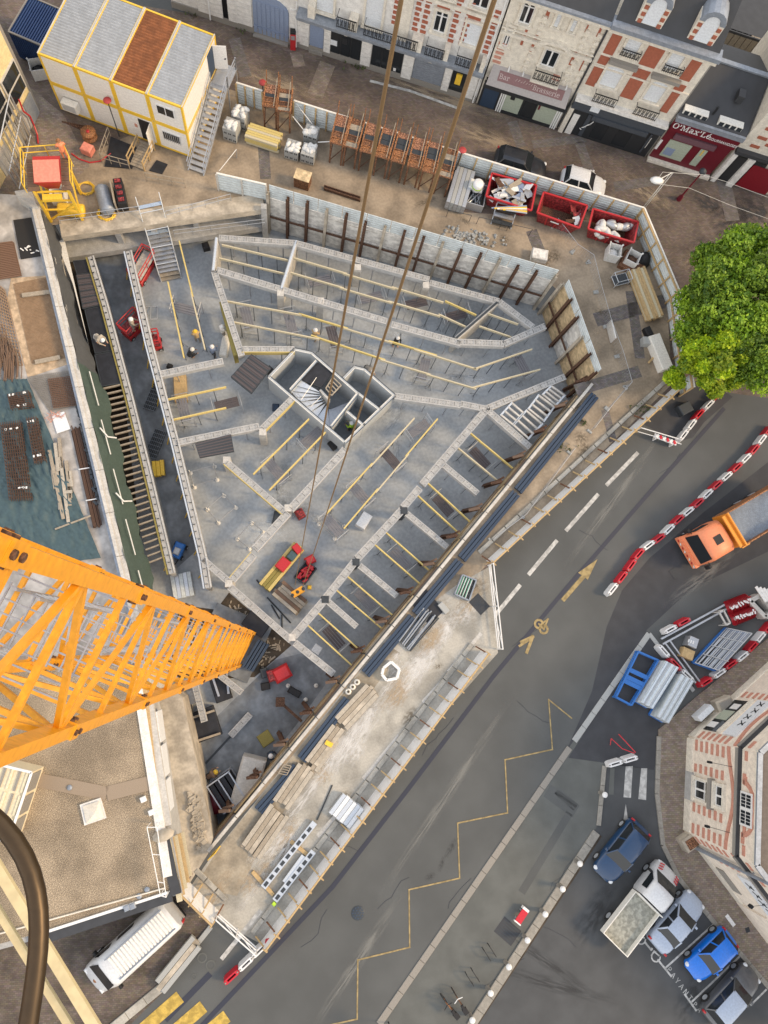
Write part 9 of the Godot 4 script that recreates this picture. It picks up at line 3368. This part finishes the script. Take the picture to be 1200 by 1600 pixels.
	for k in 2:
		t = thing("mesh_stack",["dark wire mesh sheets leaning in the corridor, upper pile","dark wire mesh sheets leaning in the corridor, lower pile"][k],"mesh stack",[V(-10.27,-3.5,-17.77),V(-9.99,-3.5,-14.24)][k],1.25)
		for e in 7:
			s = S()
			tube(s,V(-1.1,0.1+e*0.03,-0.42+e*0.14),V(1.1,0.1+e*0.03,-0.42+e*0.14),0.03,5)
			part("wire",s,mm("steel_dark"),t)
		for e in 8:
			s = S()
			tube(s,V(-1.05+e*0.3,0.2,-0.45),V(-1.05+e*0.3,0.3,0.45),0.02,4)
			part("cross_wire",s,mm("zinc"),t)
	t = thing("light_frame","light steel frame leaning against the corridor wall","frame",V(-10.88,-3.5,-24.19),0.1)
	s = S()
	for x in [-0.5,0.0,0.5]: tube(s,V(x,0.05,-0.6),V(x,0.5,0.6),0.03,5)
	for z in [-0.6,0.6]: tube(s,V(-0.5,0.27+z*0.37,z),V(0.5,0.27+z*0.37,z),0.03,5)
	part("frame",s,mm("alu"),t)
	simple("white_mattress","white slab standing on edge beside the long descending beam","slab",V(-5.39,-3.5,-22.02),V(0.55,0.5,1.9),-0.15,"white_dirty")
	simple("olive_form","olive formwork board leaning on the long descending beam","formwork",V(-5,-2.6,-22.36),V(0.3,1.5,4.2),0.28,"olive")
	simple("brown_form","narrow brown timber form in the far western bay","formwork",V(-8.45,-3.5,-18.42),V(0.9,0.5,2.0),0.1,"timber")
	# guard triangles and safety posts with white feet
	var gp:=[[V(-7.48,-3.5,-12.19),V(-5.81,-3.5,-12.73),V(-5.59,-3.5,-11.75),V(-7.15,-3.5,-11.16)],[V(-5.07,-3.5,-10.59),V(-4.19,-3.5,-9.74),V(-5.37,-3.5,-8.61),V(-6.19,-3.5,-9.55)],[V(-3.03,-3.5,-8.65),V(-2.2,-3.5,-7.99),V(-3.15,-3.5,-6.77),V(-4.02,-3.5,-7.48)],[V(1.74,-3.5,-8.69),V(2.3,-3.5,-9.35),V(3.57,-3.5,-8.53),V(2.91,-3.5,-7.64)]]
	for k in 4:
		t = thing("opening_guard","pale rope guard round a floor opening, %s from the left" % ORD[k],"guard",gp[k][0])
		s = S()
		for e in 4: tube(s,gp[k][e]+V(0,0.5,0),gp[k][(e+1) % 4]+V(0,0.5,0),0.03,4)
		wpart("rope",s,mm("galv"),t)
		for e in 4:
			s = S()
			lathe(s,gp[k][e],[U(0.16,0),U(0.14,0.1),U(0.03,0.12),U(0.03,0.95),U(0,0.96)],8)
			wpart("post",s,mm("white_dirty"),t)
	for k in 6:
		simple("black_tub",["black tub beside the core's lower left wall","round dark tub at the lower right of the core","dark bundle at the crossing of beams","red pump on the slab by the crossing","dark bucket beside the corridor wall","black bucket beneath the edge beam"][k],"tub",[V(-1.56,-3.5,-17.3),V(2.73,-3.5,-14.61),V(-1.14,-3.5,-9.02),V(0.38,-3.5,-9.35),V(-9.33,-3.5,-20.13),V(-7.12,-3.5,-29.76)][k],[V(0.5,0.4,0.5),V(0.6,0.5,0.7),V(0.9,0.4,0.8),V(0.7,0.5,0.6),V(0.35,0.4,0.35),V(0.5,0.6,0.5)][k],k*0.7,["navy","black","steel_dark","skip_red","black","black"][k],0.1)
	# southern basement
	simple("red_generator","pink-red machine on the southern slab, left of two","machine",V(-1.17,-3.5,1.95),V(0.9,0.7,0.8),0.3,"skip_red",0.08)
	simple("red_generator","bright red machine on the southern slab, right of two","machine",V(-0.65,-3.5,1.85),V(1.2,0.8,1.0),0.5,"red",0.15)
	simple("concrete_mass","tall pale concrete block stained brown at the foot of the south-eastern wall","block",V(-2.71,-3.5,9.03),V(1.6,1.8,3.6),-0.25,"concrete_pale",0.12)
	t = thing("steel_cage","dark steel cage left of the stained concrete block","cage",V(-4.01,-3.5,9.33),0.6)
	s = S()
	for x in [-0.8,0.0,0.8]:
		for z in [-1.0,1.0]: box(s,V(x,0.9,z),V(0.08,1.8,0.08))
	for y in [0.05,1.8]:
		for z in [-1.0,1.0]: box(s,V(0,y,z),V(1.7,0.08,0.08))
		for x in [-0.8,0.0,0.8]: box(s,V(x,y,0),V(0.08,0.08,2.0))
	part("frame",s,mm("galv"),t)
	s = S()
	for k in 4: box(s,V(-0.6+k*0.4,0.8,0),V(0.3,1.5,1.8))
	part("load",s,mm("ply_dark"),t)
	s = S()
	lathe(s,V(-4.79,-3.5,10.04),[U(0,1.2),U(0.75,1.15),U(0.8,1.0),U(0.8,0.1),U(0.7,0)],14)
	whole("red_drum",s,mm("maroon"),"dark red drum at the pit's narrow southern end","drum")
	s = S()
	bar(s,V(-0.7,-3.2,3.79),V(0.76,-2.6,5.02),0.18,0.18)
	box(s,V(-0.7,-3,3.77),V(0.6,0.5,0.6))
	whole("rusty_strut",s,mm("rust"),"rusty strut leaning from the slab to the timbered wall","strut")
	for k in 3:
		t = thing("safety_post",["white-footed safety post on the southern slab, upper left","white-footed safety post on the southern slab, right","white-footed safety post on the southern slab, lower"][k],"post",[V(-0.2,-3.5,2.71),V(1.74,-3.5,2.72),V(1.03,-3.5,3.67)][k])
		s = S()
		lathe(s,Vector3.ZERO,[U(0.16,0),U(0.14,0.1),U(0.03,0.12),U(0.03,1.0),U(0,1.01)],8)
		part("post",s,mm("white_dirty"),t)
	for k in 4:
		simple("tool_heap",["dark pump on the southern slab","black compressor near the safety posts","dark tools at the soil's edge","olive board beside two men at the timbered wall"][k],"tools",[V(-1.74,-3.5,2.73),V(0.25,-3.5,3.13),V(-1.85,-3.5,1.82),V(-1.64,-3.5,6.22)][k],[V(0.6,0.4,0.5),V(0.9,0.4,0.45),V(0.5,0.4,0.7),V(0.9,0.1,0.9)][k],[0.2,-0.5,0.3,0.6][k],["black","black","steel_dark","olive"][k],0.05)
	for k in 5:
		s = S()
		bar(s,[V(-6.66,-2.6,4.77),V(-6.14,-2.6,6.21),V(-5.34,-2.8,1.91),V(-4.37,-2.8,1.74),V(-5.63,-3.5,7.82)][k],[V(-5.05,-2.6,4.25),V(-4.6,-2.6,5.73),V(-4.81,-2.8,3.35),V(-4.18,-2.8,3.18),V(-4.01,-3.5,6.06)][k],0.14,0.12)
		whole("loose_timber",s,mm(["timber_grey","timber_grey","galv","galv","steel_dark"][k]),["upper grey plank across the black form in the southern excavation","lower grey plank across the black form in the southern excavation","left rail of the dark formwork by the crane foot","right rail of the dark formwork by the crane foot","dark bar running on from the lying beam"][k],"plank")
	for k in 3:
		simple("dark_form",["dark formwork panel under the two grey planks","dark formwork bay between rails by the crane foot","grey block beside the leaning beam"][k],"formwork",[V(-5.62,-3.5,5.16),V(-4.82,-3.5,2.62),V(-6.8,-3.5,3.46)][k],[V(1.6,0.7,2.0),V(1.1,0.6,2.2),V(1.0,0.8,0.9)][k],0.35,["ply_dark","ply_dark","concrete"][k])
	# stair tower from the edge beam down into the pit
	t = thing("stair_tower","galvanised stair flight leading from the edge beam down into the pit","stairs",V(-9.61,-3.5,-27))
	var a0: Vector3 = V(-11.46,0.2,-30.65)
	var a1: Vector3 = V(-9.91,0.2,-31.15)
	var b0: Vector3 = V(-10.3,-3.5,-26.83)
	var b1: Vector3 = V(-8.85,-3.5,-27.23)
	for k in 18:
		s = S()
		var e:=(k+0.5)/18.0
		bar(s,at(a0,b0,e),at(a1,b1,e),0.27,0.04)
		wpart("tread",s,mm("stair_glaze" if k < 7 else ("galv" if k < 16 else "timber_grey")),t)
	for q2 in [[a0,b0],[a1,b1]]:
		s = S()
		bar(s,q2[0],q2[1],0.06,0.25)
		wpart("stringer",s,mm("galv"),t)
		s = S()
		tube(s,q2[0]+V(0,1.0,0),q2[1]+V(0,1.0,0),0.03,5)
		for k in 7: tube(s,at(q2[0],q2[1],k/6.0),at(q2[0],q2[1],k/6.0)+V(0,1.0,0),0.025,5)
		wpart("hand_rail",s,mm("alu"),t)
	for k in 4:
		s = S()
		var e:=0.2+k*0.22
		tube(s,at(a0,b0,e)+V(0,1.0,0),at(a1,b1,e)+V(0,1.0,0),0.03,5)
		wpart("cross_tube",s,mm("alu"),t)


# ---------------------------------------------------------------- on the terrace
func mat(called: String,label: String,c: Array,nx: int,ny: int,r: float,m: String,y: float) -> void:
	var root:=thing(called,label,"steel mesh",V(c[0].x,1.4,c[0].z))
	for d in 2:
		var n:=nx if d == 0 else ny
		var per:=maxi(1,int(ceil(n/150.0)))
		var k:=0
		while k <= n:
			var s:=S()
			for e in per:
				var t:=float(k+e)/n
				if t > 1.0: continue
				var a: Vector3 = at(c[0],c[1],t) if d == 0 else at(c[0],c[3],t)
				var b: Vector3 = at(c[3],c[2],t) if d == 0 else at(c[1],c[2],t)
				a.y = y+d*r*2
				b.y = a.y
				bar(s,a,b,r*2,r*2)
			wpart("bar",s,mm(m),root)
			k += per


func terrace_things() -> void:
	var s:=S()
	slab(s,[V(-19.19,1.45,-28.13),V(-17.99,1.45,-28.42),V(-17.23,1.45,-25.69),V(-18.48,1.45,-25.36)],1.4,1.5)
	whole("black_board",s,mm("black"),"black board with white strips lying on the terrace","board")
	s = S()
	for k in 9:
		var p: Vector3 = V(-17.94,1.53,-26.16)+V(rng.randf_range(-0.4,0.5),0,rng.randf_range(-0.15,0.35))
		bar(s,p,p+V(rng.randf_range(-0.25,0.25),0.03,rng.randf_range(-0.2,0.2)),0.07,0.03)
	stuff(whole("white_strips",s,mm("white"),"curled white strips on the black board","strips"))
	mat("mesh_mat","thick stack of dark rusty mesh at the terrace's left edge",[V(-20.27,1.6,-26.21),V(-19.05,1.6,-26.49),V(-18.36,1.6,-24.14),V(-20.05,1.6,-23.69)],7,20,0.045,"rebar_mid",1.5)
	mat("mesh_mat","large sheet of rust-brown reinforcing mesh beside the parapet",[V(-18.81,1.45,-23.55),V(-16.44,1.45,-24.26),V(-14.84,1.45,-18.63),V(-17.2,1.45,-18.1)],32,60,0.011,"rebar_light",1.44)
	mat("mesh_mat","tan reinforcing mesh running off the left edge",[V(-20.27,1.45,-23.88),V(-19.3,1.45,-23.09),V(-17.74,1.45,-17.91),V(-19.58,1.45,-17.82)],8,24,0.02,"rebar_light",1.46)
	mat("mesh_mat","pale reinforcing mesh near the white sheet",[V(-17.38,1.45,-17.15),V(-14.68,1.45,-17.72),V(-14.03,1.45,-15.3),V(-15.86,1.45,-14.88)],24,20,0.012,"stone_grey",1.45)
	mat("mesh_mat","small rusty mesh laid on the pale one",[V(-16.09,1.5,-17.02),V(-14.56,1.5,-17.31),V(-14.1,1.5,-15.37),V(-15.59,1.5,-15.09)],14,16,0.016,"rebar_mid",1.52)
	for k in 2:
		s = S()
		bar(s,[V(-18.15,1.55,-22.73),V(-16.96,1.55,-18.14)][k],[V(-16.17,1.55,-23.15),V(-15.44,1.55,-18.57)][k],0.28,0.1)
		whole("timber_bearer",s,mm("timber_grey"),["grey timber laid on the upper part of the rust-brown mesh","grey timber laid on the lower part of the rust-brown mesh"][k],"timber")
	s = S()
	slab(s,[V(-19.01,1.42,-23.98),V(-16.46,1.42,-24.36),V(-14.78,1.42,-18.23),V(-17.39,1.42,-17.12),V(-19.11,1.42,-22.53)],1.39,1.415)
	whole("sand_layer",s,M("sand",Color(0.6,0.45,0.3),0.95,0,"cloud",0.6,"stain",0.3),"sandy rust-stained layer under the reinforcing mesh","sand")
	# blue-green sheet with folds
	s = S()
	s.set_smooth_group(0)
	var c:=[V(-21.03,1.5,-16.66),V(-17.36,1.5,-17),V(-12,1.5,-5.43),V(-19.84,1.5,-4.21)]
	var f:=FastNoiseLite.new()
	f.seed = 8
	f.frequency = 0.9
	f.fractal_octaves = 3
	for i in 60:
		for j in 60:
			var g:=func(u: int,v: int):
				var p:=at(at(c[0],c[1],u/60.0),at(c[3],c[2],u/60.0),v/60.0)
				var n:=absf(f.get_noise_2d(p.x*1.2,p.z*0.7))
				return p+V(0,0.02+0.22*pow(1.0 - n,4.0) - 0.06,0)
			quad(s,g.call(i,j),g.call(i+1,j),g.call(i+1,j+1),g.call(i,j+1))
	whole("ground_sheet",s,mm("tarp_blue"),"blue-green sheet spread over the terrace beneath the rebar cages","sheet")
	for k in 3:
		var q: Array = [[V(-18.58,1.7,-13.88),V(-17.44,1.7,-14.1),V(-16.36,1.7,-8.97),V(-17.61,1.7,-8.9)],[V(-17.06,1.7,-14.28),V(-16.49,1.7,-14.39),V(-15.71,1.7,-11.46),V(-16.32,1.7,-11.28)],[V(-18.32,1.7,-15.77),V(-17.1,1.7,-16.08),V(-16.74,1.7,-15.02),V(-18.04,1.7,-14.8)]][k]
		var root:=thing("rebar_cage",["long wide cage of rusty rebar on the blue-green sheet","narrow ladder-like rebar cage right of the long one","short square rebar cage at the top of the sheet"][k],"rebar cage",V(q[0].x,1.4,q[0].z))
		var n: int = [9,4,7][k]
		for y in [1.6,1.95]:
			for e in n+1:
				s = S()
				tube(s,at(q[0],q[1],e/float(n))*V(1,0,1)+V(0,y,0),at(q[3],q[2],e/float(n))*V(1,0,1)+V(0,y,0),0.022,4)
				wpart("bar",s,mm("rebar"),root)
		var m: int = [20,14,8][k]
		for e in m+1:
			s = S()
			var a:=at(q[0],q[3],0.04+0.92*e/m)*V(1,0,1)
			var b:=at(q[1],q[2],0.04+0.92*e/m)*V(1,0,1)
			pipe(s,[a+V(0,1.58,0),b+V(0,1.58,0),b+V(0,1.98,0),a+V(0,1.98,0),a+V(0,1.58,0)],0.022,4)
			wpart("stirrup",s,mm("rebar"),root)
		for e in 8:
			s = S()
			box(s,at(at(q[0],q[1],rng.randf()),at(q[3],q[2],rng.randf()),0.1 if e % 2 else 0.85)*V(1,0,1)+V(0,2.0,0),V(0.14,0.04,0.09),Basis(Vector3.UP,rng.randf()*3))
			wpart("tag",s,mm("white"),root)
	for k in 11:
		var a: Vector3 = [V(-15.61,1.6,-12.29),V(-15.3,1.6,-12.76),V(-15.08,1.6,-13.11),V(-14.92,1.6,-11.85),V(-14.55,1.6,-11.61),V(-14.27,1.6,-10.95),V(-15.34,1.55,-11.01),V(-14.51,1.6,-9.57),V(-14.87,1.6,-7.19),V(-15.13,1.55,-11.35),V(-14.23,1.6,-9.95)][k]
		var b: Vector3 = [V(-14.42,1.6,-7.85),V(-14.96,1.6,-10.93),V(-14.78,1.6,-11.1),V(-14.1,1.6,-7.65),V(-14.08,1.6,-9.21),V(-14.08,1.6,-9.95),V(-15.07,1.55,-9.77),V(-14,1.65,-9.61),V(-12.79,1.6,-8.09),V(-14.68,1.55,-8.46),V(-14.08,1.6,-8.71)][k]
		s = S()
		bar(s,a,b,0.2 if k != 8 else 0.1,0.07)
		whole("loose_plank",s,mm("plank_pale" if k % 2 else "timber_grey"),"weathered plank, %s" % (["long left one of the jumbled pile on the sheet","upper left short one of the pile","topmost of the pile","long middle one of the pile","thin one right of the middle","short rightmost one of the pile","short left one of the pile","one lying crosswise on the pile","single one pointing to the rebar bundle","lowest middle one of the pile","lower right short one of the pile"][k]),"plank")
	var rb:=thing("rebar_bundle","long tied bundle of brown reinforcing bars beside the parapet","rebar bundle",V(-14.09,1.4,-13.72))
	for k in 14:
		s = S()
		var e:=V(0.075*(k % 7),0.07*(k/7),0.0)
		tube(s,V(-14.38,1.5,-13.76)+e+V(0,0,rng.randf_range(-0.2,0.2)),V(-12.57,1.5,-7.49)+e+V(0,0,rng.randf_range(-0.2,0.2)),0.04,5)
		wpart("bar",s,mm("rebar"),rb)
	for t in [0.42,0.74]:
		s = S()
		box(s,at(V(-14.37,1.55,-13.75),V(-12.56,1.55,-7.48),t)+V(0.22,0.05,0),V(0.65,0.22,0.05),Basis(Vector3.UP,0.2))
		wpart("tie",s,mm("shutter_white"),rb)
	s = S()
	slab(s,[V(-15.71,1.5,-14.65),V(-14.94,1.5,-14.9),V(-14.46,1.5,-13.76),V(-15.26,1.5,-13.43)],1.42,1.5)
	whole("white_sheet",s,mm("shutter_white"),"folded white plastic sheet on the terrace","sheet")
	s = S()
	for k in 22:
		var p: Vector3 = V(-15.46,1.55,-14.61)+V(rng.randfn(0,0.3),0,rng.randfn(0,0.15))
		bar(s,p,p+V(rng.randf_range(-0.4,0.4),0.02,rng.randf_range(-0.3,0.3)),0.03,0.02)
	stuff(whole("pink_twine",s,mm("brick_pink"),"tangle of pink twine on the white sheet","twine"))
	s = S()
	for k in 24:
		var p: Vector3 = at(V(-14.05,1.55,-15.39),V(-12.46,1.55,-8.93),k/23.0)
		box(s,p+V(rng.randf_range(-0.12,0.12),0,0),V(0.16,0.16,0.34),Basis(Vector3.UP,rng.randf()))
	stuff(whole("wire_scrap",s,mm("steel_dark"),"dark strip of steel scrap along the parapet's foot","scrap"))
	s = S()
	for k in 70:
		var p: Vector3 = at(V(-19.77,1.45,-19.96),V(-18.05,1.45,-18.06),rng.randf_range(0.0,0.7))+V(rng.randfn(0,0.35),0.12*rng.randf(),rng.randfn(0,0.3))
		pipe(s,[p,p+V(0.35,0.12,0.6),p+V(0.45,0.1,1.3),p+V(0.42,0,1.9)],0.03,4)
	stuff(whole("wire_heap",s,mm("timber_dark"),"brown heap of bent wire at the left edge of the terrace","wire"))


# ---------------------------------------------------------------- the workers
func figure(joints: Array,bones: Array,cell: float) -> SurfaceTool:
	# surface nets over smoothly joined tapered capsules
	var lo:=V(9,9,9)
	var hi:=-lo
	for j in joints:
		lo = lo.min(j[0] - Vector3.ONE*(j[1]+0.06))
		hi = hi.max(j[0]+Vector3.ONE*(j[1]+0.06))
	var n:=Vector3i((hi - lo)/cell)+Vector3i.ONE*2
	var d:=PackedFloat32Array()
	d.resize(n.x*n.y*n.z)
	d.fill(1.0)
	for b in bones:
		var a: Vector3 = joints[b[0]][0]
		var c: Vector3 = joints[b[1]][0]
		var ra: float = joints[b[0]][1]
		var rc: float = joints[b[1]][1]
		var e:=maxf(ra,rc)+0.08
		var i0:=Vector3i((a.min(c) - Vector3.ONE*e - lo)/cell).clamp(Vector3i.ZERO,n - Vector3i.ONE)
		var i1:=Vector3i((a.max(c)+Vector3.ONE*e - lo)/cell).clamp(Vector3i.ZERO,n - Vector3i.ONE)
		for z in range(i0.z,i1.z+1):
			for y in range(i0.y,i1.y+1):
				for x in range(i0.x,i1.x+1):
					var p:=lo+V(x,y,z)*cell
					var t:=clampf((p - a).dot(c - a)/maxf((c - a).length_squared(),1e-6),0,1)
					var v:=p.distance_to(a.lerp(c,t)) - lerpf(ra,rc,t)
					var k:=x+n.x*(y+n.y*z)
					var h:=clampf(0.5+0.5*(d[k] - v)/0.04,0,1)
					d[k] = lerpf(d[k],v,h) - 0.04*h*(1 - h)
	var s:=S()
	s.set_smooth_group(0)
	var vert:={}
	var cells:=func(x: int,y: int,z: int):
		var key:=x+n.x*(y+n.y*z)
		if vert.has(key): return vert[key]
		var sum:=Vector3.ZERO
		var w:=0.0
		for q in 8:
			var o:=Vector3i(q & 1,(q >> 1) & 1,q >> 2)
			var v0:=d[x+o.x+n.x*(y+o.y+n.y*(z+o.z))]
			for ax in 3:
				if o[ax] == 1: continue
				var o2:=o
				o2[ax] = 1
				var v1:=d[x+o2.x+n.x*(y+o2.y+n.y*(z+o2.z))]
				if (v0 < 0) != (v1 < 0):
					sum += Vector3(o).lerp(Vector3(o2),v0/(v0 - v1))
					w += 1
		var r:=lo+(V(x,y,z)+sum/maxf(w,1))*cell
		vert[key] = r
		return r
	var st:=[1,n.x,n.x*n.y]
	for z in range(1,n.z - 1):
		for y in range(1,n.y - 1):
			for x in range(1,n.x - 1):
				var k:=x+n.x*(y+n.y*z)
				for ax in 3:
					if (d[k] < 0) == (d[k+st[ax]] < 0): continue
					var u:=[V(0,1,0),V(0,0,1),V(1,0,0)][ax] as Vector3
					var v:=[V(0,0,1),V(1,0,0),V(0,1,0)][ax] as Vector3
					var g:=func(i,j): return cells.call(x - int(u.x)*i - int(v.x)*j,y - int(u.y)*i - int(v.y)*j,z - int(u.z)*i - int(v.z)*j)
					if d[k] < 0: quad(s,g.call(1,1),g.call(1,0),g.call(0,0),g.call(0,1))
					else: quad(s,g.call(1,1),g.call(0,1),g.call(0,0),g.call(1,0))
	return s


var bodies:={}
func person(label: String,c: Vector3,turn: float,pose: String,helmet: String,top: String,legs: String) -> void:
	var root:=thing("person",label,"person",c,turn)
	var j:=[]
	if pose == "bent": j = [[V(0,0.92,0),0.15],[V(0.38,1.12,0),0.17],[V(0.5,1.1,0),0.07],[V(0.62,1.12,0),0.105]]
	elif pose == "crouch": j = [[V(0,0.42,0),0.16],[V(0.2,0.82,0),0.17],[V(0.28,0.95,0),0.07],[V(0.34,1.08,0),0.105]]
	else: j = [[V(0,0.92,0),0.15],[V(0.05,1.35,0),0.165],[V(0.06,1.5,0),0.065],[V(0.09,1.64,0),0.105]]
	var sh: Vector3 = j[1][0]
	var hip: Vector3 = j[0][0]
	for z in [-1.0,1.0]:
		j.append([sh+V(0,0.06,z*0.19),0.075])
		j.append([sh+V(0.14,-0.22,z*0.26),0.052])
		j.append([sh+V(0.36,-0.34,z*0.16),0.036])
		j.append([sh+V(0.46,-0.38,z*0.13),0.045])
		j.append([hip+V(0,-0.03,z*0.1),0.1])
		if pose == "crouch":
			j.append([hip+V(0.38,0.08,z*0.16),0.075])
			j.append([V(0.12,0.1,z*0.15),0.05])
			j.append([V(0.3,0.05,z*0.16),0.05])
		else:
			j.append([V(0.07 - 0.05*z,0.5,z*0.12),0.072])
			j.append([V(-0.02 - 0.1*z,0.1,z*0.13),0.048])
			j.append([V(0.14 - 0.1*z,0.05,z*0.14),0.05])
	if not bodies.has(pose):
		var bones:=[[0,1],[1,2],[2,3]]
		for o in [4,12]: bones += [[1,o],[o,o+1],[o+1,o+2],[o+2,o+3],[0,o+4],[o+4,o+5],[o+5,o+6],[o+6,o+7]]
		var s:=figure(j,bones,0.036)
		s.generate_normals()
		bodies[pose] = s.commit()
		var s2:=figure(j.map(func(q): return [q[0],q[1]+0.012]),[[0,1],[1,4],[4,5],[5,6],[1,12],[12,13],[13,14]],0.04)
		s2.generate_normals()
		bodies[pose+"top"] = s2.commit()
		var s3:=figure(j.map(func(q): return [q[0],q[1]+0.01]),[[0,8],[8,9],[9,10],[0,16],[16,17],[17,18]],0.04)
		s3.generate_normals()
		bodies[pose+"legs"] = s3.commit()
	shared("body",bodies[pose],mm("skin"),root,Transform3D())
	shared("jacket",bodies[pose+"top"],mm(top),root,Transform3D())
	shared("trousers",bodies[pose+"legs"],mm(legs),root,Transform3D())
	var hd: Vector3 = j[3][0]
	var s:=S()
	lathe(s,hd+V(0,0.03,0),[U(0.17,0.0),U(0.135,0.02),U(0.125,0.08),U(0.08,0.125),U(0,0.14)],12)
	part("helmet",s,mm(helmet),root)
	s = S()
	for z in [-1,1]: box(s,hd+V(0.098,0.0,z*0.035),V(0.02,0.016,0.024))
	part("eyes",s,mm("black"),root)
	s = S()
	box(s,hd+V(0.112,-0.03,0),V(0.03,0.04,0.022))
	box(s,hd+V(0.095,-0.07,0),V(0.02,0.012,0.05))
	part("nose_and_mouth",s,mm("skin"),root)


func people() -> void:
	person("person in pale clothes bending over the black deck panel",V(-13.73,-0.9,-20.78),-0.6,"bent","white","concrete_warm","panel_white")
	person("person in a white helmet riding the red lift",V(-11.77,-2.4,-22.47),0.3,"stand","white","timber_grey","stone_grey")
	person("person in a yellow helmet and tan jacket below the stair tower",V(-7.38,-3.5,-22.23),2.0,"stand","yellow","timber","stone_grey")
	person("person in a white helmet right of the yellow-helmeted one",V(-6.21,-3.5,-21.12),1.2,"stand","white","door_blue","shop_dark")
	person("person in dark clothes crouching below the stair tower",V(-7.95,-3.5,-21.03),0.4,"crouch","white_dirty","shop_dark","shop_dark")
	person("person in tan clothes left of the left rope in the wide upper bay",V(1.17,-3.5,-22.81),1.0,"stand","white","timber","timber_grey")
	person("person in black clothes right of the right rope in the wide upper bay",V(7.3,-3.5,-22.68),-1.0,"stand","white","black","shop_dark")
	person("person in a white helmet working at the top of the core",V(5.05,-3.5,-20.49),-0.8,"bent","white","stone_grey","shop_dark")
	person("person in a lime vest standing inside the core's lowest shaft",V(4.02,-3.5,-15.83),2.6,"stand","white","hivis","shop_dark")
	person("person in a white helmet behind the white mattress",V(-5.58,-3.5,-22.72),0.9,"stand","white","panel_white","stone_grey")
	person("person in blue with a white helmet at the foot of the timbered wall",V(-1.3,-3.5,7.11),-0.4,"stand","white","navy","shop_dark")
	person("person in a yellow helmet alone at the western ledge",V(-5.31,-3.5,8.52),0.6,"bent","yellow","timber_dark","shop_dark")
	person("person in a white helmet and pale jacket at the pit's southern end",V(-4.84,-3.5,10.69),2.6,"bent","white","concrete_warm","shop_dark")
	person("person in orange clothes on the hopper tower",V(-15.39,3.65,-31.48),2.0,"stand","orange","cab_orange","cab_orange")


# ---------------------------------------------------------------- trees
func tree(label: String,base: Vector3,h: float,r: float,leaf: Array,count: int,seed_: int,lobes: int) -> void:
	var g:=RandomNumberGenerator.new()
	g.seed = seed_
	var root:=thing("street_tree",label,"tree",base)
	var s:=S()
	tube(s,Vector3.ZERO,V(0.1,h*0.45,0),0.28,10,0.2)
	part("trunk",s,mm("timber_dark"),root)
	var cs:=[]
	for k in lobes:
		var a:=g.randf()*TAU
		var e:=sqrt(g.randf())
		var up:=sqrt(maxf(0.0,1.0 - e*e))
		cs.append([V(cos(a)*e*r*0.85,h*0.5+up*h*0.42*g.randf_range(0.55,1.05),sin(a)*e*r*0.85),r*g.randf_range(0.12,0.24),g.randf_range(0.65,1.3)])
	for k in 9:
		s = S()
		tube(s,V(0.1,h*0.4,0),cs[k][0]*0.9,0.12,6,0.03)
		part("limb",s,mm("timber_dark"),root)
	s = S()
	for k in 5:
		var m:=Basis(Vector3.UP,g.randf()*TAU)*Basis(Vector3.RIGHT,g.randf_range(-0.7,0.7))
		var o:=V(g.randf_range(-0.1,0.1),g.randf_range(-0.05,0.05),g.randf_range(-0.1,0.1))
		var p:=[o,o+m*V(0.06,0.015,0.05),o+m*V(0.14,0,0),o+m*V(0.06,0.015,-0.05)]
		tri(s,p[0],p[1],p[2])
		tri(s,p[0],p[2],p[3])
	s.generate_normals()
	var mm_:=MultiMesh.new()
	mm_.transform_format = MultiMesh.TRANSFORM_3D
	mm_.use_colors = true
	mm_.mesh = s.commit()
	mm_.instance_count = count
	for i in count:
		var c: Array = cs[i % lobes]
		var dir:=V(g.randfn(),g.randfn()*0.8+0.35,g.randfn()).normalized()
		var p: Vector3 = c[0]+dir*c[1]*pow(g.randf(),0.3)
		mm_.set_instance_transform(i,Transform3D(Basis(V(g.randfn(),g.randfn(),g.randfn()).normalized(),g.randf()*TAU).scaled(Vector3.ONE*g.randf_range(1.0,1.9)),p))
		var w: Color = leaf[0].lerp(leaf[1],g.randf())
		mm_.set_instance_color(i,Color(w.r*c[2],w.g*c[2],w.b))
	var cr:=MultiMeshInstance3D.new()
	cr.multimesh = mm_
	cr.name = "crown"
	if not mats.has("leaf"):
		var m:=StandardMaterial3D.new()
		m.resource_name = "leaf"
		m.vertex_color_use_as_albedo = true
		m.roughness = 0.6
		m.backlight_enabled = true
		m.backlight = Color(0.6,0.7,0.15)
		mats["leaf"] = m
	cr.material_override = mm("leaf")
	root.add_child(cr)
	stuff(cr)


func trees() -> void:
	tree("large dark green tree covering the hoarding at the right",V(31.36,5.5,-23.03) - V(0,5.5,0),8.8,6.0,[Color(0.06,0.14,0.01),Color(0.34,0.48,0.035)],38000,4,130)
	tree("smaller yellow-green tree in front of the large one",V(27.71,4.8,-19.31) - V(0,4.8,0),7.6,2.9,[Color(0.12,0.24,0.012),Color(0.5,0.58,0.02)],10000,9,46)




func V(x: float, y: float, z: float) -> Vector3:
	return Vector3(x, y, z)


func U(x: float, y: float) -> Vector2:
	return Vector2(x, y)
